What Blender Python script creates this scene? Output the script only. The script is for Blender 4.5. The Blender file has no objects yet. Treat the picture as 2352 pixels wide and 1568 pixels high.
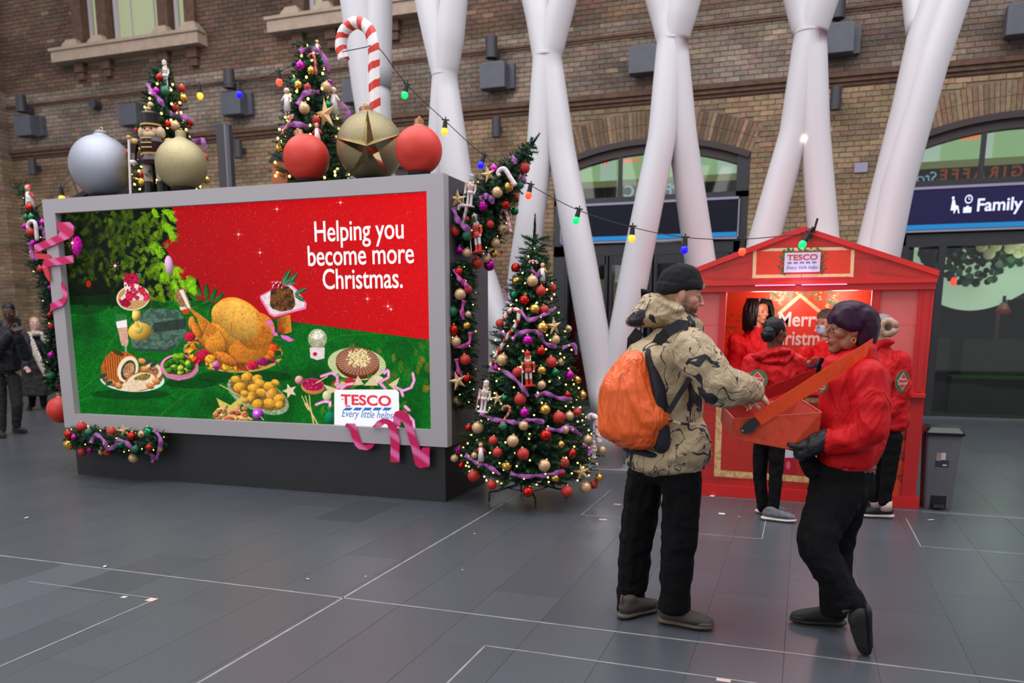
import bpy, bmesh, math, random
import numpy as np
from mathutils import Vector, Matrix, noise
random.seed(7); RNG = np.random.default_rng(7)
C = bpy.context.scene.collection
SC = bpy.context.scene

# ---------------------------------------------------------------- camera, world, light
F_PX, TH, YAW, PX, PY, EYE = 1880.0, math.radians(10.6), math.radians(19.4), 1176.0, 1102.0, 1.5
FW = Vector((-math.sin(YAW)*math.cos(TH), math.cos(YAW)*math.cos(TH), -math.sin(TH)))
RT = Vector((math.cos(YAW), math.sin(YAW), 0.0))
UP = RT.cross(FW)
cam_d = bpy.data.cameras.new('camera'); cam = bpy.data.objects.new('camera', cam_d); C.objects.link(cam)
cam_d.sensor_width = 36.0; cam_d.lens = F_PX/2352*36.0
cam_d.shift_y = (PY-784.0)/2352.0
cam_d.clip_start = 0.05; cam_d.clip_end = 200
cam.matrix_world = Matrix(((RT.x, UP.x, -FW.x, 0), (RT.y, UP.y, -FW.y, 0), (RT.z, UP.z, -FW.z, EYE), (0, 0, 0, 1)))
cam_d.dof.use_dof = True; cam_d.dof.focus_distance = 4.9; cam_d.dof.aperture_fstop = 1.9
SC.camera = cam
vs = SC.view_settings; vs.view_transform = 'Standard'; vs.look = 'None'; vs.exposure = 0.0; vs.gamma = 1.0; vs.use_curve_mapping = False
SC.cycles.max_bounces = 6; SC.cycles.diffuse_bounces = 3; SC.cycles.glossy_bounces = 3; SC.cycles.transmission_bounces = 4; SC.cycles.transparent_max_bounces = 6
SC.cycles.sample_clamp_indirect = 4.0; SC.cycles.caustics_reflective = False; SC.cycles.caustics_refractive = False

w = bpy.data.worlds.new('world'); SC.world = w; w.use_nodes = True
bg = w.node_tree.nodes['Background']; bg.inputs[0].default_value = (0.86, 0.87, 0.92, 1); bg.inputs[1].default_value = 0.66

def area(name, loc, rot, sx, sy, power, col):
    l = bpy.data.lights.new(name, 'AREA'); l.shape = 'RECTANGLE'; l.size = sx; l.size_y = sy; l.energy = power; l.color = col
    o = bpy.data.objects.new(name, l); C.objects.link(o); o.location = loc; o.rotation_euler = rot; return o
def point(name, loc, power, col, r=0.05):
    l = bpy.data.lights.new(name, 'POINT'); l.energy = power; l.color = col; l.shadow_soft_size = r
    o = bpy.data.objects.new(name, l); C.objects.link(o); o.location = loc; return o
area('skylight', (-3, 5, 11.0), (0, 0, 0), 22, 12, 2500, (0.96, 0.96, 1.0))
area('west_fill', (-9, -7.5, 6.0), (math.radians(66), 0, math.radians(-40)), 12, 6, 520, (1.0, 0.98, 0.95))  # unseen frontal fill light, brightens the sides facing the camera

# ---------------------------------------------------------------- helpers
def ray(x, y): return FW + RT*((x-PX)/F_PX) - UP*((y-PY)/F_PX)
EYEV = Vector((0, 0, EYE))
def atY(x, y, Y): d = ray(x, y); return EYEV + d*(Y/d.y)
def atX(x, y, X): d = ray(x, y); return EYEV + d*(X/d.x)
def gnd(x, y, z=0.0): d = ray(x, y); return EYEV + d*((z-EYE)/d.z)
def prj(p):
    d = Vector(p)-EYEV; k = d.dot(FW); return PX+F_PX*d.dot(RT)/k, PY-F_PX*d.dot(UP)/k
def pxm(Y, x=1176):  # pixels per metre on the plane at depth Y near column x
    a = prj(atY(x, 750, Y)); b = atY(x, 750, Y); c = prj((b.x, b.y, b.z+1)); return abs(a[1]-c[1])
def srgb(r, g=None, b=None):
    if g is None: r, g, b = r
    f = lambda c: (c/255/12.92) if c/255 <= 0.04045 else ((c/255+0.055)/1.055)**2.4
    return (f(r), f(g), f(b))
OFF = {}
def tag(o, label=None, cat=None, group=None, kind=None):
    if label: o['label'] = label
    if cat: o['category'] = cat
    if group: o['group'] = group
    if kind: o['kind'] = kind
    return o
def thing(name, label, cat, loc=(0, 0, 0), group=None, kind=None):
    o = bpy.data.objects.new(name, None); C.objects.link(o); o.location = loc; o.empty_display_size = 0.1
    OFF[o.name] = Vector(loc); return tag(o, label, cat, group, kind)
def link_mesh(name, me, parent=None, loc=None):
    o = bpy.data.objects.new(name, me); C.objects.link(o)
    if parent is not None: o.parent = parent
    if loc is not None: o.location = loc
    return o
class MB:
    """collects polygons; build() links them as ONE mesh object"""
    def __init__(s): s.v = []; s.f = []; s.c = []; s.m = []; s.col = None; s.mi = 0; s.usecol = False
    def add(s, vs, fs, col=None, mi=None):
        n = len(s.v); s.v.extend([tuple(p) for p in vs])
        c = col if col is not None else s.col
        if c is not None: s.usecol = True
        for f in fs: s.f.append(tuple(i+n for i in f)); s.c.append(c or (1, 1, 1)); s.m.append(s.mi if mi is None else mi)
        return s
    def box(s, c, size, rot=None, col=None, taper=1.0, mi=None):
        x, y, z = (size[0]/2, size[1]/2, size[2]/2); P = []
        for dz in (-1, 1):
            t = taper if dz > 0 else 1
            for dx, dy in ((-1, -1), (1, -1), (1, 1), (-1, 1)): P.append(Vector((dx*x*t, dy*y*t, dz*z)))
        if rot is not None: P = [rot @ p for p in P]
        c = Vector(c); return s.add([p+c for p in P], [(3, 2, 1, 0), (4, 5, 6, 7), (0, 1, 5, 4), (1, 2, 6, 5), (2, 3, 7, 6), (3, 0, 4, 7)], col, mi)
    def bb(s, x0, x1, y0, y1, z0, z1, col=None, mi=None): return s.box(((x0+x1)/2, (y0+y1)/2, (z0+z1)/2), (x1-x0, y1-y0, z1-z0), None, col, 1.0, mi)
    def tube(s, pts, r, n=10, cap=True, col=None, mi=None, flat=1.0):
        pts = [Vector(p) for p in pts]; k = len(pts); rs = r if hasattr(r, '__len__') else [r]*k
        V = []; prev = None
        for i, p in enumerate(pts):
            t = (pts[min(i+1, k-1)]-pts[max(i-1, 0)]); t = t.normalized() if t.length > 1e-9 else Vector((0, 0, 1))
            if prev is None:
                a = Vector((0, 0, 1)) if abs(t.z) < 0.9 else Vector((1, 0, 0)); u = t.cross(a).normalized()
            else:
                u = (prev - t*prev.dot(t)); u = u.normalized() if u.length > 1e-9 else t.orthogonal().normalized()
            prev = u; v = t.cross(u)
            for j in range(n):
                a = 2*math.pi*j/n; V.append(p + (u*math.cos(a)+v*math.sin(a)*flat)*rs[i])
        Fc = [(i*n+j, i*n+(j+1) % n, (i+1)*n+(j+1) % n, (i+1)*n+j) for i in range(k-1) for j in range(n)]
        if cap: Fc += [tuple(range(n))[::-1], tuple(range((k-1)*n, k*n))]
        return s.add(V, Fc, col, mi)
    def lathe(s, prof, c=(0, 0, 0), n=20, M=None, col=None, mi=None):
        c = Vector(c); V = []
        for (r, z) in prof:
            for j in range(n):
                a = 2*math.pi*j/n; p = Vector((r*math.cos(a), r*math.sin(a), z)); V.append((M @ p if M else p)+c)
        k = len(prof)
        return s.add(V, [(i*n+j, i*n+(j+1) % n, (i+1)*n+(j+1) % n, (i+1)*n+j) for i in range(k-1) for j in range(n)] + [tuple(range(n))[::-1], tuple(range((k-1)*n, k*n))], col, mi)
    def ball(s, c, r, n=16, m=10, col=None, mi=None, M=None):
        r3 = r if hasattr(r, '__len__') else (r, r, r); c = Vector(c); V = [Vector((0, 0, -1))]
        for i in range(1, m):
            a = math.pi*i/m-math.pi/2
            for j in range(n): b = 2*math.pi*j/n; V.append(Vector((math.cos(a)*math.cos(b), math.cos(a)*math.sin(b), math.sin(a))))
        V.append(Vector((0, 0, 1))); V = [Vector((v.x*r3[0], v.y*r3[1], v.z*r3[2])) for v in V]
        if M: V = [M @ v for v in V]
        Fc = [(0, 1+(j+1) % n, 1+j) for j in range(n)]
        for i in range(m-2): Fc += [(1+i*n+j, 1+i*n+(j+1) % n, 1+(i+1)*n+(j+1) % n, 1+(i+1)*n+j) for j in range(n)]
        t = 1+(m-2)*n; Fc += [(t+j, t+(j+1) % n, len(V)-1) for j in range(n)]
        return s.add([v+c for v in V], Fc, col, mi)
    def prism(s, poly, a, b, col=None, mi=None):
        """poly: 3-D points of the front outline; extruded from +a to +b (vectors)"""
        a, b = Vector(a), Vector(b); n = len(poly); P = [Vector(p) for p in poly]
        return s.add([p+a for p in P]+[p+b for p in P], [tuple(range(n)), tuple(range(n, 2*n))[::-1]]+[((i+1) % n, i, n+i, n+(i+1) % n) for i in range(n)], col, mi)
    def strip(s, L, R, th, nrm, col=None, mi=None):
        """a band between two polylines with thickness th along nrm"""
        for i in range(len(L)-1): s.prism([L[i], R[i], R[i+1], L[i+1]], (0, 0, 0), Vector(nrm)*th, col, mi)
        return s
    def mesh(s, name, mats, smooth=False, off=None):
        me = bpy.data.meshes.new(name); V = s.v
        if off is not None: V = [(p[0]-off[0], p[1]-off[1], p[2]-off[2]) for p in V]
        me.from_pydata(V, [], s.f)
        for m in (mats if isinstance(mats, (list, tuple)) else [mats]): me.materials.append(m)
        if s.usecol:
            at = me.color_attributes.new('Col', 'FLOAT_COLOR', 'CORNER'); a = np.ones((len(me.loops), 4), dtype=np.float32); i = 0
            ln = np.array([len(f) for f in s.f]); a[:, :3] = np.repeat(np.array(s.c, dtype=np.float32), ln, axis=0); at.data.foreach_set('color', a.ravel())
        if any(s.m): me.polygons.foreach_set('material_index', s.m)
        if smooth: me.polygons.foreach_set('use_smooth', [True]*len(me.polygons))
        me.validate(); me.update(); return me
    def build(s, name, mats, parent=None, smooth=False, bevel=0, loc=None):
        if parent is not None: off = OFF.get(parent.name, Vector())
        elif loc is not None: off = Vector(loc)
        else:
            a = np.array(s.v); off = Vector(((a[:, 0].min()+a[:, 0].max())/2, (a[:, 1].min()+a[:, 1].max())/2, a[:, 2].min()))
        me = s.mesh(name, mats, smooth, off)
        if bevel:
            bm = bmesh.new(); bm.from_mesh(me); bmesh.ops.bevel(bm, geom=bm.edges[:], offset=bevel, segments=2, affect='EDGES', profile=0.6, clamp_overlap=True); bm.to_mesh(me); bm.free()
        o = link_mesh(name, me, parent)
        if parent is None: o.location = off; OFF[o.name] = off
        else: OFF[o.name] = off   # sub-parts share the origin of the thing
        return o

MC = {}
def mat(name, col=(0.5, 0.5, 0.5), rough=0.5, metal=0.0, emit=None, es=1.0, noise_s=0, noise_a=0.15, bump=0.0, bump_s=60, attr=False, spec=0.5, coat=0.0, sheen=0.0, alpha=1.0, trans=0.0, stretch=(1, 1, 1), isl=0.0, wrk=0, wrd=.05, wst=(1, 1, .6)):
    if name in MC: return MC[name]
    m = bpy.data.materials.new(name); m.use_nodes = True; nt = m.node_tree; b = nt.nodes['Principled BSDF']; MC[name] = m
    N = lambda t: nt.nodes.new(t); L = nt.links.new
    b.inputs['Roughness'].default_value = rough; b.inputs['Metallic'].default_value = metal; b.inputs['Specular IOR Level'].default_value = spec
    b.inputs['Coat Weight'].default_value = coat; b.inputs['Sheen Weight'].default_value = sheen; b.inputs['Alpha'].default_value = alpha; b.inputs['Transmission Weight'].default_value = trans
    b.inputs['Base Color'].default_value = (*col, 1); src = None
    if attr: a = N('ShaderNodeAttribute'); a.attribute_name = 'Col'; src = a.outputs['Color']
    tc = None
    if noise_s or bump or wrk:
        tc = N('ShaderNodeTexCoord'); mp = N('ShaderNodeMapping'); L(tc.outputs['Object'], mp.inputs[0]); mp.inputs['Scale'].default_value = stretch
    if noise_s:
        n = N('ShaderNodeTexNoise'); n.inputs['Scale'].default_value = noise_s; n.inputs['Detail'].default_value = 5; L(mp.outputs[0], n.inputs['Vector'])
        mr = N('ShaderNodeMapRange'); mr.inputs[1].default_value = 0.3; mr.inputs[2].default_value = 0.7; mr.inputs[3].default_value = 1-noise_a; mr.inputs[4].default_value = 1+noise_a; L(n.outputs[0], mr.inputs[0])
        mx = N('ShaderNodeMix'); mx.data_type = 'RGBA'; mx.blend_type = 'MULTIPLY'; mx.inputs[0].default_value = 1
        if src: L(src, mx.inputs[6])
        else: mx.inputs[6].default_value = (*col, 1)
        L(mr.outputs[0], mx.inputs[7]); src = mx.outputs[2]
    if isl:
        g = N('ShaderNodeNewGeometry'); mr = N('ShaderNodeMapRange'); mr.inputs[3].default_value = 1-isl; mr.inputs[4].default_value = 1+isl; L(g.outputs['Random Per Island'], mr.inputs[0])
        mx = N('ShaderNodeMix'); mx.data_type = 'RGBA'; mx.blend_type = 'MULTIPLY'; mx.inputs[0].default_value = 1
        if src: L(src, mx.inputs[6])
        else: mx.inputs[6].default_value = (*col, 1)
        L(mr.outputs[0], mx.inputs[7]); src = mx.outputs[2]
    if src: L(src, b.inputs['Base Color'])
    if emit is not None:
        b.inputs['Emission Color'].default_value = (*emit, 1); b.inputs['Emission Strength'].default_value = es
    if wrk:
        n = N('ShaderNodeTexNoise'); n.inputs['Scale'].default_value = wrk; n.inputs['Detail'].default_value = 2.5; n.inputs['Distortion'].default_value = 1.1; mp2 = N('ShaderNodeMapping'); mp2.inputs['Scale'].default_value = wst; L(tc.outputs['Object'], mp2.inputs[0]); L(mp2.outputs[0], n.inputs['Vector'])
        s1 = N('ShaderNodeMath'); s1.operation = 'SUBTRACT'; s1.inputs[1].default_value = .5; L(n.outputs[0], s1.inputs[0]); s2 = N('ShaderNodeMath'); s2.operation = 'ABSOLUTE'; L(s1.outputs[0], s2.inputs[0])
        bp = N('ShaderNodeBump'); bp.inputs['Strength'].default_value = 1.0; bp.inputs['Distance'].default_value = wrd; bp.invert = True; L(s2.outputs[0], bp.inputs['Height']); L(bp.outputs[0], b.inputs['Normal'])
    elif bump:
        n = N('ShaderNodeTexNoise'); n.inputs['Scale'].default_value = bump_s; n.inputs['Detail'].default_value = 4; L(mp.outputs[0], n.inputs['Vector'])
        bp = N('ShaderNodeBump'); bp.inputs['Strength'].default_value = 1.0; bp.inputs['Distance'].default_value = bump; L(n.outputs[0], bp.inputs['Height']); L(bp.outputs[0], b.inputs['Normal'])
    return m
def text_mesh(s, size, bold=0.0, shear=0.0, extrude=0.002, align='CENTER', sx=1.0, spacing=1.0):
    cu = bpy.data.curves.new('txt', 'FONT'); cu.body = s; cu.size = size; cu.offset = bold; cu.shear = shear; cu.extrude = extrude; cu.align_x = align; cu.space_character = spacing; cu.resolution_u = 4
    o = bpy.data.objects.new('txt', cu); C.objects.link(o); dg = bpy.context.evaluated_depsgraph_get(); me = bpy.data.meshes.new_from_object(o.evaluated_get(dg), depsgraph=dg)
    bpy.data.objects.remove(o); bpy.data.curves.remove(cu)
    if sx != 1: me.transform(Matrix.Diagonal((sx, 1, 1, 1)))
    return me
def text_obj(name, s, size, M, m, parent=None, mirror=False, **k):
    """letters standing in a plane: M places the text's own x,y plane in the world"""
    me = text_mesh(s, size, **k)
    if mirror: me.transform(Matrix.Diagonal((-1, 1, 1, 1)))
    off = OFF.get(parent.name, Vector()) if parent is not None else Vector()
    me.transform(Matrix.Translation(-off) @ M); me.materials.clear(); me.materials.append(m); me.name = name
    return link_mesh(name, me, parent)
def upright(p, s=1.0, rz=0.0):  # text facing -Y (towards the concourse)
    return Matrix.Translation(p) @ Matrix.Rotation(rz, 4, 'Z') @ Matrix.Rotation(math.pi/2, 4, 'X') @ Matrix.Scale(s, 4)
# ---------------------------------------------------------------- the floor: stone slabs on a bed
M_slab = mat('floor_stone', attr=True, rough=0.30, noise_s=170, noise_a=0.24, bump=0.0006, bump_s=220, spec=0.55)
M_bed = mat('floor_joint', srgb(60, 63, 68), 0.8)
fl = MB().bb(-26, 9, -1.5, 22, -0.06, -0.0022).build('floor', M_bed, loc=(0, 0, 0)); fl['kind'] = 'structure'
slabs = []
SW, SL = 0.4, 0.8
for i in range(-60, 16):
    x = -0.0 + i*SW
    for j in range(-3, 22):
        y = 0.24+j*SL + (0.4 if i % 2 else 0)
        if x < -26 or x > 6 or y > 17.5: continue
        px, py = prj((x+SW/2, max(y, 1.9)+SL/2, 0))
        if px < -1500 or px > 3600 or py > 2600: continue
        slabs.append(((x+SW/2)**2+(y+SL/2)**2+(0 if -100 < px < 2450 and py < 1680 else 900), x, y))
slabs.sort()
def slab_col(x, y):
    r = random.random(); k = (0.95+0.10*r)*(1+.16*noise.noise(Vector((x*.35, y*.45, 2.2))))
    if -4.5 < x+.2 < -3.5 and 2.7 < y+.4 < 3.5: k = 1.3
    if random.random() < 0.05: k *= 0.88
    c = srgb(73, 77, 83); return tuple(q*k for q in c)
def slab_geo(mb, x, y, x0, y0):
    g = 0.0007; b = 0.0010; c = slab_col(x, y)
    a = [(x+g, y+g), (x+SW-g, y+g), (x+SW-g, y+SL-g), (x+g, y+SL-g)]
    t = [(x+g+b, y+g+b), (x+SW-g-b, y+g+b), (x+SW-g-b, y+SL-g-b), (x+g+b, y+SL-g-b)]
    dz = random.uniform(-0.0008, 0.0)
    mb.add([(p[0]-x0, p[1]-y0, -0.03) for p in a]+[(p[0]-x0, p[1]-y0, -0.002+dz) for p in a]+[(p[0]-x0, p[1]-y0, dz) for p in t],
           [(0, 1, 5, 4), (1, 2, 6, 5), (2, 3, 7, 6), (3, 0, 4, 7), (4, 5, 9, 8), (5, 6, 10, 9), (6, 7, 11, 10), (7, 4, 8, 11), (8, 9, 10, 11)], c)
far = MB()
for n, (d, x, y) in enumerate(slabs):
    if n < 298:
        mb = MB(); slab_geo(mb, x, y, x, y); o = link_mesh('stone_slab', mb.mesh('stone_slab', M_slab), fl, (x, y, 0))
    else: slab_geo(far, x, y, 0, 0)
far.build('stone_slabs_far', M_slab, fl)['kind'] = 'stuff'
# pale inlaid lines and tape marks
M_line = mat('inlay_line', srgb(150, 150, 152), 0.35, 0.2, noise_s=8, noise_a=0.25)
def gline(x0, y0, x1, y1, wd=0.012, name='inlay_strip', m=None):
    a, b = Vector((x0, y0, 0)), Vector((x1, y1, 0)); n = (b-a).normalized().cross(Vector((0, 0, 1)))*wd/2
    MB().prism([a-n, a+n, b+n, b-n][::-1], (0, 0, 0.0), (0, 0, 0.0014)).build(name, m or M_line, fl)
gline(-12, 3.84, 6, 3.84, 0.013); gline(-2.36, 2.0, -2.36, 8.2, 0.014)
gline(-1.352, 3.452, -0.10, 3.445, 0.010); gline(-1.352, 3.45, -1.352, 2.4, 0.010); gline(-3.31, 2.0, -3.34, 3.48, 0.010); gline(-4.3, 3.48, -3.34, 3.48, 0.008)
gline(0.85, 7.04, 0.85, 6.13, 0.010); gline(0.85, 6.14, 5.0, 6.15, 0.010); gline(1.0, 7.33, 5.0, 7.36, 0.012); gline(-0.93, 7.38, 5.0, 7.36, 0.010)
gline(-0.20, 6.62, -0.20, 5.98, 0.008); gline(-1.25, 6.0, -0.20, 5.98, 0.008); gline(-1.62, 6.3, -1.62, 7.4, 0.008); gline(-1.62, 6.3, -1.2, 6.3, 0.006)
M_tape = mat('pale_tape', srgb(200, 175, 165), 0.6)
M_litter = mat('white_litter', srgb(215, 215, 212), 0.7)
for (x, y, wx, wy) in ((348, 1377, .05, .05), (1662, 1562, .06, .03), (1418, 1158, .06, .03), (1385, 1193, .06, .03), (285, 1371, .03, .03)):
    g = gnd(x, y); MB().box((g.x, g.y, 0.001), (wx, wy, 0.0016)).build('tape_mark', M_tape, fl)
for k, (x, y, s) in enumerate(((1658, 1181, .05), (1636, 1140, .06), (1698, 1188, .02), (2138, 1195, .05), (61, 1190, .04), (1090, 1227, .012), (840, 1325, .012), (707, 1331, .02), (165, 1078, .03), (241, 1302, .03), (1062, 1310, .01), (1150, 1160, .012))):
    g = gnd(x, y); r = Matrix.Rotation(k*1.3, 3, 'Z') @ Matrix.Rotation(0.15, 3, 'X')
    tag(MB().box((g.x, g.y, 0.006), (s, s*.55, 0.002), r).build('paper_scrap', M_litter), 'white paper scrap '+('before the stall left of the grey trainers', 'at the foot of the stall plinth beside the man in camouflage', 'nearest the bun-haired woman shoes', 'between the east floor line and the bin', 'beside the low garland end of the billboard', 'in front of the tall tree', 'over the long inlay line in the middle of the floor', 'just above the crossing of the inlay lines', 'close to the west foot of the black billboard base', 'on the long inlay line at the west', 'right of the crossing of the inlay lines', 'by the front stand leg of the tall tree')[k], 'litter', 'scraps of paper on the floor')

# ---------------------------------------------------------------- brick wall
WY = 15.2
M_brick = mat('old_brick', attr=True, rough=0.9, noise_s=18, noise_a=0.22, bump=0.004, bump_s=60)
M_mortar = mat('mortar', srgb(134, 114, 96), 0.95, noise_s=3, noise_a=0.2)
ARCH = [-14.3, -8.55, -2.79, 2.99]   # centres
AW, ASP, ATOP = 1.74, 4.42, 4.76      # half width, springing, crown
def arch_z(dx): # segmental
    h = ATOP-ASP; R = (AW*AW+h*h)/(2*h); return ATOP-R+math.sqrt(max(R*R-dx*dx, 0))
UPW = [(-15.35, -12.4), (-9.75, -7.0)]
def brick_in(x0, x1, z0, z1):
    """clip a brick against the openings -> list of x intervals"""
    iv = [(x0, x1)]
    for c in ARCH:
        zt = arch_z(0) if z0 < ASP else None
        out = []
        for a, b in iv:
            if b <= c-AW or a >= c+AW or z0 >= ATOP+.47: out.append((a, b)); continue
            if z1 <= ASP: 
                if a < c-AW: out.append((a, c-AW))
                if b > c+AW: out.append((c+AW, b))
            else:
                # voussoir ring of 0.23 above the opening
                h = ATOP-ASP; R = (AW*AW+h*h)/(2*h); zc = ATOP-R; zz = max(z0, ASP-0.001)-zc; q = (R+0.46)**2-zz*zz
                e = math.sqrt(q) if q > 0 else 0
                e = min(e, AW+0.12)
                if a < c-e: out.append((a, min(b, c-e)))
                if b > c+e: out.append((max(a, c+e), b))
        iv = out
    for a0, b0 in UPW:
        out = []
        for a, b in iv:
            if b <= a0 or a >= b0 or z1 < 7.22: out.append((a, b)); continue
            if a < a0: out.append((a, a0))
            if b > b0: out.append((b0, b))
        iv = out
    return [(a, b) for a, b in iv if b-a > 0.03]
def brick_col(x, z):
    t = min(max(noise.noise(Vector((x*0.45, z*1.1, 3.1)))*0.9+0.5, 0), 1); t2 = noise.noise(Vector((x*1.3, z*3.1, 9.1)))
    if z < 5.3: base = np.array((156, 131, 104.)); alt = np.array((126, 103, 80.))
    elif z < 6.75: base = np.array((152, 137, 123.)); alt = np.array((112, 96, 84.))
    else: base = np.array((124, 99, 82.)); alt = np.array((92, 72, 60.))
    c = base*(1-t)+alt*t; c = c*(0.95+0.22*t2+random.uniform(-.075, .075)) + np.array((random.uniform(-5, 8), random.uniform(-4, 4), random.uniform(-4, 3)))
    if random.random() < 0.02: c = c*0.7+np.array((170, 140, 115))*0.4
    return srgb(*np.clip(c, 20, 230))
wallmb = MB()
# mortar backing with the openings left free
def zgrid(): 
    xs = [-27.0]
    for c in ARCH: xs += [c-AW, c+AW]
    xs.append(7.0); return xs
xs = zgrid()
for i in range(0, len(xs)-1, 2): wallmb.bb(xs[i], xs[i+1], WY+0.012, WY+0.45, 0, 5.2)
for c in ARCH:
    n = 16
    for k in range(n):
        a = c-AW+2*AW*k/n; b = c-AW+2*AW*(k+1)/n; za, zb = arch_z(a-c), arch_z(b-c)
        wallmb.add([(a, WY+.012, za), (b, WY+.012, zb), (b, WY+.012, 5.2), (a, WY+.012, 5.2), (a, WY+.45, za), (b, WY+.45, zb), (b, WY+.45, 5.2), (a, WY+.45, 5.2)], [(0, 1, 2, 3), (1, 0, 4, 5), (5, 4, 7, 6)])
wallmb.bb(-27, 7, WY+.012, WY+.45, 5.2, 7.22)
ux = [-27, UPW[0][0], UPW[0][1], UPW[1][0], UPW[1][1], 7]
for i in (0, 2, 4): wallmb.bb(ux[i], ux[i+1], WY+.012, WY+.45, 7.22, 9.6)
wallmb.bb(-27, 7, WY+.012, WY+.45, 9.3, 9.8)
for a0, b0 in UPW: wallmb.bb(a0, b0, WY+.4, WY+.45, 7.2, 9.3)
wl = wallmb.build('wall_back', M_mortar, loc=(0, 0, 0)); wl['kind'] = 'structure'
bricks = []
ch, bl = 0.083, 0.232
r = 0; z = 0.0
while z < 9.2:
    off = (r % 2)*bl/2 + random.uniform(-.01, .01); n0 = int(-26/bl)
    for k in range(n0, int(6.9/bl)):
        a = k*bl+off; b = a+bl-0.010
        px, py = prj((a, WY, z)); 
        if px < -700 or px > 3100 or py < -500 or py > 1010: continue
        if -17.9 > a: pass
        if 5.33 < z+ch/2 < 5.53 : continue
        for (p, q) in brick_in(a, b, z, z+ch): bricks.append((p, q, z, z+ch-0.009))
    z += ch; r += 1
def brick_geo(mb, a, b, z0, z1, ox=0, oz=0, oy=0):
    d = random.uniform(0, 0.006); e = 0.004
    f = WY-0.004-d-oy
    mb.add([(a-ox, f+e, z0-oz), (b-ox, f+e, z0-oz), (b-ox, f+e, z1-oz), (a-ox, f+e, z1-oz), (a+e-ox, f, z0+e-oz), (b-e-ox, f, z0+e-oz), (b-e-ox, f, z1-e-oz), (a+e-ox, f, z1-e-oz),
            (a-ox, WY+.02, z0-oz), (b-ox, WY+.02, z0-oz), (b-ox, WY+.02, z1-oz), (a-ox, WY+.02, z1-oz)],
           [(4, 5, 6, 7), (0, 1, 5, 4), (1, 2, 6, 5), (2, 3, 7, 6), (3, 0, 4, 7), (8, 9, 1, 0), (9, 10, 2, 1), (10, 11, 3, 2), (11, 8, 0, 3)], brick_col((a+b)/2, (z0+z1)/2))
def bkey(b):
    px, py = prj(((b[0]+b[1])/2, WY, b[2])); vis = 0 if ((1830 < px < 2352 and py < 560) ) else 1
    if 0 < px < 900 and py < 130: vis = min(vis, 0)
    return (vis, random.random() if vis == 0 else 1, -px)
bricks.sort(key=bkey)
rest = MB()
for n, (a, b, z0, z1) in enumerate(bricks):
    if n < 260:
        mb = MB(); brick_geo(mb, a, b, z0, z1, a, z0); link_mesh('brick', mb.mesh('brick', M_brick), wl, (a, 0, z0))
    else: brick_geo(rest, a, b, z0, z1)
rest.build('brickwork', M_brick, wl)['kind'] = 'stuff'
vs_ = MB()
for c in ARCH:  # the ring of upright bricks over each arch
    h = ATOP-ASP; R = (AW*AW+h*h)/(2*h); zc = ATOP-R; a0 = math.asin(AW/R); n = 50
    for k in range(n):
        t0 = -a0+2*a0*k/n+0.0012; t1 = -a0+2*a0*(k+1)/n-0.0012; f = WY-0.006-random.uniform(0, .004); cc = brick_col(c+random.uniform(-1.7, 1.7), 4.9); kf = random.uniform(.82, 1.05)
        for (r0, r1) in ((R, R+0.225), (R+0.232, R+0.455)):
            P = [(c+math.sin(t)*rr, zc+math.cos(t)*rr) for rr, t in ((r0, t0), (r0, t1), (r1, t1), (r1, t0))]
            vs_.add([(p[0], f, p[1]) for p in P]+[(p[0], WY+.02, p[1]) for p in P], [(3, 2, 1, 0), (0, 1, 5, 4), (1, 2, 6, 5), (2, 3, 7, 6), (3, 0, 4, 7)], tuple(q*kf for q in cc))
vs_.build('arch_bricks', M_brick, wl)['kind'] = 'stuff'
M_cor = mat('dark_moulded_brick', srgb(98, 72, 58), 0.9, noise_s=9, noise_a=0.25, bump=.004)
M_stone = mat('window_stone', srgb(176, 154, 136), 0.85, noise_s=6, noise_a=0.12)
def trim(n, mb, m): o = mb.build('trim_%d' % n, m); o['kind'] = 'structure'; return o
t = MB()
for (z0, z1, d) in ((5.33, 5.38, .03), (5.385, 5.45, .07), (5.455, 5.53, .11)): t.bb(-27, 7, WY-d, WY+.02, z0, z1)
trim(1, t, M_cor)
t = MB().bb(-27, 7, WY-.05, WY+.02, 6.47, 6.51).bb(-27, 7, WY-.03, WY+.02, 6.43, 6.465); trim(2, t, M_cor)
# corner pier at the far west end of the wall
p = MB().bb(-19.6, -17.75, WY-0.32, WY, 0, 9.6); pw = p.build('wall_pier', M_mortar); pw['kind'] = 'structure'
pier = MB(); z = 0; r = 0
while z < 9.3:
    dark = 0.62 if (int(z/ch) % 7 == 0 and z < 5.3) else 1.0
    if dark == 1.0:
        for k in range(9):
            a = -19.6+k*bl+(r % 2)*bl/2; b = min(a+bl-.012, -17.745)
            if b-a > .03: brick_geo(pier, a, b, z, z+ch-.011, oy=0.325)
        pier.bb(-17.78, -17.742, WY-.32, WY-.17, z, z+ch-.011, brick_col(-17.7, z)); pier.bb(-17.78, -17.742, WY-.16, WY, z, z+ch-.011, brick_col(-17.7, z))
    z += ch; r += 1
pier.build('brickwork', M_brick, pw)['kind'] = 'stuff'
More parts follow.
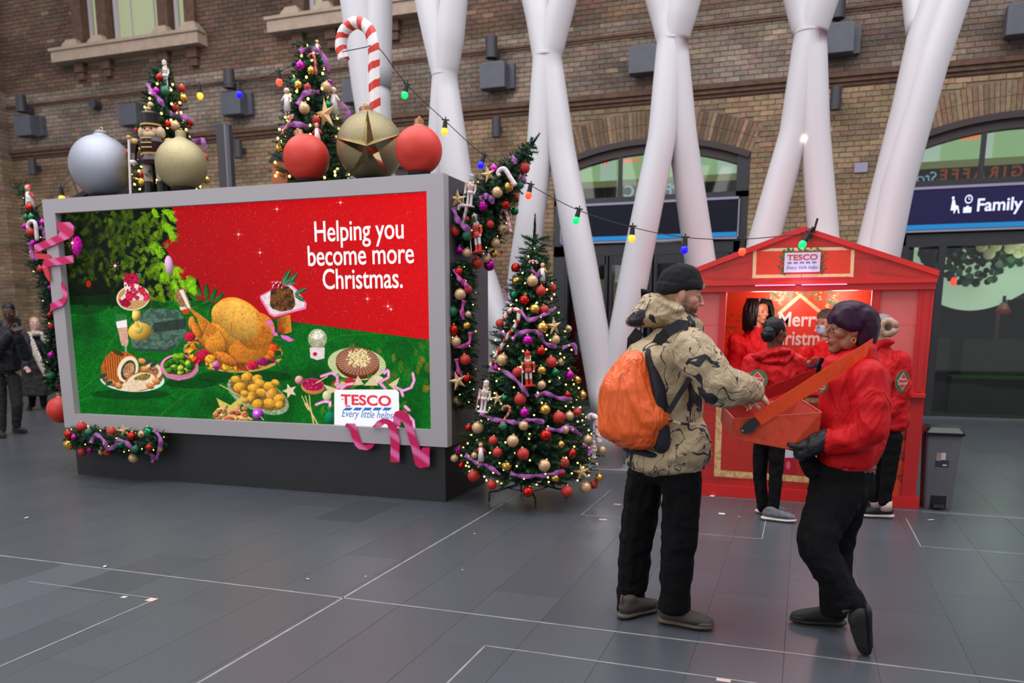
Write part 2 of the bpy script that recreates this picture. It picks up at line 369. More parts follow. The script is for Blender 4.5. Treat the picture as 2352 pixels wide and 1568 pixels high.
# upper windows ----------------------------------------------------------
M_white = mat('white_sash', srgb(196, 188, 190), 0.5)
M_glassw = mat('lit_blind', srgb(60, 66, 50), 0.25, emit=srgb(196, 203, 160), es=0.62, noise_s=1.2, noise_a=.1)
M_darkgl = mat('dark_glass', srgb(22, 22, 26), 0.12, spec=0.8)
for wi, (a0, b0) in enumerate(UPW):
    sill = MB().bb(a0-.62, b0+.36, WY-.30, WY+.1, 7.2, 7.46); sill.bb(a0-.66, b0+.40, WY-.34, WY-.1, 7.42, 7.48)
    o = sill.build('trim_%d' % (3+wi), M_stone); o['kind'] = 'structure'
    for k, x in enumerate((a0-.1, a0+.62, b0-.62, b0+.1)):
        MB().box((x, WY-.16, 7.52), (.46, .28, .10), taper=.8).box((x, WY-.16, 7.60), (.36, .22, .08), taper=.7).build('pillar_base', M_stone, o)
    br = MB()
    for x in (a0-.05, a0+.7, b0-.7, b0+.05): br.bb(x-.12, x+.12, WY-.14, WY+.03, 7.0, 7.2).bb(x-.09, x+.09, WY-.1, WY+.03, 6.85, 7.0)
    br.build('corbel', M_cor, o)
    wt = thing('window_%d' % (1+wi), None, None, ((a0+b0)/2, WY, 7.46)); wt['kind'] = 'structure'
    pl = MB()
    for x in (a0-.02, a0+.66, b0-.66, b0+.02): pl.bb(x-.13, x+.13, WY-.1, WY+.28, 7.56, 9.3)
    pl.build('pillar', M_cor, wt)
    for (p, q, big) in ((a0+.12, a0+.52, 0), (a0+.82, b0-.82, 1), (b0-.52, b0-.12, 0)):
        f = MB(); 
        for (x0, x1) in ((p, p+.09), (q-.09, q)): f.bb(x0, x1, WY+.10, WY+.2, 7.46, 9.3)
        f.bb(p, q, WY+.10, WY+.2, 7.46, 7.54).bb(p, q, WY+.12, WY+.2, 8.62, 8.68)
        for x in (([p+(q-p)*.33, p+(q-p)*.8] if big else [])): f.bb(x-.01, x+.01, WY+.13, WY+.18, 7.5, 9.3)
        fo = f.build('window_frame', M_white, wt); MB().bb(p+.05, q-.05, WY+.17, WY+.19, 7.5, 9.3).build('pane', M_glassw, fo)
# ---------------------------------------------------------------- arched shop windows
M_frame = mat('dark_frame', srgb(40, 40, 46), 0.35, noise_s=4, noise_a=.1)
M_arch = mat('dark_red_frame', srgb(52, 36, 36), 0.5)
M_navy = mat('navy_sign', srgb(28, 24, 62), 0.5, emit=srgb(40, 34, 92), es=.18, spec=.2)
M_navy2 = mat('navy_unlit_sign', srgb(14, 14, 34), 0.5, spec=.2)
M_lilac = mat('sign_edge', srgb(150, 142, 165), 0.4)
M_cyan = mat('cyan_stripe', srgb(0, 110, 170), 0.4, emit=srgb(0, 140, 205), es=.35)
M_ltext = mat('sign_lettering', srgb(200, 200, 225), 0.4, emit=srgb(215, 215, 240), es=.7)
M_green = mat('far_green_hall', srgb(60, 70, 55), 0.6, emit=srgb(150, 184, 136), es=.95, noise_s=1.6, noise_a=.12)
M_olive = mat('olive_beam', srgb(60, 62, 40), 0.6, emit=srgb(118, 124, 84), es=.8)
M_brownin = mat('brown_interior', srgb(58, 52, 44), 0.7, noise_s=3, noise_a=.2)
M_orange = mat('reflected_letters', srgb(120, 50, 20), 0.5, emit=srgb(140, 66, 34), es=.7)
M_bluel = mat('blue_letters', srgb(120, 160, 180), 0.5, emit=srgb(130, 170, 190), es=.8)
M_redneon = mat('red_neon', srgb(200, 40, 30), 0.4, emit=srgb(255, 70, 50), es=1.5)
M_pale = mat('pale_light_panel', srgb(200, 210, 200), 0.5, emit=srgb(180, 205, 190), es=.8)
def glass_mat():
    m = bpy.data.materials.new('shop_glass'); m.use_nodes = True; nt = m.node_tree; nt.nodes.clear()
    o = nt.nodes.new('ShaderNodeOutputMaterial'); mx = nt.nodes.new('ShaderNodeMixShader'); tr = nt.nodes.new('ShaderNodeBsdfTransparent'); gl = nt.nodes.new('ShaderNodeBsdfGlossy'); fr = nt.nodes.new('ShaderNodeFresnel')
    gl.inputs['Roughness'].default_value = .03; tr.inputs[0].default_value = (.86, .9, .88, 1); fr.inputs[0].default_value = 1.5
    nt.links.new(fr.outputs[0], mx.inputs[0]); nt.links.new(tr.outputs[0], mx.inputs[1]); nt.links.new(gl.outputs[0], mx.inputs[2]); nt.links.new(mx.outputs[0], o.inputs[0]); return m
M_glass = glass_mat()
for wi, c in enumerate(ARCH):
    wt = thing('window_%d' % (3+wi), None, None, (c, WY, 0)); wt['kind'] = 'structure'
    h = ATOP-ASP; R = (AW*AW+h*h)/(2*h); zc = ATOP-R; a0 = math.asin(AW/R)
    fr = MB(); n = 20   # arched head
    for r0, r1, y0, y1 in ((R-.10, R, WY-.03, WY+.2), (R-.24, R-.10, WY+.05, WY+.2)):
        for k in range(n):
            P = [(c+math.sin(t)*rr, zc+math.cos(t)*rr) for rr, t in ((r0, -a0+2*a0*k/n), (r0, -a0+2*a0*(k+1)/n), (r1, -a0+2*a0*(k+1)/n), (r1, -a0+2*a0*k/n))]
            fr.add([(p[0], y0, p[1]) for p in P]+[(p[0], y1, p[1]) for p in P], [(0, 1, 2, 3), (7, 6, 5, 4), (1, 0, 4, 5), (3, 2, 6, 7)])
    fr.build('arched_head', M_arch, wt)
    fm = MB()
    for s in (-1, 1): fm.bb(c+s*AW-(.22 if s > 0 else 0), c+s*AW+(.22 if s < 0 else 0), WY+.02, WY+.2, 0, ASP+.03)
    fm.bb(c-AW, c+AW, WY+.02, WY+.2, 2.78, 2.97).bb(c-AW, c+AW, WY+.02, WY+.2, 3.70, 3.80)
    fm.build('window_frame', M_frame, wt)
    mid = MB(); mid.bb(c-.56, c-.49, WY+.06, WY+.14, 3.8, 4.62); mid.build('mullion', M_frame, wt)
    for x0, x1 in ((c-AW+.2, c-.56), (c-.49, c+AW-.2)):
        MB().bb(x0, x1, WY+.09, WY+.10, 3.8, 4.62).build('pane', M_glass, wt)
    # what shows through the glass: the far side of the hall
    MB().bb(c-AW-.3, c+AW+.3, WY+1.6, WY+1.65, 4.2, 5.6).build('green_hall', M_green, wt)
    MB().bb(c-AW-.3, c+AW+.3, WY+1.45, WY+1.55, 4.20, 4.335).build('beam', M_olive, wt)
    MB().bb(c-AW-.3, c+AW+.3, WY+1.40, WY+1.44, 3.2, 4.205).build('soffit', M_brownin, wt)
    q = MB()
    for dx, ww in ((-1.1, .3), (1.2, .34), (-.2, .12)): q.bb(c+dx-ww/2, c+dx+ww/2, WY+1.56, WY+1.59, 4.36, 4.9)
    q.build('lit_panel', M_pale, wt)
    for dx, ww in ((-1.05, .12), (-.55, .3), (.35, .1), (.9, .42), (.62, .1)):
        o = MB()
        for k in range(max(2, int(ww/.06))): o.tube([(c+dx-ww/2+k*.06, WY+1.2, 4.62+.02*dx), (c+dx-ww/2+k*.06+.03, WY+1.2, 4.68+.02*dx)], .016, 5)
        o.build('neon_sign', M_redneon, wt)
    # sign panel
    lit = wi == 3; sp = MB().bb(c-AW+.16, c+AW-.16, WY-.03, WY+.06, 3.03, 3.68).build('sign_panel', M_navy if lit else M_navy2, wt)
    e = MB(); x0, x1 = c-AW+.14, c+AW-.14
    e.bb(x0, x1, WY-.045, WY, 3.66, 3.70).bb(x0, x1, WY-.045, WY, 3.0, 3.03).bb(x0, x0+.02, WY-.045, WY, 3.0, 3.7).bb(x1-.02, x1, WY-.045, WY, 3.0, 3.7); e.build('sign_edge', M_lilac, wt)
    MB().bb(x0+.03, x1-.03, WY-.042, WY-.02, 3.04, 3.115).build('stripe', M_cyan, wt)
    if wi == 2:
        text_obj('lettering', 'PP', .27, upright((c+.22, WY+1.36, 4.01)), M_bluel, wt, mirror=True, bold=.004)
        text_obj('lettering', 'C', .30, upright((c-.62, WY+1.36, 4.0)), M_bluel, wt, mirror=True, bold=.004)
    if wi == 3:
        text_obj('lettering', 'GIRAFFE', .25, upright(atY(2252, 409, WY+1.36)), M_orange, wt, mirror=True, bold=.006, spacing=1.45)  # mirrored glowing letters imitate writing reflected in the glass
        text_obj('lettering', 'Stop', .26, upright(atY(2122, 420, WY+1.36)), M_bluel, wt, mirror=True, shear=.3)
        text_obj('lettering', 'Family', .27, upright((c-.56, WY-.04, 3.295)), M_ltext, wt, align='LEFT', bold=.005, sx=.92)
        ic = MB(); Q = lambda x, z: (c-.92+x*.66, WY-.04, 3.32+z*.8)   # seated figure, clock and case
        ic.ball(Q(.035, .235), (.02, .008, .026), 10, 6).prism([Q(0, .0), Q(.02, .2), Q(.07, .2), Q(.10, .1), Q(.16, .08), Q(.20, -.06), Q(.17, -.06), Q(.14, .03), Q(.11, .0), Q(.09, -.06), Q(.07, -.06), Q(.07, .0)], (0, 0, 0), (0, -.006, 0))
        for k in range(16):
            t0, t1 = 2*math.pi*k/16, 2*math.pi*(k+1)/16
            ic.prism([Q(.37+r_*math.cos(t), .2+r_*math.sin(t)) for r_, t in ((.062, t0), (.085, t0), (.085, t1), (.062, t1))], (0, 0, 0), (0, -.006, 0))
        ic.bb(c-.68, c-.671, WY-.046, WY-.04, 3.48, 3.52).bb(c-.68, c-.65, WY-.046, WY-.04, 3.475, 3.485).bb(c-.74, c-.625, WY-.046, WY-.04, 3.275, 3.36).bb(c-.70, c-.665, WY-.046, WY-.04, 3.36, 3.38)
        ic.build('pictogram', M_ltext, wt)
# middle shop front (doors)
c = ARCH[2]; M_dark = mat('dark_interior', srgb(30, 28, 30), 0.8)
dt = thing('door_1', None, None, (c, WY, 0)); dt['kind'] = 'structure'
for x in (-1.52, -.72, -.66, .10, .16, .90, 1.5): MB().bb(c+x-.045, c+x+.045, WY+.03, WY+.14, 0, 2.8).build('stile', M_frame, dt)
for x0, x1 in ((-1.5, -.74), (-.62, .08), (.2, .88), (.94, 1.48)):
    MB().bb(c+x0, c+x1, WY+.08, WY+.09, .1, 2.7).build('pane', M_glass, dt)
    MB().bb(c+x0, c+x1, WY+.03, WY+.14, 0, .12).bb(c+x0, c+x1, WY+.03, WY+.14, 2.62, 2.8).build('rail', M_frame, dt)
for x in (-.02, .26): MB().tube([(c+x, WY-.03, .9), (c+x, WY-.03, 2.3)], .018, 8).build('door_handle', mat('steel', srgb(150, 150, 150), .3, 1), dt)
ins = MB().bb(c-2, c+2, WY+3.2, WY+3.3, 0, 3.2); ins.bb(c-2, c-1.95, WY+.5, WY+3.2, 0, 3.2).bb(c+1.95, c+2, WY+.5, WY+3.2, 0, 3.2).bb(c-2, c+2, WY+.46, WY+3.3, 3.15, 3.2); ins.build('wall_shop_middle', M_dark)['kind'] = 'structure'
sh = thing('shop_display', 'dim shelf display with pale back panel behind the glass doors of the middle arch', 'display', (c, WY+1.4, 0))
MB().bb(c-1.7, c-.75, WY+1.6, WY+1.7, 1.6, 2.45).build('back_panel', mat('dim_yellow', srgb(90, 88, 66), .6, emit=srgb(110, 108, 78), es=.5), sh)
for z_ in (.5, 1.0, 1.5): MB().bb(c-1.7, c-.75, WY+1.2, WY+1.7, z_, z_+.04).build('shelf', mat('grey_shelf', srgb(90, 90, 90), .5), sh)
MB().bb(c-1.72, c-1.68, WY+1.2, WY+1.7, 0, 2.5).bb(c-.77, c-.73, WY+1.2, WY+1.7, 0, 2.5).build('frame', M_frame, sh)
M_shred = mat('shop_red', srgb(150, 30, 30), .6)
for k, x in enumerate((-1.35, .35, .75)):
    t = thing('red_display_panel', ('red rounded panel behind the glass near the west end of the middle shop', 'red rounded panel seen between the two middle white legs', 'red rounded panel with a white notice in the middle shop')[k], 'panel', (c+x, WY+.7, 0), 'red panels behind the middle shop doors')
    P = [(c+x-.22, WY+.7, .1), (c+x+.22, WY+.7, .1), (c+x+.22, WY+.7, 1.7)]+[(c+x+.22*math.cos(a*math.pi/8), WY+.7, 1.7+.22*math.sin(a*math.pi/8)) for a in range(1, 8)]+[(c+x-.22, WY+.7, 1.7)]
    MB().prism(P, (0, 0, 0), (0, .04, 0)).build('board', M_shred, t)
    MB().bb(c+x-.13, c+x+.13, WY+.685, WY+.70, 1.0, 1.4).build('notice', mat('notice', srgb(150, 155, 160), .6), t)
for k in (0, 1): c = ARCH[k]; o = MB().bb(c-2, c+2, WY+2.2, WY+2.3, 0, 3.2).bb(c-2, c-1.95, WY+.5, WY+2.2, 0, 3.2).bb(c+1.95, c+2, WY+.5, WY+2.2, 0, 3.2).bb(c-2, c+2, WY+.46, WY+2.3, 3.15, 3.2).build('wall_shop_west', M_dark); o['kind'] = 'structure'; dw = MB().bb(c-1.5, c+1.5, WY+.08, WY+.09, .1, 2.78).bb(c-.04, c+.04, WY+.03, WY+.14, 0, 2.8).build('door_%d' % (3+k), M_frame); dw['kind'] = 'structure'
# east shop: glazing, interior with garland, scalloped valance, lanterns, platforms
c = ARCH[3]
dt = thing('door_2', None, None, (c, WY, 0)); dt['kind'] = 'structure'
for x in (c-1.52, 2.02): MB().bb(x-.055, x+.055, WY+.02, WY+.14, 0, 2.8).build('stile', M_frame, dt)
MB().bb(c-1.47, 1.96, WY+.08, WY+.09, .05, 2.75).build('pane', M_glass, dt)
MB().bb(2.07, c+1.6, WY+.08, WY+.09, .05, 2.75).build('pane', M_glass, dt)
MB().bb(c-AW, c+AW, WY-.05, WY+.3, 0, .03).build('threshold', mat('threshold', srgb(90, 96, 98), .4), dt)
M_shopw = mat('shop_dark_wall', srgb(30, 28, 42), .8, noise_s=2, noise_a=.2)
ins = MB().bb(c-2.2, c+3, WY+4.2, WY+4.3, 0, 3.6); ins.bb(c-2.2, c-2.15, WY+.5, WY+4.3, 0, 3.6).bb(c+2.95, c+3, WY+.5, WY+4.3, 0, 3.6).bb(c-2.2, c+3, WY+.46, WY+4.3, 3.15, 3.2); ins.build('wall_shop_east', M_shopw)['kind'] = 'structure'
MB().bb(c-1.7, c+2.5, WY+.3, WY+4.2, .0, .012).build('floor_shop', mat('green_carpet', srgb(70, 120, 62), .9, noise_s=12, noise_a=.2))['kind'] = 'structure'
M_wood = mat('dark_wood_platform', srgb(48, 38, 34), .7, noise_s=5, noise_a=.2)
pt = thing('stepped_platform', 'dark wooden stepped platform with green carpet treads inside the east shop', 'platform', (c+.4, WY+1.6, 0))
MB().bb(c-.55, c+2.2, WY+.8, WY+1.5, .012, .62).build('lower_step', M_wood, pt); MB().bb(c-.53, c+2.2, WY+.82, WY+1.5, .62, .65).build('tread', mat('green_carpet'), pt)
MB().bb(c-.3, c+2.2, WY+1.5, WY+2.4, .012, 1.28).build('upper_step', M_wood, pt)
MB().bb(c-1.4, c-.55, WY+1.2, WY+2.2, .012, 1.3).build('side_block', M_wood, pt)
rl = thing('wooden_balustrade', 'brown wooden handrail with glass panels on the platform of the east shop', 'railing', (c+1, WY+1.6, 1.28)); M_rail = mat('rail_wood', srgb(92, 66, 44), .6)
MB().bb(c+.2, c+2.2, WY+1.58, WY+1.66, 1.98, 2.04).build('handrail', M_rail, rl)
for x in (.22, .72, 1.3, 1.9): MB().bb(c+x-.03, c+x+.03, WY+1.59, WY+1.65, 1.28, 2.0).build('post', M_rail, rl)
MB().bb(c-1.25, c-.8, WY+1.9, WY+1.96, 1.7, 2.2).build('picture_panel', mat('brown_panel', srgb(110, 78, 56), .6, noise_s=4, noise_a=.3)); o = bpy.data.objects['picture_panel']; tag(o, 'small brown wooden panel in the dark behind the east shop glass', 'panel'); o.name = 'wood_panel'
# valance
vp = []
xs_ = np.linspace(c-1.25, c+1.9, 44)
for x in xs_:
    u = (x-(c-1.0))/1.7; u2 = (x-(c-1.25)) % 1.95 / 1.95; vp.append(2.22-.44*math.sin(math.pi*min(max(u2, 0), 1))**.9)
va = MB()
for i in range(len(xs_)-1): va.prism([(xs_[i], WY+1.3, vp[i]), (xs_[i+1], WY+1.3, vp[i+1]), (xs_[i+1], WY+1.3, 2.95), (xs_[i], WY+1.3, 2.95)], (0, 0, 0), (0, .05, 0))
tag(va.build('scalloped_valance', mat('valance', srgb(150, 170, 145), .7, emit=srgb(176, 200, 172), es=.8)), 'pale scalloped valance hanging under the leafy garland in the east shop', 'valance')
# hanging lantern and bell
lt = thing('hanging_lantern', 'small glowing red lantern hanging in the east shop', 'lantern', (2.32, WY+.7, 2.2)); MB().ball((2.32, WY+.7, 2.25), (.05, .05, .075), 10, 8).build('globe', M_redneon, lt); MB().tube([(2.32, WY+.7, 2.32), (2.32, WY+.7, 2.8)], .005, 5).build('cord', M_frame, lt)
bt = thing('hanging_bell', 'red and tan bell ornament with a dark top hanging before the pale valance', 'ornament', (c+.20, WY+1.2, 1.6)); MB().lathe([(.0, .17), (.05, .16), (.08, .1), (.115, .0), (.0, -.01)], (c+.20, WY+1.15, 1.74), 14).build('bell', mat('tan_bell', srgb(160, 110, 85), .5), bt)
MB().lathe([(.10, .06), (.125, .03), (.12, -.02), (.0, -.02)], (c+.20, WY+1.15, 1.74), 14).build('band', mat('shop_red'), bt); MB().tube([(c+.20, WY+1.15, 1.9), (c+.20, WY+1.15, 2.02)], .028, 8).tube([(c+.2, WY+1.15, 1.93), (c+.28, WY+1.15, 1.95)], .014, 6).build('loop', M_frame, bt)
gr = thing('leafy_garland', 'thick garland of dark round leaves and pale discs at the top of the east shop', 'garland', (c, WY+.9, 2.2)); lf = MB(); rr = random.Random(3)
for k in range(420):
    x = c-1.2+rr.random()*3.1; t_ = abs(math.sin((x-c+1.2)*1.9)); z_ = 2.92-rr.random()**1.2*(.30+.42*t_); p = Vector((x, WY+.75+rr.random()*.3, z_)); M_ = Matrix.Rotation(rr.random()*6, 3, 'Y') @ Matrix.Rotation(rr.uniform(-.8, .8), 3, 'X')
    r_ = rr.uniform(.045, .08); g_ = rr.choice([srgb(34, 78, 46), srgb(22, 44, 36), srgb(46, 92, 52), srgb(34, 54, 58)])
    lf.add([p+M_ @ Vector((r_*math.cos(a*math.pi/4), .01*math.cos(a*math.pi/2), r_*math.sin(a*math.pi/4))) for a in range(8)], [tuple(range(8))], g_)
o = lf.build('foliage', mat('garland_leaf', attr=True, rough=.4), gr); o['kind'] = 'stuff'
M_disc = mat('pale_disc', srgb(140, 136, 96), .5, emit=srgb(150, 146, 104), es=.35)
for k, (px_, py_) in enumerate(((2255, 566), (2287, 565), (2272, 583), (2215, 553), (2340, 562), (2340, 580), (2352, 575), (2320, 570))):
    p = atY(px_, py_, WY+.72); MB().lathe([(0, 0), (.085, .0), (.092, .02), (.05, .035), (0, .035)], p, 18, Matrix.Rotation(math.pi/2, 3, 'X')).build('pale_disc', M_disc, gr)
point('shop_fill', (c+.3, WY+.32, 2.5), 16, (.85, 1, .85), .2); point('shop_fill', (ARCH[2], WY+1.6, 2.9), 14, (1, .92, .8), .2)  # added fill lights for the dark garland, bell and shop interiors
# wall lights: a box with a cylinder lamp above every second one, a small one under the cornice
M_lampg = mat('lamp_grey', srgb(84, 84, 94), .55, noise_s=6, noise_a=.1); M_lampd = mat('lamp_dark', srgb(58, 56, 62), .5)
pos = ['by the west pier', 'between the two upper windows', '', '', '', '', '', '']
for k, x in enumerate((-16.95, -13.95, -11.3, -8.46, -5.61, -2.88, .21, 2.78)):
    d = ('at the far west end by the pier', 'behind the small western billboard tree', 'just west of the dark pole', 'half hidden behind the candy cane', 'between the second and third white legs', 'just west of the fourth white leg', 'just east of the fifth white leg', 'at the east edge high above the blue sign')[k]
    t = thing('box_floodlight', 'box floodlight on the brick wall '+d, 'light', (x, WY-.02, 5.75), 'box floodlights along the brick wall')
    MB().bb(x-.24, x+.24, WY-.36, WY-.10, 5.75, 6.18).build('housing', M_lampg, t, bevel=.012); MB().bb(x-.20, x+.34, WY-.12, WY-.01, 5.78, 6.2).build('back_plate', M_lampg, t); MB().bb(x-.2, x+.2, WY-.34, WY-.14, 6.175, 6.2).build('lamp_glass', M_darkgl, t)
    if k % 2 == 0:
        t = thing('cylinder_lamp', 'dark cylinder lamp above the box floodlight '+d, 'light', (x, WY-.1, 6.2), 'cylinder lamps above the floodlights')
        MB().tube([(x-.03, WY-.3, 6.26), (x-.03, WY-.3, 6.62)], .11, 16).build('housing', M_lampd, t); MB().bb(x-.06, x+.02, WY-.25, WY-.01, 6.28, 6.4).build('bracket', M_lampd, t)
        t = thing('wall_downlight', 'small dark cylinder lamp under the brick cornice '+d, 'light', (x+.03, WY-.1, 4.9), 'small lamps under the cornice')
        MB().tube([(x+.03, WY-.22, 4.93), (x+.03, WY-.22, 5.27)], .085, 16).build('housing', M_lampd, t); MB().bb(x, x+.06, WY-.2, WY-.01, 5.05, 5.15).build('bracket', M_lampd, t)
o = MB().tube([(-15.05, WY-.2, 6.3), (-15.05, WY, 6.3)], .1, 12).build('round_vent', M_lampd); tag(o, 'small dark round vent on the brick wall under the western window', 'vent')
tag(MB().bb(1.05-.45, 1.05-.25, WY-.04, WY-.005, 3.98, 4.13).build('wall_plate', M_lilac), 'small pale square plate on the brick between two white legs', 'plate')

# ---------------------------------------------------------------- white steel lattice legs
M_steel = mat('white_painted_steel', srgb(205, 202, 206), .42, noise_s=1.2, noise_a=.03)
def tube_px(mb, pts, n=28):
    P = [atY(x, y, Y) for x, y, Y, w_ in pts]; rs = [w_/2/F_PX*(p-EYEV).dot(FW) for p, (x, y, Y, w_) in zip(P, pts)]
    # subdivide for smooth taper
    Q = []; r2 = []
    for i in range(len(P)-1):
        for s in range(6): Q.append(P[i].lerp(P[i+1], s/6)); r2.append(rs[i]+(rs[i+1]-rs[i])*s/6)
    Q.append(P[-1]); r2.append(rs[-1]); mb.tube(Q, r2, n)
def leg(label, polys, Yb, parts=None):
    t = thing('steel_leg', label, 'column', (atY(polys[0][0][0], polys[0][0][1], Yb).x, Yb, 0), 'white lattice legs of the concourse roof')
    for pn, pts in polys_named(polys): mb = MB(); tube_px(mb, pts); mb.build(pn, M_steel, t, smooth=True)
    return t
def polys_named(polys):
    out = []
    for p in polys:
        p = list(p)
        if p[0][1] < 0: a, b = p[0], p[1]; k = 260/(b[1]-a[1]); p = [(a[0]-(b[0]-a[0])*k, a[1]-260, a[2]-(b[2]-a[2])*k, a[3]*1.05)]+p
        out.append(('tube', p))
    return out
def seam(t, x, y, Y, w_):  # weld collar where the tubes meet
    p = atY(x, y, Y); r_ = w_/2/F_PX*(p-EYEV).dot(FW); MB().tube([p+Vector((0, 0, -.012)), p+Vector((0, 0, .012))], r_*1.01, 28).build('weld_collar', M_steel, t, smooth=False)
Y1, Y2, Y3, Y4, Y5, Y6 = 9.2, 8.8, 8.8, 8.9, 9.3, 9.3
t = leg('white steel leg rising behind the candy cane', [[(860, 175, Y1, 66), (874, 540, Y1, 84)], [(815, -60, Y1, 84), (846, 200, Y1, 76), (893, 560, Y1, 52)], [(874, -60, Y1, 56), (866, 200, Y1, 66)], [(874, 530, Y1, 80), (905, 700, Y1, 80)]], Y1)
t = leg('white steel leg between the candy cane and the horn garland', [[(975, -60, 8.9, 70), (1005, 90, 8.85, 66), (1020, 175, Y2, 56), (1008, 430, Y2, 66), (990, 700, Y2, 72)], [(1050, -60, 8.75, 60), (1033, 90, 8.78, 66), (1022, 175, Y2, 56), (1050, 430, Y2-.1, 76), (1085, 600, Y2-.1, 84), (1150, 780, 8.5, 78), (1163, 960, 8.43, 72)]], Y2); seam(t, 1020, 172, Y2, 58)
t = leg('white steel leg above the tall Christmas tree', [[(1218, -60, 8.9, 66), (1240, 40, 8.85, 64), (1252, 132, Y3, 58), (1240, 345, Y3-.05, 62), (1205, 600, 8.6, 68), (1163, 960, 8.43, 72)], [(1308, -60, 8.75, 62), (1283, 40, 8.78, 62), (1262, 132, Y3, 56), (1290, 345, Y3-.05, 62), (1335, 600, 8.6, 70), (1397, 960, 8.43, 72)]], Y3); seam(t, 1256, 128, Y3, 62)
t = leg('white steel leg above the man in the woolly hat', [[(1510, -60, 9.0, 84), (1532, 40, 8.95, 72), (1541, 95, Y4, 64), (1520, 318, Y4-.1, 64), (1463, 600, 8.7, 68), (1397, 960, 8.43, 72)], [(1590, -60, 8.85, 72), (1563, 40, 8.88, 70), (1548, 95, Y4, 62), (1568, 318, Y4+.05, 66), (1608, 600, 9.1, 70), (1665, 960, 9.2, 72)]], Y4); seam(t, 1545, 92, Y4, 66)
t = leg('white steel leg behind the left slope of the red stall roof', [[(1832, -60, 9.4, 86), (1850, 30, 9.35, 78), (1860, 78, Y5, 70), (1824, 305, Y5, 66), (1752, 560, 9.25, 70), (1665, 960, 9.2, 72)], [(1905, -60, 9.25, 80), (1877, 30, 9.28, 74), (1862, 78, Y5, 70), (1872, 305, Y5, 66), (1893, 560, 9.3, 68), (1935, 960, 9.3, 72)]], Y5); seam(t, 1861, 74, Y5, 73)
t = leg('broad white double steel leg at the east side of the concourse', [[(2176, -60, Y6, 78), (2126, 90, Y6, 82), (2092, 250, Y6, 84), (2013, 560, 9.35, 84), (1935, 960, 9.3, 80)], [(2212, -60, Y6-.1, 66), (2140, 150, Y6-.1, 70), (2060, 430, Y6-.08, 74), (1955, 960, 9.25, 72)], [(2102, -60, 9.5, 66), (2112, 75, Y6+.05, 58)]], Y6)
# foot plates
M_plinth = mat('plinth_grey', srgb(150, 152, 156), .5)
for k, (x, Yf) in enumerate(((1163, 8.43), (1397, 8.43), (1665, 9.2), (1940, 9.3))):
    X = atY(x, 900, Yf).x; t = thing('leg_foot', ('pale plinth of the white legs behind the tall Christmas tree', 'pale plinth where two white legs meet beside the orange rucksack', 'pale plinth of the white legs behind the left half of the red stall', 'pale plinth of the white legs behind the right half of the red stall')[k], 'plinth', (X, Yf, 0), 'plinths under the white legs')
    MB().box((X, Yf, .02), (.52, .4, .04)).build('base_plate', M_plinth, t); mb = MB(); mb.tube([(X, Yf, .04), (X, Yf, .62)], [.17, .145], 24).build('casting', M_steel, t, smooth=True)
# warm uplights tucked in the crotches
for x, y, Y in ((1264, 352, Y3-.12), (1542, 330, Y4-.1), (1846, 318, Y5-.1), (1022, 400, Y2-.1)):
    p = atY(x, y, Y); point('crotch_lamp', p, .5, (1, .93, .72), .02)
for x, Yf in ((1397, 8.2), (1163, 8.3), (1665, 9.0)): p = atY(x, 900, Yf); point('foot_lamp', (p.x, Yf-.12, .8), 1.2, (1, .97, .9), .05)
# ---------------------------------------------------------------- picture shown on the LED screen
CX0, CY0, CS = 138, 432, 2.0; CWd, CHt = int(862*CS), int(562*CS)
IMG = np.zeros((CHt, CWd, 3), np.float32)
def fnoise(h, w, f, oct=3, seed=0, asp=1.0):
    r = np.random.default_rng(seed); out = np.zeros((h, w), np.float32); amp = 1; tot = 0
    for o in range(oct):
        gh, gw = int(f*asp*2**o)+2, int(f*2**o*w/h)+2; g = r.random((gh+1, gw+1)).astype(np.float32)
        yy = np.linspace(0, gh-1.001, h); xx = np.linspace(0, gw-1.001, w); y0 = yy.astype(int); x0 = xx.astype(int); fy = (yy-y0)[:, None]; fx = (xx-x0)[None, :]
        fy = fy*fy*(3-2*fy); fx = fx*fx*(3-2*fx)
        out += amp*((g[y0][:, x0]*(1-fx)+g[y0][:, x0+1]*fx)*(1-fy)+(g[y0+1][:, x0]*(1-fx)+g[y0+1][:, x0+1]*fx)*fy); tot += amp; amp *= .55
    return out/tot
N1 = fnoise(CHt, CWd, 60, 3, 1); N2 = fnoise(CHt, CWd, 8, 4, 2); N3 = fnoise(CHt, CWd, 200, 2, 5)
YY, XX = np.mgrid[0:CHt, 0:CWd].astype(np.float32); XX = XX/CS+CX0; YY = YY/CS+CY0
def win(x0, y0, x1, y1):
    a = max(int((x0-CX0)*CS)-2, 0); b = min(int((x1-CX0)*CS)+3, CWd); c = max(int((y0-CY0)*CS)-2, 0); d = min(int((y1-CY0)*CS)+3, CHt)
    return (slice(c, d), slice(a, b)) if b > a and d > c else None
def put(s, m, col): IMG[s] = IMG[s]*(1-m[..., None])+np.asarray(col, np.float32)*m[..., None]
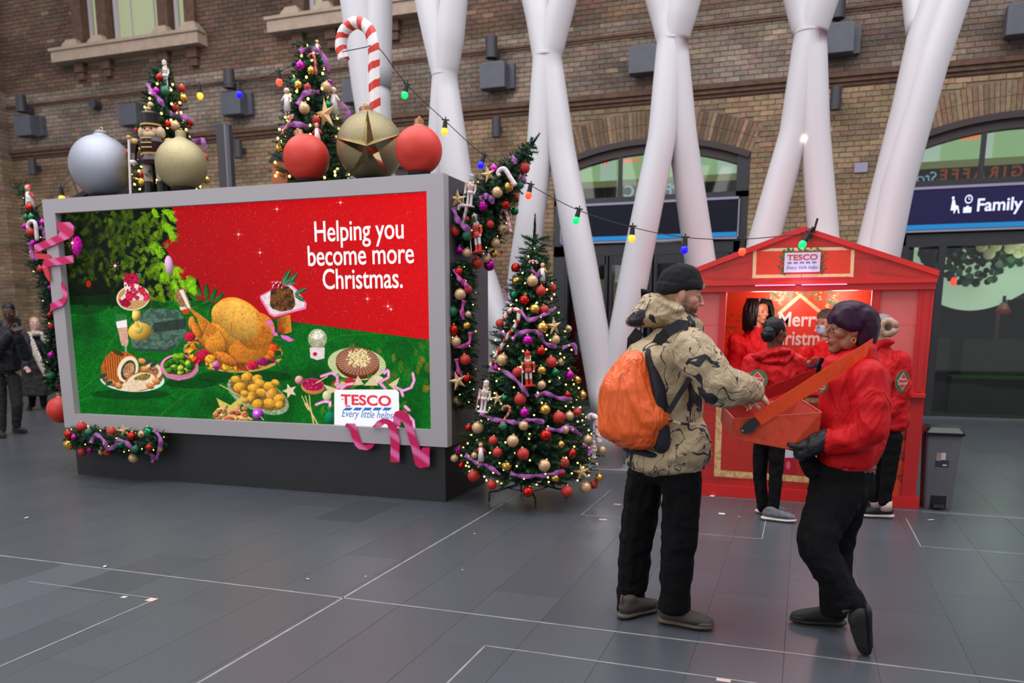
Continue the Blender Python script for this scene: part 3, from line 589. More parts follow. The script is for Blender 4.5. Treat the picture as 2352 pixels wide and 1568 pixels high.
def ell(x, y, rx, ry, col, rot=0, sh=0.0, nz=0.0, edge=None, ew=1.5, lx=-.5, ly=-.6, tex=None, alpha=1.0, ncol=None):
    R = max(rx, ry)+2; s = win(x-R, y-R, x+R, y+R)
    if s is None: return
    X = XX[s]-x; Y = YY[s]-y; c_, s_ = math.cos(rot), math.sin(rot); u = (X*c_+Y*s_)/rx; v = (-X*s_+Y*c_)/ry
    d = np.sqrt(u*u+v*v); m = np.clip((1-d)*min(rx, ry)*CS*.7+.5, 0, 1)*alpha
    k = 1+sh*(u*lx+v*ly)-sh*.35*d*d
    if nz: k = k*(1+nz*((tex if tex is not None else N3)[s]-.5)*2)
    cc = np.asarray(col, np.float32)*np.clip(k, .1, 2.2)[..., None]
    if ncol is not None: q = np.clip((N1[s]-.5)*8+.3, 0, 1)[..., None]; cc = cc*(1-q*.8)+np.asarray(ncol, np.float32)*q*.8
    if edge is not None: e = np.clip((d-(1-ew/min(rx, ry)))*min(rx, ry)*CS, 0, 1)[..., None]; cc = cc*(1-e)+np.asarray(edge, np.float32)*e
    put(s, m, np.clip(cc, 0, 1))
def poly(P, col, nz=0.0, ncol=None, tex=None, alpha=1.0, gx=0, gy=0):
    P = np.array(P, np.float32); s = win(P[:, 0].min(), P[:, 1].min(), P[:, 0].max(), P[:, 1].max())
    if s is None: return
    X = XX[s]; Y = YY[s]; ins = np.zeros(X.shape, bool); n = len(P); j = n-1
    for i in range(n):
        xi, yi, xj, yj = *P[i], *P[j]
        if yi != yj: ins ^= ((yi > Y) != (yj > Y)) & (X < (xj-xi)*(Y-yi)/(yj-yi)+xi)
        j = i
    c0 = P.mean(0); k = np.ones(X.shape, np.float32)+gx*(X-c0[0])+gy*(Y-c0[1])
    if nz: k = k*(1+nz*((tex if tex is not None else N3)[s]-.5)*2)
    cc = np.asarray(col, np.float32)*np.clip(k, .1, 2.5)[..., None]
    if ncol is not None: q = np.clip((N1[s]-.5)*9+.2, 0, 1)[..., None]; cc = cc*(1-q)+np.asarray(ncol, np.float32)*q
    put(s, ins.astype(np.float32)*alpha, np.clip(cc, 0, 1))
def line(x0, y0, x1, y1, w_, col, alpha=1.0):
    s = win(min(x0, x1)-w_, min(y0, y1)-w_, max(x0, x1)+w_, max(y0, y1)+w_)
    if s is None: return
    dx, dy = x1-x0, y1-y0; L = dx*dx+dy*dy+1e-6; t = np.clip(((XX[s]-x0)*dx+(YY[s]-y0)*dy)/L, 0, 1)
    d = np.hypot(XX[s]-x0-t*dx, YY[s]-y0-t*dy); put(s, np.clip((w_/2-d)*CS+.5, 0, 1)*alpha, col)
def c8(r, g, b): return (r/255, g/255, b/255)
A_ = lambda x, y: (130+x/5.809, 450+y/5.809)
B_ = lambda x, y: (210+x/4.9, 600+y/4.9)
C_ = lambda x, y: (400+x/6.273, 620+y/6.273)
D_ = lambda x, y: (470+x/6.032, 720+y/6.032)
E_ = lambda x, y: (680+x/4.2375, 720+y/4.2375)
pr = random.Random(11)
g = np.clip(.72+.28*(XX-250)/700-.1*(YY-600)/400, .6, 1.05); IMG[:] = np.stack([.86*g*(.94+.12*N3), .03+.02*N3, .06+.03*N3], -1)
for k in range(1500):
    x, y = pr.uniform(350, 990), pr.uniform(435, 790); ell(x, y, pr.uniform(.3, .9), pr.uniform(.3, .9), c8(255, pr.randint(120, 220), pr.randint(110, 180)), alpha=pr.uniform(.3, .9))
for x, y, r in ((548, 538, 12), (597, 580, 9), (636, 480, 9), (782, 465, 9), (844, 686, 11), (891, 703, 12), (898, 710, 6)):
    for a in range(4): dx, dy = r*math.cos(a*math.pi/4), r*math.sin(a*math.pi/4); q = 1 if a % 2 == 0 else .5; line(x-dx*q, y-dy*q, x+dx*q, y+dy*q, .7, c8(255, 170, 180), .8)
    ell(x, y, 2.2, 2.2, (1, .93, .93))
# green tablecloth
G1 = c8(6, 104, 26); T = [(140, 700), (200, 680), (270, 668), (330, 676), (470, 690), (600, 728), (690, 741), (990, 781), (995, 1000), (140, 1000)]
poly(T, G1, .28); s = win(140, 660, 1000, 1000); m = ((YY[s] > 668) & (IMG[s][..., 1] > .2) & (IMG[s][..., 0] < .3)).astype(np.float32)
q = np.clip((N2[s]-.42)*2.8, 0, 1)*m; IMG[s] = IMG[s]*(1-.6*q[..., None])+np.array([.02, .20, .05])*.6*q[..., None]
for k in range(26):
    x, y = pr.uniform(800, 985), pr.uniform(780, 905); ell(x, y, pr.uniform(3, 9), pr.uniform(6, 16), c8(190, 120, 30), nz=.3, alpha=pr.uniform(.15, .55))
for P in (((170, 930), (215, 905), (260, 850)), ((300, 730), (250, 790), (230, 860), (180, 900)), ((720, 800), (780, 770), (870, 765)), ((620, 860), (640, 900), (650, 940)), ((470, 880), (420, 910), (360, 960))):
    for a, b in zip(P[:-1], P[1:]): line(*a, *b, 1.0, c8(110, 150, 50), .6)
# fir tree
poly([(138, 430), (395, 476), (408, 530), (372, 560), (398, 600), (398, 640), (455, 640), (462, 668), (440, 690), (330, 690), (250, 700), (140, 700)], c8(8, 20, 6))
def sprig(x, y, a, L, col, n=15, nl=9):
    ex, ey = x+L*math.cos(a), y+L*math.sin(a); line(x, y, ex, ey, 1.2, tuple(c*.6 for c in col), .9)
    for k in range(n):
        t = k/n; bx, by = x+(ex-x)*t, y+(ey-y)*t; l_ = nl*(1-.4*t)
        for sg in (-1, 1):
            aa = a+sg*pr.uniform(.5, .9); f = pr.uniform(.7, 1.25); line(bx, by, bx+l_*math.cos(aa), by+l_*math.sin(aa), .75, tuple(min(c*f, 1) for c in col), .95)
for k in range(520):
    x, y = pr.uniform(140, 420), pr.uniform(480, 690)
    if y < 560 and x > 392 or (y > 560 and x > 375+(y-560)*.5) or (352 < x < 385 and 535 < y < 590): continue
    lum = float(np.clip(.16+.85*(x-150)/290+pr.uniform(-.22, .22), .08, 1.0)*(.35 if y > 640 and x < 330 else 1)); sprig(x, y, pr.uniform(.4, 2.6), pr.uniform(10, 24), (.46*lum, .64*lum, .07*lum), 15, 7)
for (x, y, a) in ((376, 480, .5), (385, 490, .9), (378, 515, .8), (388, 530, 1.2), (345, 560, .9), (365, 570, 1.0), (372, 600, 1.3), (380, 620, 1.6), (400, 620, .7), (415, 640, 1.1), (436, 648, 1.0), (445, 655, 1.4), (430, 640, .4), (352, 480, 1.2), (400, 645, 1.5)):
    for q in range(3): sprig(x+pr.uniform(-6, 6), y+pr.uniform(-6, 6), a+pr.uniform(-.3, .3), 22, (.55, .82, .08), 14, 9)
ell(*A_(272, 665), 12, 22, c8(190, 10, 150), nz=.5, sh=.5); ell(*A_(1500, 920), 9.5, 22, c8(220, 170, 215), rot=-.12, sh=.45)
ell(*A_(425, 1170), 6, 8, c8(170, 30, 14)); ell(*A_(1105, 1055), 4, 5, c8(10, 140, 90))
for (x, y) in (A_(210, 625), A_(780, 930)):
    for a in range(8): line(x, y, x+12*math.cos(a*.785), y+12*math.sin(a*.785), .8, c8(250, 180, 130), .8)
    ell(x, y, 3, 3, (1, .92, .85))
for x, y, rx, ry in ((190, 700, 60, 22), (250, 690, 60, 14), (330, 700, 60, 10), (560, 865, 110, 16), (300, 905, 90, 12), (440, 880, 60, 12)): ell(x, y, rx, ry, c8(4, 44, 12), alpha=.55)
# slate blocks, cake stand, flute
poly([B_(*p) for p in ((420, 720), (560, 600), (650, 525), (980, 545), (1070, 700), (1060, 900), (860, 1005), (470, 985), (440, 880))], c8(84, 112, 98), .25, c8(58, 84, 72))
poly([B_(*p) for p in ((700, 690), (1070, 640), (1060, 760), (700, 800))], c8(38, 48, 44), alpha=.8); poly([B_(*p) for p in ((470, 978), (850, 992), (950, 920), (955, 950), (855, 1020), (475, 1000))], c8(50, 66, 62))
ell(*B_(545, 790), 27, 21, c8(228, 180, 70), rot=-.1, sh=.5); ell(*B_(525, 745), 12, 14, c8(245, 215, 110), sh=.4); poly([B_(*p) for p in ((462, 555), (548, 555), (552, 620), (528, 680), (548, 740), (500, 750), (470, 735), (490, 680), (458, 620))], c8(236, 190, 76), .05, gx=-.03); ell(*B_(500, 615), 9, 12, c8(244, 206, 96), sh=.6)
ell(*B_(470, 410), 38.5, 29, c8(196, 150, 96), rot=-.12, edge=c8(250, 226, 200), ew=2.5, nz=.1)
poly([B_(*p) for p in ((360, 160), (520, 140), (545, 300), (548, 430), (480, 440), (390, 430), (370, 300))], c8(248, 226, 206), .05, c8(190, 40, 80)); poly([B_(*p) for p in ((358, 160), (400, 140), (470, 130), (530, 150), (535, 262), (470, 250), (420, 290), (372, 210))], c8(176, 20, 66), .5)
poly([B_(*p) for p in ((370, 362), (450, 480), (400, 520), (340, 500), (310, 440))], c8(150, 14, 52), .5); poly([B_(*p) for p in ((370, 362), (395, 400), (340, 440), (325, 420))], c8(246, 220, 214)); ell(*B_(570, 330), 7, 9, c8(190, 40, 60), nz=.5); ell(*B_(615, 400), 9, 10, c8(210, 50, 80), nz=.5); ell(*B_(560, 410), 6, 7, c8(240, 200, 200)); ell(*B_(430, 390), 9, 12, c8(200, 26, 70), nz=.6)
for p in ((410, 320), (480, 365), (530, 405), (385, 270)): ell(*B_(*p), 2, 2, c8(60, 10, 25))
poly([B_(*p) for p in ((268, 610), (300, 590), (370, 595), (398, 620), (418, 920), (395, 1010), (365, 1010), (325, 920))], c8(120, 140, 120), alpha=.35); poly([B_(*p) for p in ((275, 680), (398, 660), (416, 915), (395, 960), (340, 945))], c8(214, 164, 140), .15); poly([B_(*p) for p in ((275, 680), (395, 655), (402, 740), (290, 752))], c8(248, 236, 238)); line(*B_(385, 955), *B_(390, 1015), 3, c8(200, 210, 200), .8)
# rolled roast
ell(*B_(460, 1330), 74, 28, c8(214, 236, 222), rot=.05); ell(*B_(460, 1310), 70, 26, c8(120, 90, 60), nz=.5)
poly([B_(*p) for p in ((110, 1180), (150, 1080), (230, 1010), (400, 1020), (500, 1070), (530, 1160), (500, 1260), (300, 1360), (170, 1330), (115, 1260))], c8(186, 92, 34), .3)
for k in range(7): line(*B_(150+k*28, 1090-k*10), *B_(180+k*24, 1330), 1.6, c8(96, 36, 14), .8); line(*B_(163+k*28, 1090-k*10), *B_(193+k*24, 1330), 2, c8(225, 130, 60), .6)
ell(*B_(410, 1215), 23, 31, c8(244, 226, 196), rot=.35); ell(*B_(415, 1225), 16, 24, c8(64, 76, 30), rot=.35, nz=.5); ell(*B_(420, 1225), 12, 18, c8(186, 130, 96), rot=.35, nz=.4)
ell(*B_(690, 1240), 24, 22, c8(236, 210, 176), edge=c8(150, 80, 40), ew=3); ell(*B_(685, 1240), 15, 12, c8(150, 104, 76), nz=.6); ell(*B_(560, 1350), 38, 22, c8(240, 216, 184), rot=-.2, edge=c8(190, 110, 60), ew=3); ell(*B_(570, 1310), 20, 8, c8(120, 106, 50), rot=-.3, nz=.6); ell(*B_(480, 1400), 30, 13, c8(236, 208, 176), rot=-.1, nz=.15)
for p in ((300, 1400), (570, 1125), (600, 1215), (730, 1350), (660, 1400), (230, 1370)): ell(*B_(*p), 10, 7, c8(216, 140, 76), rot=.4, sh=.5, nz=.2)
for p in ((640, 1130), (700, 1160), (200, 1370), (130, 1290)): ell(*B_(*p), 9, 5, c8(46, 70, 50), rot=-.5)
ell(*B_(300, 1030), 14, 5, c8(60, 60, 24), rot=.4, nz=.5)
# sprouts
ell(*B_(990, 1190), 44, 29, c8(226, 140, 176), rot=.08, sh=.2); ell(*B_(990, 1170), 37, 22, c8(70, 60, 30))
for k in range(34):
    a = pr.uniform(0, 6.28); q = math.sqrt(pr.random()); x, y = B_(990+150*q*math.cos(a), 1165+105*q*math.sin(a)); ell(x, y, pr.uniform(6, 9), pr.uniform(5.5, 8), pr.choice([c8(120, 160, 20), c8(36, 110, 20), c8(170, 190, 60), c8(60, 130, 26)]), sh=.7, nz=.25)
poly([B_(*p) for p in ((778, 1190), (830, 1270), (960, 1320), (1110, 1290), (1200, 1180), (1205, 1230), (1110, 1310), (980, 1342), (850, 1310), (785, 1240))], c8(214, 120, 160))
# turkey
ell(*C_(850, 1180), 114, 47, c8(196, 158, 80), rot=.06); ell(*C_(850, 1168), 109, 43, c8(120, 76, 30), nz=.4)
for k in range(60):
    a = pr.uniform(-.2, 3.4); x, y = C_(850+640*math.cos(a), 1165+250*math.sin(a)); ell(x, y, pr.uniform(5, 10), pr.uniform(4, 8), pr.choice([c8(190, 16, 56), c8(236, 120, 20), c8(150, 20, 90), c8(240, 170, 40), c8(30, 70, 26)]), rot=a, sh=.4, nz=.4)
for p, r, cc in (((230, 960), 13, c8(200, 20, 60)), ((430, 1230), 16, c8(190, 20, 60)), ((1130, 1370), 13, c8(206, 24, 70)), ((1270, 1300), 15, c8(160, 30, 110)), ((1410, 1130), 12, c8(232, 80, 20)), ((1370, 1220), 13, c8(240, 120, 20)), ((590, 1350), 9, c8(216, 130, 170)), ((770, 1390), 13, c8(240, 170, 40)), ((300, 1090), 11, c8(240, 130, 30)), ((520, 1280), 12, c8(246, 170, 40))): ell(*C_(*p), r, r*.85, cc, sh=.4, nz=.4)
for (x, y, a, L) in ((420, 480, -.4, 24), (330, 430, -2.6, 24), (470, 400, -1.6, 34), (540, 440, -1.2, 32), (600, 450, -.8, 28), (380, 370, -1.9, 26), (330, 520, 2.9, 22), (480, 640, -1.3, 24), (300, 1060, .7, 22), (330, 1160, 2.7, 20), (60, 1010, .3, 24), (1470, 1000, .2, 20), (1460, 1260, -.2, 24), (1470, 1330, .9, 20), (500, 1380, 2.9, 18), (850, 1490, .4, 18)):
    x_, y_ = C_(x, y); ell(x_+.4*L*math.cos(a), y_+.4*L*math.sin(a), L*.55, L*.18, c8(30, 96, 34), rot=a, nz=.2, sh=.4); line(x_, y_, x_+L*math.cos(a), y_+L*math.sin(a), .8, c8(110, 160, 80), .7)
ell(*C_(960, 850), 81, 57, c8(226, 150, 50), rot=.92, sh=.38, nz=.16); ell(*C_(760, 640), 36, 30, c8(232, 164, 62), rot=.3, sh=.3, nz=.16); ell(*C_(1080, 1140), 48, 30, c8(206, 120, 36), rot=-.2, sh=.2, nz=.2); ell(*C_(1180, 880), 42, 44, c8(208, 122, 36), rot=.9, sh=.25, nz=.22); ell(*C_(930, 720), 52, 40, c8(236, 172, 72), rot=.8, sh=.3, nz=.14)
poly([C_(*p) for p in ((1260, 800), (1440, 930), (1380, 970), (1250, 1000))], c8(190, 104, 30), .2)
ell(*C_(560, 960), 37, 30, c8(222, 144, 46), rot=.6, sh=.4, nz=.16); poly([C_(*p) for p in ((215, 570), (260, 560), (480, 720), (660, 860), (500, 980), (390, 900), (330, 700))], c8(206, 124, 40), .2); ell(*C_(600, 1080), 26, 20, c8(214, 134, 40), rot=.2, sh=.3, nz=.2)
ell(*C_(255, 770), 8, 17, c8(214, 130, 50), sh=.5, nz=.2); ell(*C_(330, 870), 10, 20, c8(208, 120, 40), rot=-.5, sh=.4, nz=.2)
for a, b in (((660, 870), (745, 1020)), ((745, 1020), (750, 1170)), ((830, 760), (820, 880)), ((760, 1170), (900, 1300)), ((400, 960), (480, 760))): line(*C_(*a), *C_(*b), 1.6, c8(120, 56, 14), .8)
ell(*C_(740, 1280), 30, 12, c8(206, 116, 40), rot=.5, sh=.4, nz=.3); ell(*C_(970, 1390), 14, 8, c8(130, 60, 26), rot=.5, nz=.4)
for k in range(60): x, y = C_(pr.uniform(450, 1330), pr.uniform(520, 1290)); a = pr.uniform(0, 3); 
for k in range(70):
    a = pr.uniform(0, 6.28); q = math.sqrt(pr.random()); x, y = C_(930+q*430*math.cos(a), 880+q*400*math.sin(a)); b = pr.uniform(0, 3); l_ = pr.uniform(2, 6); line(x, y, x+l_*math.cos(b), y+l_*math.sin(b), .9, c8(90, 70, 20), .7)
poly([C_(*p) for p in ((20, 330), (60, 270), (150, 260), (180, 340), (250, 560), (200, 590), (90, 520), (30, 420))], c8(150, 110, 76), .4); poly([C_(*p) for p in ((70, 290), (130, 280), (240, 560), (190, 540))], c8(246, 226, 214)); poly([C_(*p) for p in ((75, 530), (160, 530), (200, 580), (90, 580))], c8(240, 210, 190)); ell(*C_(165, 600), 8, 6, c8(210, 60, 26))
# pudding on its stand
poly([C_(*p) for p in ((1480, 670), (1670, 640), (1695, 890), (1590, 920), (1490, 880))], c8(176, 104, 30), .2, gx=.02); poly([C_(*p) for p in ((1490, 820), (1580, 830), (1590, 910), (1490, 880))], c8(190, 40, 20), .2, alpha=.8)
poly([C_(*p) for p in ((1235, 370), (1420, 270), (1680, 200), (1770, 280), (1910, 480), (1900, 560), (1440, 680), (1370, 640), (1240, 420))], c8(240, 130, 180)); poly([C_(*p) for p in ((1250, 385), (1430, 285), (1670, 220), (1750, 290), (1885, 480), (1870, 535), (1440, 650), (1390, 620))], c8(236, 214, 222), .15)
poly([C_(*p) for p in ((1390, 290), (1450, 250), (1640, 230), (1710, 290), (1750, 500), (1700, 570), (1550, 600), (1420, 560), (1380, 510))], c8(120, 74, 36), .35, c8(64, 40, 30)); 
for k in range(22): x, y = C_(pr.uniform(1400, 1590), pr.uniform(165, 295)); ell(x, y, 3, 3.4, c8(200, 30, 60), sh=.8)
for k in range(12): x, y = C_(pr.uniform(1410, 1570), pr.uniform(160, 270)); ell(x, y, 1.4, 1.6, c8(250, 210, 215))
for (x, y, a, L) in ((1560, 210, -1.1, 38), (1640, 210, -.9, 34), (1580, 220, -.75, 24), (1740, 350, -.5, 30), (1740, 360, .55, 26), (1650, 190, .05, 18)): x_, y_ = C_(x, y); ell(x_+.5*L*math.cos(a), y_+.5*L*math.sin(a), L*.5, L*.17, c8(44, 104, 60), rot=a, nz=.3, sh=.4); line(x_, y_, x_+L*math.cos(a), y_+L*math.sin(a), .9, c8(190, 215, 170), .8)
for P in (((1310, 740), (1400, 720), (1430, 770), (1350, 800)), ((1390, 800), (1440, 820), (1450, 880), (1410, 900)), ((1430, 890), (1480, 900), (1500, 950), (1440, 950)), ((1530, 930), (1640, 950), (1730, 1010), (1660, 1035), (1550, 980))): poly([C_(*p) for p in P], c8(232, 110, 200))
# gin glass, potatoes, star, sauce bowl, cutlery
ell(*D_(1565, 350), 21.5, 23, c8(196, 190, 160), nz=.25, sh=.2, alpha=.95); poly([D_(*p) for p in ((1455, 470), (1665, 470), (1660, 620), (1560, 645), (1465, 610))], c8(232, 214, 216), .08); ell(*D_(1530, 560), 5, 4.5, c8(190, 30, 70)); ell(*D_(1565, 300), 12, 10, c8(236, 230, 214), nz=.2)
for k in range(12): line(*D_(1480, 400), *D_(1380+pr.uniform(0, 160), 260+pr.uniform(0, 220)), .8, c8(110, 150, 60), .7)
ell(*D_(740, 1130), 76, 36, c8(176, 178, 150), rot=.42, nz=.4, alpha=.75); ell(*D_(740, 1100), 68, 31, c8(130, 92, 40), rot=.42, nz=.4)
for p, r in (((430, 920), 12), ((590, 880), 14), ((490, 1020), 15), ((730, 900), 12), ((760, 970), 13), ((680, 1040), 14), ((900, 1010), 14), ((790, 1100), 13), ((650, 1150), 14), ((940, 1110), 15), ((1040, 1180), 14), ((900, 1250), 15), ((740, 1250), 14), ((550, 1110), 10), ((1040, 1260), 11), ((980, 960), 10), ((560, 1200), 9)): ell(*D_(*p), r, r*.78, c8(222, 160, 52), rot=pr.uniform(-.6, .6), sh=.5, nz=.2)
ell(*D_(870, 1110), 4, 4, c8(226, 150, 170)); line(*D_(210, 985), *D_(500, 1140), 2.4, c8(214, 176, 110)); line(*D_(500, 1140), *D_(640, 1200), 2.6, c8(200, 160, 90))
def star(x, y, r, col, rot=0): poly([(x+(r if k % 2 == 0 else r*.42)*math.cos(rot+k*math.pi/5), y+(r if k % 2 == 0 else r*.42)*math.sin(rot+k*math.pi/5)) for k in range(10)], col, .08)
star(*D_(1180, 1070), 18, c8(226, 206, 172), -1.9); ell(*D_(1310, 920), 10, 10, c8(214, 150, 140), sh=.6, nz=.3)
ell(*D_(1500, 1010), 27, 18, c8(220, 150, 60), rot=.1, sh=.2); ell(*D_(1500, 985), 26, 15, c8(196, 70, 120), rot=.1); ell(*D_(1500, 985), 23.5, 13, c8(160, 20, 70), rot=.1, nz=.5)
for k in range(16): x, y = D_(pr.uniform(1400, 1600), pr.uniform(930, 1040)); ell(x, y, 3, 2.6, c8(206, 40, 90), sh=.7)
line(*D_(1545, 960), *D_(1700, 870), 2.5, c8(226, 200, 120))
for a, b, ww in (((1345, 1140), (1430, 1310), 2.2), ((1395, 1140), (1445, 1300), 2.2), ((1450, 1130), (1465, 1300), 2.4), ((1440, 1300), (1560, 1520), 3.4), ((1465, 1300), (1510, 1520), 3.4), ((1400, 1250), (1440, 1320), 6)): line(*D_(*a), *D_(*b), ww, c8(226, 188, 124))
# crescent rolls and purple bauble
star(*D_(370, 1400), 52, c8(214, 190, 96), -2.3)
for k in range(20): x, y = D_(pr.uniform(150, 590), pr.uniform(1290, 1470)); ell(x, y, pr.uniform(7, 13), pr.uniform(4, 7), pr.choice([c8(206, 130, 80), c8(190, 90, 70), c8(214, 160, 100)]), rot=pr.uniform(-.8, .6), sh=.6, nz=.35)
ell(*D_(740, 1390), 13, 13, c8(196, 70, 206), sh=.8); ell(*D_(715, 1370), 3.5, 3.5, c8(245, 210, 245)); line(*D_(780, 1430), *D_(815, 1470), 2.5, c8(200, 160, 190))
# chocolate tart
ell(*E_(592, 490), 67, 37, c8(196, 204, 150), rot=.1, nz=.1); ell(*E_(600, 490), 50, 35, c8(92, 44, 26), rot=.1, nz=.2); ell(*E_(600, 465), 50, 32, c8(142, 84, 60), rot=.1, nz=.15)
for k in range(34):
    a = k*math.pi/17; x, y = E_(600, 465); line(x+24*math.cos(a), y+15*math.sin(a), x+48*math.cos(a+.12), y+30.5*math.sin(a+.12), 1.5, c8(216, 170, 146), .8)
for k in range(330):
    a = pr.uniform(0, 6.28); q = pr.random()**.7; x, y = E_(605+118*q*math.cos(a), 435+92*q*math.sin(a)); ell(x, y, 1.8, 1.6, pr.choice([c8(240, 222, 160), c8(214, 190, 120), c8(250, 236, 190)]))
# the gift sign
ell(*E_(780, 640), 17, 9, c8(232, 214, 170)); ell(*E_(510, 670), 16, 11, c8(190, 40, 40)); ell(*E_(430, 690), 20, 12, c8(200, 190, 150), edge=c8(190, 40, 40), ew=4)
for (x, y) in ((430, 640), (540, 720), (640, 690), (720, 650), (880, 690), (950, 650), (330, 700), (300, 760), (1020, 880), (1060, 940), (300, 900), (240, 940), (310, 990), (1050, 1020)):
    for q in range(3): sprig(*E_(x, y), pr.uniform(-3, 3), 14, (.22, .52, .14), 9, 6)
ell(*E_(330, 1010), 12, 14, c8(8, 120, 84), sh=.5)
for P in (((600, 600), (560, 700), (660, 690)), ((1010, 620), (900, 690), (960, 740)), ((270, 690), (420, 740), (330, 780)), ((750, 600), (660, 700), (800, 700))): poly([E_(*p) for p in P], c8(222, 200, 160), .05)
ell(*E_(300, 800), 10, 12, c8(220, 206, 170), sh=.3)
for P in (((245, 610), (350, 575), (400, 610), (405, 730)), ((440, 730), (490, 690), (560, 680)), ((840, 560), (900, 560), (900, 620), (810, 670), (870, 730)), ((965, 715), (1040, 750), (1120, 720), (1150, 650), (1135, 580)), ((195, 885), (270, 855), (330, 860), (330, 900)), ((1020, 740), (1040, 800)), ((1060, 900), (1100, 940)), ((1090, 990), (1140, 1040), (1150, 1110)), ((860, 580), (890, 550))):
    for a, b in zip(P[:-1], P[1:]):
        line(*E_(*a), *E_(*b), 6.5, c8(236, 120, 196)); n = 4
        for q in range(n): u = (q+.3)/n; x = a[0]+(b[0]-a[0])*u; y = a[1]+(b[1]-a[1])*u; line(*E_(x-8, y+8), *E_(x+8, y-8), 1.6, c8(250, 220, 240))
poly([E_(*p) for p in ((372, 760), (390, 740), (975, 738), (1000, 765), (1008, 1130), (372, 1130))], c8(250, 250, 252))
# resample on to the screen plane
SX0, SX1, SZ0, SZ1, SY = -6.99, -2.93, 0.60, 2.63, 6.405
TW, TH_ = 1900, 950
P0 = np.array([[prj((SX0+(SX1-SX0)*i, SY, SZ0+(SZ1-SZ0)*j)) for i in (0, 1)] for j in (0, 1)])
src = np.array([[0, 0], [1, 0], [0, 1], [1, 1]], float); dst = np.array([P0[0][0], P0[0][1], P0[1][0], P0[1][1]])
Am = []; bm_ = []
for (u, v), (x, y) in zip(src, dst): Am += [[u, v, 1, 0, 0, 0, -x*u, -x*v], [0, 0, 0, u, v, 1, -y*u, -y*v]]; bm_ += [x, y]
hh = np.append(np.linalg.solve(np.array(Am), np.array(bm_)), 1).reshape(3, 3)
vv, uu = np.mgrid[0:TH_, 0:TW]; u = (uu+.5)/TW; v = (vv+.5)/TH_; den = hh[2, 0]*u+hh[2, 1]*v+1
sx = ((hh[0, 0]*u+hh[0, 1]*v+hh[0, 2])/den-CX0)*CS; sy = ((hh[1, 0]*u+hh[1, 1]*v+hh[1, 2])/den-CY0)*CS
sx = np.clip(sx, 0, CWd-2); sy = np.clip(sy, 0, CHt-2); x0 = sx.astype(int); y0 = sy.astype(int); fx = (sx-x0)[..., None]; fy = (sy-y0)[..., None]
tex = (IMG[y0, x0]*(1-fx)+IMG[y0, x0+1]*fx)*(1-fy)+(IMG[y0+1, x0]*(1-fx)+IMG[y0+1, x0+1]*fx)*fy
def make_image(name, arr):
    im = bpy.data.images.new(name, arr.shape[1], arr.shape[0], alpha=False); a = np.ones((arr.shape[0], arr.shape[1], 4), np.float32); a[..., :3] = np.clip(arr, 0, 1); im.pixels.foreach_set(a.ravel()); im.update(); im.pack(); return im
def image_mat(name, im, es, base=.0, rough=.4):
    m = bpy.data.materials.new(name); m.use_nodes = True; nt = m.node_tree; b = nt.nodes['Principled BSDF']; t = nt.nodes.new('ShaderNodeTexImage'); t.image = im; uv = nt.nodes.new('ShaderNodeUVMap'); uv.uv_map = 'UV'
    nt.links.new(uv.outputs[0], t.inputs[0]); b.inputs['Roughness'].default_value = rough; b.inputs['Base Color'].default_value = (base, base, base, 1)
    if es: nt.links.new(t.outputs[0], b.inputs['Emission Color']); b.inputs['Emission Strength'].default_value = es
    else: nt.links.new(t.outputs[0], b.inputs['Base Color'])
    return m
def image_plane(name, x0, x1, z0, z1, y, m, parent, th=.02):
    mb = MB().bb(x0, x1, y, y+th, z0, z1); o = mb.build(name, m, parent); me = o.data; uvl = me.uv_layers.new(name='UV'); off = OFF[parent.name]
    for l in me.loops: p = me.vertices[l.vertex_index].co+off; uvl.data[l.index].uv = ((p.x-x0)/(x1-x0), (p.z-z0)/(z1-z0))
    return o
M_screen = image_mat('led_screen', make_image('screen_picture', tex[::1]), 1.0, .0, .6); M_screen.node_tree.nodes['Principled BSDF'].inputs['Specular IOR Level'].default_value = .1

# ---------------------------------------------------------------- billboard
FY = 6.335
M_fr = mat('billboard_frame', srgb(170, 164, 167), .55, noise_s=2, noise_a=.02); M_side = mat('billboard_side', srgb(78, 76, 82), .6, noise_s=1.2, noise_a=.06); M_base = mat('billboard_base', srgb(30, 30, 33), .55, noise_s=3, noise_a=.1)
bb = thing('billboard', 'huge box billboard with a pale grey frame round a lit festive food screen', 'billboard', (-4.93, 6.8, 0))
MB().bb(-7.02, -2.86, FY+.05, 7.33, 0, .50).build('base', M_base, bb)
XL, XR, ZB, ZT = -7.08, -2.815, .49, 2.715
mb = MB(); IX0, IX1, IZ0, IZ1 = -6.93, -2.967, .632, 2.582
mb.prism([(XL, FY, ZB), (XR, FY, ZB), (IX1, FY, IZ0), (IX0, FY, IZ0)], (0, 0, 0), (0, .10, 0)); mb.prism([(XR, FY, ZB), (XR, FY, ZT), (IX1, FY, IZ1), (IX1, FY, IZ0)], (0, 0, 0), (0, .10, 0))
mb.prism([(XR, FY, ZT), (XL, FY, ZT), (IX0, FY, IZ1), (IX1, FY, IZ1)], (0, 0, 0), (0, .10, 0)); mb.prism([(XL, FY, ZT), (XL, FY, ZB), (IX0, FY, IZ0), (IX0, FY, IZ1)], (0, 0, 0), (0, .10, 0))
mb.build('frame', M_fr, bb)
MB().bb(XL+.004, XR-.004, FY+.10, 7.33, ZB, ZT-.002).build('casing', M_side, bb)
sc_ = image_plane('screen', SX0, SX1, SZ0, SZ1, SY, M_screen, bb)
mb = MB(); mb.prism([(IX0-.08, SY-.001, IZ0-.05), (SX1, SY-.001, IZ0-.05), (SX1, SY-.001, IZ0), (IX0, SY-.001, IZ0)], (0, 0, 0), (0, .0005, 0))
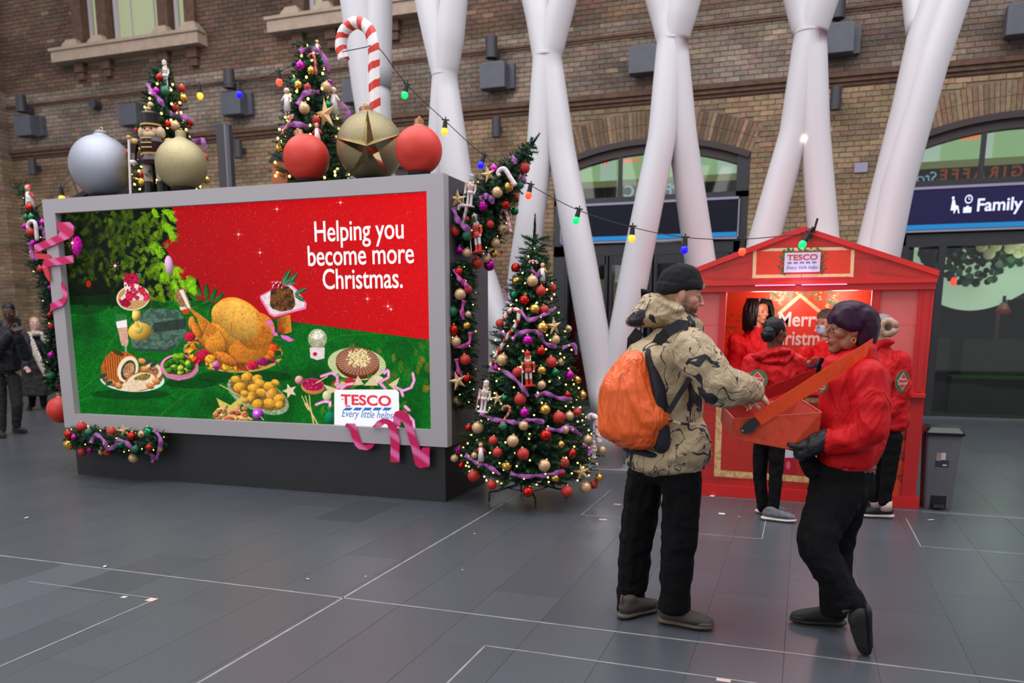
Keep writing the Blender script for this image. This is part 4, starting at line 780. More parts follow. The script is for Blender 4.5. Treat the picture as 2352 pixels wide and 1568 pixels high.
M_wtext = mat('screen_white_text', (0, 0, 0), .5, emit=(1, 1, 1), es=1.0); M_tred = mat('screen_red_text', (0, 0, 0), .5, emit=srgb(228, 40, 66), es=1.0); M_tblue = mat('screen_blue_text', (0, 0, 0), .5, emit=srgb(18, 104, 190), es=1.0)
def scr(x, y): p = atY(x, y, SY-.006); return p
for s_, x, y, sz in (('Helping you', 823, 551, .245), ('become more', 826, 607, .245), ('Christmas.', 832, 662, .245)):
    text_obj('lettering', s_, sz, upright(scr(x, y)), M_wtext, sc_, bold=.0015, extrude=.001, sx=.76, spacing=.98)
t0 = scr(841, 930); text_obj('lettering', 'TESCO', .125, upright(t0), M_tred, sc_, bold=.004, extrude=.001, sx=1.28, spacing=1.02)
# serifs of the red word
me = sc_.children[-1].data; mb = MB()
for (x, y, w_) in ((787, 917, 3), (811, 917, 3), (799, 932, 11)): p = scr(x, y); MB().box((p.x, p.y-.001, p.z), (w_*.0046, .002, .012)).build('serif', M_tred, sc_)
for k in range(5):
    a = scr(788+k*22.3, 942); w_ = .072; MB().prism([(a.x, a.y, a.z), (a.x+w_, a.y, a.z), (a.x+w_+.028, a.y, a.z+.026), (a.x+.028, a.y, a.z+.026)], (0, 0, 0), (0, .001, 0)).build('blue_dash', M_tblue, sc_)
text_obj('lettering', 'Every little helps', .096, upright(scr(842, 959)), M_tblue, sc_, shear=.35, extrude=.001, sx=.80)
# pink ribbon cut-outs fixed over the frame
def ribbon_mat():
    m = bpy.data.materials.new('pink_ribbon'); m.use_nodes = True; nt = m.node_tree; b = nt.nodes['Principled BSDF']; tc = nt.nodes.new('ShaderNodeTexCoord'); mp = nt.nodes.new('ShaderNodeMapping'); wv = nt.nodes.new('ShaderNodeTexWave'); cr = nt.nodes.new('ShaderNodeValToRGB')
    mp.inputs['Rotation'].default_value = (0, math.radians(58), 0); wv.inputs['Scale'].default_value = 2.3; wv.inputs['Distortion'].default_value = 1.5; wv.inputs['Detail'].default_value = 3
    e = cr.color_ramp.elements; e[0].color = (*srgb(206, 10, 88), 1); e[0].position = .45; e[1].color = (*srgb(232, 110, 170), 1); e[1].position = .95
    nt.links.new(tc.outputs['Object'], mp.inputs[0]); nt.links.new(mp.outputs[0], wv.inputs[0]); nt.links.new(wv.outputs[1], cr.inputs[0]); nt.links.new(cr.outputs[0], b.inputs['Base Color']); b.inputs['Roughness'].default_value = .35; nt.links.new(cr.outputs[0], b.inputs['Emission Color']); b.inputs['Emission Strength'].default_value = 0.0; return m
M_rib = ribbon_mat(); M_ribd = mat('ribbon_reverse', srgb(200, 12, 78), .4); M_ribr = mat('ribbon_red', srgb(214, 44, 64), .4)
def ribbon(label, pieces, Y=FY-.02):
    t = thing('ribbon', label, 'ribbon', atY(*pieces[0][0][0], Y), 'pink ribbon cut-outs on the billboard frame')
    for k, (P, m) in enumerate(pieces): MB().prism([atY(x, y, Y-.004*k) for x, y in P][::-1], (0, 0, 0), (0, .012, 0)).build('ribbon_band', m, t)
R1 = lambda x, y: (x/2.09, 400+y/2.09)
ribbon('pink curled ribbon winding twice over the west edge of the billboard frame', [([R1(*p) for p in ((272, 232), (330, 229), (352, 250), (352, 290), (330, 308), (165, 380), (163, 340), (280, 290), (290, 272), (275, 262))], M_rib), ([R1(*p) for p in ((165, 378), (232, 384), (240, 400), (236, 410), (172, 405))], M_ribr),
    ([R1(*p) for p in ((212, 410), (350, 388), (350, 426), (250, 440), (205, 450), (203, 432))], M_rib), ([R1(*p) for p in ((203, 450), (228, 446), (234, 470), (240, 520), (218, 490))], M_ribr)])
ribbon('short pink ribbon curl lower on the west edge of the billboard frame', [([R1(*p) for p in ((292, 516), (312, 540), (322, 575), (318, 610), (300, 632), (242, 657), (240, 622), (290, 598), (304, 590), (296, 555))], M_rib)])
ribbon('pink ribbon in three loops over the bottom edge of the frame under the white sign', [([E_(*p) for p in ((475, 1098), (487, 1068), (570, 1070), (595, 1150), (625, 1240), (655, 1275), (760, 1272), (735, 1310), (690, 1330), (610, 1318), (575, 1285), (540, 1200), (515, 1110))], M_rib),
    ([E_(*p) for p in ((740, 1106), (790, 1045), (845, 1020), (900, 1030), (950, 1060), (978, 1110), (1005, 1240), (1003, 1447), (917, 1443), (920, 1250), (905, 1130), (885, 1080), (860, 1070), (820, 1106))], M_rib),
    ([E_(*p) for p in ((948, 1085), (942, 1000), (965, 955), (1010, 942), (1065, 948), (1090, 985), (1125, 1085), (1175, 1240), (1215, 1350), (1226, 1305), (1298, 1304), (1297, 1490), (1200, 1503), (1160, 1470), (1120, 1300), (1065, 1110), (1040, 1060), (1020, 1045), (1008, 1110))], M_rib)])
# things on top of the billboard
BT = ZT
M_silver = mat('silver_glitter', srgb(168, 172, 184), .34, .8, noise_s=260, noise_a=.25, bump=.003, bump_s=400); M_goldg = mat('gold_glitter', srgb(176, 162, 122), .4, .7, noise_s=220, noise_a=.4, bump=.003, bump_s=300); M_olivg = mat('olive_gold_glitter', srgb(150, 138, 104), .4, .7, noise_s=200, noise_a=.4, bump=.003, bump_s=280)
M_redball = mat('matte_red_ball', srgb(206, 50, 34), .5, noise_s=3, noise_a=.04); M_copper = mat('copper_cap', srgb(172, 122, 92), .35, .5); M_gold = mat('polished_gold', srgb(214, 178, 104), .18, 1.0); M_goldr = mat('gold_foil', srgb(226, 206, 156), .10, 1.0)
def bigball(label, x, y, rpx, Y, m, cap, tilt=0.0, caplen=1.0, capm=None):
    c = atY(x, y, Y); r = rpx/F_PX*(c-EYEV).dot(FW); c.z = max(BT+r*.985+.005, c.z) if BT-.1 < c.z-r < BT+.35 else c.z
    t = thing('giant_bauble', label, 'bauble', (c.x, c.y, c.z-r), 'giant baubles on top of the billboard'); M_ = Matrix.Rotation(tilt, 3, 'Y') @ Matrix.Rotation(-.06, 3, 'X')
    MB().ball(c, r, 48, 32, M=M_).build('ball', m, t, smooth=True)
    d = M_ @ Vector((0, 0, 1)); mb = MB(); mb.lathe([(r*.30, r*.93), (r*.26, r*.99), (r*.2, r*1.03), (r*.21, r*(1.03+.22*caplen)), (r*.17, r*(1.06+.22*caplen)), (.001, r*(1.06+.22*caplen))], c, 24, M_); mb.build('cap', capm or m, t, smooth=False)
    mb = MB(); q = c+d*r*(1.1+.2*caplen); mb.tube([q+M_ @ Vector((.14*r*.5*math.cos(a*.5236), 0, .02*r+.07*r*math.sin(a*.5236))) for a in range(13)], r*.016, 6); mb.build('ring', M_gold, t, smooth=True)
    MB().lathe([(r*.45, 0), (r*.5, .02), (r*.30, .03+r*.07)], (c.x, c.y, c.z-r-.003), 20).build('stand_ring', M_base, t)
    return t
bigball('giant silver glitter bauble at the west end of the billboard top', 234, 383, 69, 6.72, M_silver, 1, .02, .3)
bigball('giant gold glitter bauble beside the nutcracker on the billboard', 417, 378, 57, 6.62, M_goldg, 1, .0, 1.0)
bigball('giant matte red bauble leaning left of the gold star on the billboard', 704, 363, 52, 6.62, M_redball, 1, -.35, .9, M_copper)
bigball('largest olive gold glitter bauble behind the gold star on the billboard', 850, 338, 76, 6.80, M_olivg, 1, -.12, .5, M_copper)
bigball('giant matte red bauble at the east corner of the billboard top', 962, 345, 53.5, 6.55, M_redball, 1, .0, .9, M_copper)
c = atY(140, 941, 6.6); r = 30/F_PX*(c-EYEV).dot(FW)
t = thing('giant_bauble', 'matte red bauble hanging low beside the west edge of the billboard', 'bauble', (c.x, c.y, c.z-r)); MB().ball((c.x, c.y, c.z), r, 32, 20).build('ball', M_redball, t, smooth=True); MB().lathe([(r*.3, r*.93), (r*.22, r*1.05), (r*.22, r*1.3), (.001, r*1.3)], (c.x, c.y, c.z), 16).build('cap', M_copper, t); MB().tube([(c.x, c.y, c.z+r*1.28), (c.x+.02, c.y, .90), (-7.06, c.y, .92)], .008, 8).build('bracket', M_lampd, t)
# faceted star leaning in front of the olive bauble
sp_ = [(2091, 0)]; ST = [(842, 252), (862, 328), (920, 314), (866, 350), (889, 402), (848, 366), (800, 405), (838, 345), (768, 314), (836, 328)]
ST = [(844, 252), (858, 322), (920, 308), (870, 348), (889, 402), (846, 362), (801, 406), (826, 348), (768, 316), (832, 322)]
sY = 6.48; ctr = atY(842, 335, sY-.13); back = atY(842, 335, sY+.10); O = [atY(x, y, sY) for x, y in ST]
st = thing('gold_star', 'large faceted gold star leaning on the olive gold bauble', 'star', (ctr.x, sY, BT)); mb = MB(); n = 10
mb.add(O+[ctr, back], [(i, (i+1) % n, n) for i in range(n)]+[((i+1) % n, i, n+1) for i in range(n)]); mb.build('star_body', M_goldr, st)
# candy cane
def stripes(name, c1, c2, scale, ang=.9):
    m = bpy.data.materials.new(name); m.use_nodes = True; nt = m.node_tree; b = nt.nodes['Principled BSDF']; a = nt.nodes.new('ShaderNodeAttribute'); a.attribute_name = 'Col'; nt.links.new(a.outputs[0], b.inputs['Base Color']); b.inputs['Roughness'].default_value = .35; return m
M_candy = stripes('candy_stripes', 0, 0, 1)
def candy(mb, pts, r, turns, n=20, sub=10, c1=None, c2=None, frac=.5, flip=1):
    c1 = c1 or srgb(206, 48, 34); c2 = c2 or srgb(236, 230, 228); pts = [Vector(p) for p in pts]; Q = []
    k = len(pts)
    for i in range(k-1):   # catmull-rom
        p0, p1, p2, p3 = pts[max(i-1, 0)], pts[i], pts[i+1], pts[min(i+2, k-1)]
        for s in range(sub): t = s/sub; Q.append(.5*((2*p1)+(p2-p0)*t+(2*p0-5*p1+4*p2-p3)*t*t+(3*p1-p0-3*p2+p3)*t**3))
    Q.append(pts[-1]); m = len(Q); start = len(mb.f); mb.tube(Q, [r*(.6 if i in (0, m-1) else 1) for i in range(m)], n, True, c2)
    fi = start
    for i in range(m-1):
        for j in range(n):
            ph = (i/(m-1)*turns+flip*j/n) % 1.0; mb.c[fi] = c1 if ph < frac else c2; fi += 1
    mb.usecol = True
cY = 6.95; pts = [(790, 138), (783, 105), (792, 70), (820, 52), (848, 70), (858, 110), (859, 150), (860, 200), (861, 250), (862, 300), (862, 395)]
cc = thing('candy_cane', 'giant red and white striped candy cane standing on the billboard', 'candy cane', (atY(862, 400, cY).x, cY, BT)); mb = MB(); P = [atY(x, y, cY) for x, y in pts]; P[-1].z = BT; candy(mb, P, .052, 11, 28, 26, frac=.42, flip=-1); mb.build('cane', M_candy, cc, smooth=True)
# dark pole and spot lamp behind the billboard
pt = thing('dark_pole', 'slim dark grey pole standing behind the billboard', 'pole', (-7.2, 8.6, 0)); c = atY(517, 360, 8.6); MB().bb(c.x-.07, c.x+.07, 8.55, 8.68, 0, atY(517, 286, 8.6).z).build('post', M_lampd, pt); MB().bb(c.x+.05, c.x+.075, 8.54, 8.60, 0, atY(517, 286, 8.6).z-.01).build('trim_edge', mat('grey_edge', srgb(110, 110, 120), .4), pt)
# ---------------------------------------------------------------- fir trees, garlands and their ornaments
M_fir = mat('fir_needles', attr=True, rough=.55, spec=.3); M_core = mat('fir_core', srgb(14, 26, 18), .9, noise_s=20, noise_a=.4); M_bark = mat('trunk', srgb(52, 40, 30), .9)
def tip(mb, p, d, L, nn, nl, rr, c):
    d = d.normalized(); u = d.orthogonal().normalized(); v = d.cross(u); w_ = .0052*nl/.035
    mb.add([p-u*.003, p+u*.003, p+d*L], [(0, 1, 2)], (c[0]*.5+.02, c[1]*.45+.015, c[2]*.4))
    for k in range(nn):
        t = (k+rr.random())/nn; a = k*2.4+rr.random(); q = p+d*L*t; o = (u*math.cos(a)+v*math.sin(a)); e = q+(o*.8+d*.62)*nl*(1.1-.45*t); s = d.cross(o)*w_; f = rr.uniform(.75, 1.3)
        mb.add([q-s, q+s, e], [(0, 1, 2)], (c[0]*f, c[1]*f, c[2]*f))
def fcol(rr): return rr.choice([srgb(32, 70, 42), srgb(26, 60, 38), srgb(42, 84, 46), srgb(24, 52, 40)])
class Body:
    """a curved axis with a radius along it; ornaments sit on its surface"""
    def __init__(s, pts, rad): s.p = [Vector(p) for p in pts]; s.r = rad
    def at(s, t):
        k = t*(len(s.p)-1); i = min(int(k), len(s.p)-2); f = k-i; return s.p[i].lerp(s.p[i+1], f), s.r[i]*(1-f)+s.r[i+1]*f, (s.p[i+1]-s.p[i]).normalized()
    def dist(s, q):
        best = (9, 0)
        for i in range(len(s.p)-1):
            a, b = s.p[i], s.p[i+1]; ab = b-a; t = max(0, min(1, (q-a).dot(ab)/ab.length_squared)); d = (q-a-ab*t).length-(s.r[i]*(1-t)+s.r[i+1]*t)
            if d < best[0]: best = (d, 0)
        return best[0]
    def hit(s, x, y, sink=0.0):
        d = ray(x, y); Y0 = min(p.y for p in s.p)-max(s.r)-.1; Y1 = max(p.y for p in s.p)+.1; bestq, bd = None, 9
        n = 60
        for k in range(n):
            q = EYEV+d*((Y0+(Y1-Y0)*k/n)/d.y); e = s.dist(q)
            if e < sink: return q
            if e < bd: bd = e; bestq = q
        return bestq
def foliage(parent, body, n, L, nn, nl, seed, droop=-.15, core=.55, up=0.25):
    rr = random.Random(seed); mb = MB()
    for k in range(n):
        t = 1-math.sqrt(1-rr.random()) if body.r[0] > 2*body.r[-1] else rr.random()
        c, r, ax = body.at(min(t, .999)); u = ax.orthogonal().normalized(); v = ax.cross(u); a = rr.random()*6.283; o = u*math.cos(a)+v*math.sin(a); q = rr.uniform(.35, 1.0)
        d = (o+ax*rr.uniform(-.1, .5)+Vector((0, 0, droop+rr.uniform(-.2, up)))).normalized(); l_ = L*rr.uniform(.7, 1.15)*(.55+.45*min(1, r/max(body.r)+.2)); tip(mb, c+o*max(r*q-l_*.6, 0), d, l_, nn, nl, rr, fcol(rr))
    f = mb.build('foliage', M_fir, parent); f['kind'] = 'stuff'
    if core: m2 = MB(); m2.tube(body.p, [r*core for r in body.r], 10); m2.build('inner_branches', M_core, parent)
def fairy(parent, body, n, seed, r=.0065, jitter=.02):
    rr = random.Random(seed); mb = MB()
    for k in range(n):
        t = (k+rr.random())/n; t = 1-math.sqrt(1-t) if body.r[0] > 2*body.r[-1] else t; c, rad, ax = body.at(min(t, .999)); u = ax.orthogonal().normalized(); v = ax.cross(u); a = k*2.399+rr.random()*.8; o = u*math.cos(a)+v*math.sin(a)
        mb.ball(c+o*(rad*rr.uniform(.9, 1.05)+jitter*rr.uniform(-1, 1)), r, 6, 4)
    o = mb.build('fairy_lights', M_fairy, parent); o['kind'] = 'stuff'
M_fairy = mat('fairy_light', srgb(255, 220, 120), .4, emit=srgb(255, 214, 110), es=4.5)
# bauble meshes, one per colour
BK = {'R': ('matte red', srgb(186, 42, 36), .48, 0), 'r': ('shiny red', srgb(196, 34, 26), .14, .75), 'C': ('champagne', srgb(206, 170, 128), .38, .35), 'g': ('shiny gold', srgb(222, 172, 84), .16, .9), 'P': ('shiny magenta', srgb(190, 20, 160), .15, .7), 'E': ('shiny green', srgb(10, 120, 78), .15, .75), 'e': ('matte green', srgb(20, 104, 72), .45, 0)}
M_cap = mat('bauble_cap', srgb(190, 160, 110), .3, .9); BMESH = {}
for k, (nm, c_, ro, me_) in BK.items():
    m = mat('bauble_'+nm.replace(' ', '_'), c_, ro, me_, noise_s=5, noise_a=.04); mb = MB(); mb.ball((0, 0, 0), 1, 20, 12, mi=0); mb.lathe([(.28, .94), (.24, 1.0), (.24, 1.16), (.001, 1.17)], (0, 0, 0), 10, mi=1)
    mb.tube([(.1*math.cos(a*1.047), 0, 1.25+.1*math.sin(a*1.047)) for a in range(7)], .02, 4, mi=1); me = mb.mesh('bauble', [m, M_cap], True); BMESH[k] = me
SEQ = ['top', 'second highest', 'third highest', 'fourth highest', 'fifth highest', 'sixth highest', 'seventh highest', 'eighth highest', 'ninth highest', 'tenth highest', 'eleventh highest', 'twelfth highest', 'thirteenth highest', 'fourteenth highest', 'fifteenth highest', 'sixteenth highest', 'seventeenth highest', 'eighteenth highest', 'nineteenth highest', 'twentieth highest']
def baubles(body, lst, conv, scale, where, grp, sink=.35):
    out = {}
    for (cx, cy, r, k) in lst:
        x, y = conv(cx, cy); q = body.hit(x, y, 0.0); rp = r/scale; k2 = rp/F_PX*(q-EYEV).dot(FW); d = ray(x, y).normalized(); q = q-d*k2*.25; out.setdefault(k, []).append((y, q, rp/F_PX*(q-EYEV).dot(FW)))
    for k, L_ in out.items():
        L_.sort(key=lambda a: a[0]); n = len(L_)
        for i, (y, q, r) in enumerate(L_):
            o = link_mesh('bauble', BMESH[k], None, q); o.scale = (r, r, r); o.rotation_euler = (random.uniform(-.3, .3), random.uniform(-.3, .3), random.random()*6)
            if n == 1: s = 'the only %s bauble on %s' % (BK[k][0], where)
            elif i == n-1 and n > 2: s = 'lowest %s bauble on %s' % (BK[k][0], where)
            else: s = '%s %s bauble on %s' % (SEQ[i] if i else 'highest', BK[k][0], where)
            tag(o, s, 'bauble', grp)
M_org = mat('organza_ribbon', srgb(176, 84, 176), .4, alpha=.62, sheen=.5, noise_s=40, noise_a=.2); M_orgp = mat('pink_organza', srgb(200, 76, 156), .4, alpha=.68, noise_s=40, noise_a=.2)
def ribband(body, lists, conv, label, grp, wd=.05, m=None, off=.035):
    for i, P in enumerate(lists):
        pts = []
        for (cx, cy) in P: x, y = conv(cx, cy); q = body.hit(x, y); pts.append(q-ray(x, y).normalized()*off)
        Q = []; k = len(pts)
        for j in range(k-1):
            p0, p1, p2, p3 = pts[max(j-1, 0)], pts[j], pts[j+1], pts[min(j+2, k-1)]
            for s in range(6): t = s/6; Q.append(.5*((2*p1)+(p2-p0)*t+(2*p0-5*p1+4*p2-p3)*t*t+(3*p1-p0-3*p2+p3)*t**3))
        Q.append(pts[-1]); mb = MB(); L_, R_ = [], []
        for j, q in enumerate(Q):
            tng = (Q[min(j+1, len(Q)-1)]-Q[max(j-1, 0)]).normalized(); vw = (q-EYEV).normalized(); s = tng.cross(vw).normalized(); a = math.sin(j*1.1)*.7; s = (s*math.cos(a)+vw*math.sin(a)); ww = wd*(.75+.25*math.cos(j*.9)); L_.append(q-s*ww/2); R_.append(q+s*ww/2)
        mb.add(L_+R_, [(j, j+1, len(Q)+j+1, len(Q)+j) for j in range(len(Q)-1)]); o = mb.build('ribbon', m or M_org, smooth=True)
        md = o.modifiers.new('th', 'SOLIDIFY'); md.thickness = .0015; tag(o, label[i] if i < len(label) else label[-1], 'ribbon', grp)
M_pt = mat('painted_wood', attr=True, rough=.35)
W_ = srgb(224, 214, 214); RD = srgb(196, 40, 36); BKC = srgb(20, 20, 22); SK = srgb(226, 170, 140); GD = srgb(206, 160, 84)
def nutcracker(loc, h, label, coat=RD, trous=W_, boots=RD, hat=RD, base=RD, hair=W_, lean=0.0, turn=0.0, grp=None, split=True):
    t = thing('nutcracker', label, 'nutcracker', loc, grp); t.rotation_euler = (0, lean, turn); OFF[t.name] = Vector((0, 0, 0)); s = h
    def B(n, mb): return mb.build(n, M_pt, t, smooth=False)
    B('base', MB().lathe([(.17*s, 0), (.17*s, .03*s), (.12*s, .045*s)], n=16, col=base))
    for sd in (-1, 1):
        B('leg', MB().tube([(sd*.055*s, 0, .04*s), (sd*.055*s, 0, .2*s)], .042*s, 10, col=boots).tube([(sd*.055*s, 0, .2*s), (sd*.055*s, 0, .40*s)], [.036*s, .045*s], 10, col=trous).ball((sd*.055*s, -.03*s, .06*s), (.042*s, .06*s, .025*s), 10, 6, col=boots))
        B('arm', MB().ball((sd*.15*s, 0, .63*s), .045*s, 10, 7, col=GD).tube([(sd*.15*s, 0, .62*s), (sd*.165*s, -.01*s, .5*s), (sd*.15*s, -.05*s, .42*s)], [.04*s, .034*s, .03*s], 8, col=coat).ball((sd*.15*s, -.06*s, .40*s), .03*s, 8, 6, col=W_))
    b = MB(); b.lathe([(.10*s, .38*s), (.115*s, .42*s), (.085*s, .5*s), (.12*s, .62*s), (.10*s, .67*s), (.04*s, .68*s)], n=16, col=coat)
    b.lathe([(.092*s, .485*s), (.094*s, .505*s)], n=16, col=GD)
    for z in (.55, .6, .65): b.box((0, -.113*s, z*s), (.09*s, .012*s, .012*s), col=GD)
    B('coat', b)
    hd = MB(); hd.ball((0, 0, .74*s), (.075*s, .07*s, .085*s), 14, 10, col=SK); hd.ball((0, -.05*s, .70*s), (.05*s, .035*s, .045*s), 10, 7, col=hair)
    for sd in (-1, 1): hd.ball((sd*.065*s, .01*s, .72*s), (.03*s, .05*s, .07*s), 8, 6, col=hair).ball((sd*.028*s, -.066*s, .765*s), .011*s, 6, 5, col=BKC)
    hd.ball((0, -.075*s, .745*s), .013*s, 6, 5, col=SK); B('head', hd)
    B('hat', MB().lathe([(.08*s, .79*s), (.085*s, .80*s), (.075*s, .82*s), (.088*s, .93*s), (.05*s, .96*s), (.02*s, .97*s)], n=16, col=hat).lathe([(.084*s, .80*s), (.085*s, .82*s)], n=16, col=GD).ball((0, -.02*s, .985*s), .022*s, 8, 6, col=GD))
    B('staff', MB().tube([(-.19*s, -.07*s, .02*s), (-.17*s, -.06*s, .66*s)], .010*s, 6, col=W_).ball((-.17*s, -.06*s, .67*s), .022*s, 8, 6, col=GD))
    return t
def star5(loc, r, label, grp=None, rot=0, dep=.35, m=None, yaw=0, cat='star'):
    mb = MB(); O = []
    for k in range(10): rr = r if k % 2 == 0 else r*.36; a = rot+math.pi/2+k*math.pi/5; O.append(Vector((rr*math.cos(a), 0, rr*math.sin(a))))
    M_ = Matrix.Rotation(yaw, 3, 'Z'); mb.add([M_ @ p for p in O]+[M_ @ Vector((0, -r*dep*.6, 0)), M_ @ Vector((0, r*dep*.6, 0))], [(i, (i+1) % 10, 10) for i in range(10)]+[((i+1) % 10, i, 11) for i in range(10)])
    o = mb.build('star_ornament', m or M_wstar, loc=(0, 0, 0)); o.location = loc; return tag(o, label, cat, grp)
M_wstar = mat('pale_wood_star', srgb(206, 172, 122), .45, .1, noise_s=12, noise_a=.15)
def cane_on(body, P, conv, label, r, turns, c1, c2, frac=.5, off=.04, m=10):
    pts = []; ys = []
    for (cx, cy) in P: x, y = conv(cx, cy); q = body.hit(x, y)-ray(x, y).normalized()*off; ys.append(q.y); pts.append((x, y))
    ym = sum(ys)/len(ys); P3 = [atY(x, y, ym) for x, y in pts]; mb = MB(); candy(mb, P3, r, turns, m, 8, c1, c2, frac)
    return tag(mb.build('candy_cane', M_candy, smooth=True), label, 'candy cane')
def tinyfig(q, h, label, c1, c2, cat='ornament', name='hanging_figure'):
    t = thing(name, label, cat, q); 
    MB().tube([Vector(q)+Vector((0, 0, -.5*h)), Vector(q)+Vector((0, 0, .15*h))], [.16*h, .10*h], 10, col=c1).build('gown', M_pt, t, smooth=True)
    MB().ball(Vector(q)+Vector((0, -.02*h, .28*h)), .11*h, 10, 7, col=SK).ball(Vector(q)+Vector((0, .0, .31*h)), (.12*h, .11*h, .10*h), 10, 7, col=c2).build('head', M_pt, t, smooth=True)
    for s in (-1, 1): MB().tube([Vector(q)+Vector((s*.08*h, 0, .12*h)), Vector(q)+Vector((s*.26*h, -.03*h, -.08*h))], [.05*h, .035*h], 7, col=c2).build('arm', M_pt, t, smooth=True)
    for s in (-1, 1): MB().tube([Vector(q)+Vector((s*.07*h, 0, -.48*h)), Vector(q)+Vector((s*.07*h, 0, -.62*h))], .04*h, 7, col=c2).build('leg', M_pt, t, smooth=True)
    return t
# ---- the tall tree on the floor
TC = Vector((-2.2, 6.67, 0)); tk = pxm(6.67)
pf = [(0.22, .50), (.32, .62), (.45, .63), (.62, .56), (.80, .49), (.95, .45), (1.10, .385), (1.28, .36), (1.42, .34), (1.56, .24), (1.72, .20), (1.86, .17), (2.0, .10), (2.12, .05), (2.27, .01)]
main = Body([TC+Vector((.02*z, 0, z)) for z, r in pf], [r*.92 for z, r in pf])
tt = thing('christmas_tree', 'tall decorated Christmas tree with fairy lights on a metal stand on the floor', 'tree', TC)
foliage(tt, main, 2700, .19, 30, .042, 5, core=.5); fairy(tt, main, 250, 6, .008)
tip_d = MB(); rr = random.Random(1)
for k in range(5): tip(tip_d, TC+Vector((.045, 0, 2.12+.03*k)), Vector((.05, 0, 1)), .17, 70, .03, rr, fcol(rr))
tip_d.build('top_shoot', M_fir, tt)['kind'] = 'stuff'
MB().tube([TC+Vector((0, 0, .06)), TC+Vector((0, 0, 1.9))], [.03, .015], 10).build('trunk', M_bark, tt)
std = MB(); M_iron = mat('black_iron', srgb(22, 24, 26), .5, .3)
for k in range(4):
    a = k*math.pi/2+.5; d = Vector((math.cos(a), math.sin(a), 0)); MB().tube([TC+d*.03+Vector((0, 0, .17)), TC+d*.26+Vector((0, 0, .10)), TC+d*.34+Vector((0, 0, .09)), TC+d*.345+Vector((0, 0, .008))], .008, 8).build('stand_leg', M_iron, tt)
MB().tube([TC+Vector((0, 0, .05)), TC+Vector((0, 0, .30))], .028, 12).build('stand_socket', M_iron, tt)
mb = MB()
for k in range(4):
    a = k*math.pi/2+.5; b = a+math.pi/2; mb.tube([TC+Vector((math.cos(a)*.17, math.sin(a)*.17, .115)), TC+Vector((math.cos(b)*.17, math.sin(b)*.17, .115))], .004, 6)
mb.build('stand_brace', M_iron, tt)
TT = lambda x, y: (950+x/2.613, 600+y/2.613)
L = [(612, 38, 27, 'r'), (618, 118, 28, 'g'), (713, 118, 35, 'C'), (763, 178, 32, 'R'), (832, 160, 26, 'R'), (605, 203, 28, 'E'), (665, 232, 32, 'r'), (727, 287, 32, 'g'), (785, 290, 28, 'R'), (517, 372, 25, 'R'), (773, 398, 34, 'g'), (930, 405, 20, 'C'), (850, 470, 30, 'C'), (686, 475, 33, 'P'), (764, 537, 28, 'r'), (533, 592, 37, 'C'), (825, 605, 35, 'R'), (884, 605, 22, 'C'), (622, 665, 30, 'R'), (768, 655, 28, 'g'), (850, 668, 26, 'E'), (935, 683, 28, 'P'), (980, 712, 24, 'g'), (768, 742, 26, 'C'), (1013, 803, 26, 'g'), (408, 822, 27, 'R'), (545, 822, 22, 'E'), (640, 828, 37, 'R'), (788, 890, 34, 'g'), (665, 907, 30, 'P'), (935, 928, 28, 'C'), (872, 935, 37, 'R'), (982, 905, 25, 'R'), (385, 998, 36, 'C'), (330, 997, 22, 'r'), (660, 985, 30, 'C'), (907, 1010, 26, 'C'), (477, 1075, 28, 'R'), (595, 1078, 37, 'C'), (793, 1043, 35, 'r'), (1045, 1070, 28, 'C'), (268, 1133, 25, 'P'), (245, 1182, 24, 'C'), (365, 1165, 20, 'C'), (503, 1147, 30, 'R'), (657, 1155, 37, 'R'), (885, 1098, 22, 'g'), (952, 1150, 25, 'r'), (1130, 1133, 26, 'C'), (905, 1207, 30, 'R'), (558, 1228, 30, 'g'), (785, 1225, 37, 'C'), (287, 1222, 22, 'r'), (360, 1287, 37, 'R'), (890, 1270, 20, 'r'), (470, 1340, 30, 'R'), (850, 1300, 24, 'g'), (1112, 1298, 26, 'g'), (686, 1382, 33, 'r'), (920, 1380, 36, 'R'), (1030, 1358, 36, 'C'), (1080, 1340, 26, 'R'), (540, 990, 24, 'e'), (922, 800, 20, 'r'), (497, 640, 20, 'P')]
baubles(main, L, TT, 2.613, 'the tall tree on the floor', 'baubles on the tall floor tree')
ribband(main, [[(640, 290), (690, 350), (780, 320), (855, 275)], [(590, 470), (640, 430), (740, 420), (790, 490), (860, 515)], [(890, 520), (960, 500), (975, 560)], [(460, 630), (560, 670), (640, 740), (690, 810)], [(730, 810), (790, 790), (870, 820), (950, 825)], [(400, 910), (470, 945), (570, 960), (640, 970), (700, 950), (785, 965)], [(800, 1000), (880, 1015), (920, 990), (1010, 1045)], [(310, 1160), (380, 1210), (440, 1225), (520, 1280)], [(580, 1270), (650, 1290), (760, 1285), (830, 1275), (910, 1255)], [(1020, 1100), (1060, 1125), (1050, 1165)], [(555, 150), (562, 235)], [(505, 420), (550, 440)], [(700, 40), (740, 80), (760, 60)]], TT,
    ['purple organza ribbon swag %s' % s for s in ('just above the large candy cane hook level of the tall tree', 'over the magenta bauble above the red nutcracker', 'sticking out on the east side of the tall tree', 'slanting down beside the red nutcracker', 'just below the red nutcracker feet', 'above the small striped candy cane on the tall tree', 'in the east half of the tall tree below its middle', 'low on the west side of the tall tree', 'along the bottom edge of the tall tree', 'beside the white figure on the east edge of the tall tree', 'loop high on the west edge of the tall tree', 'tip beside the large candy cane hook', 'knot near the top of the tall tree')], 'purple ribbons on the tall tree', .045)
cane_on(main, [(540, 350), (560, 310), (595, 288), (630, 300), (620, 370), (570, 440), (540, 490), (490, 570), (460, 630)], TT, 'large red and white candy cane on the upper west side of the tall tree', .016, 9, srgb(200, 44, 36), srgb(232, 224, 220), .42)
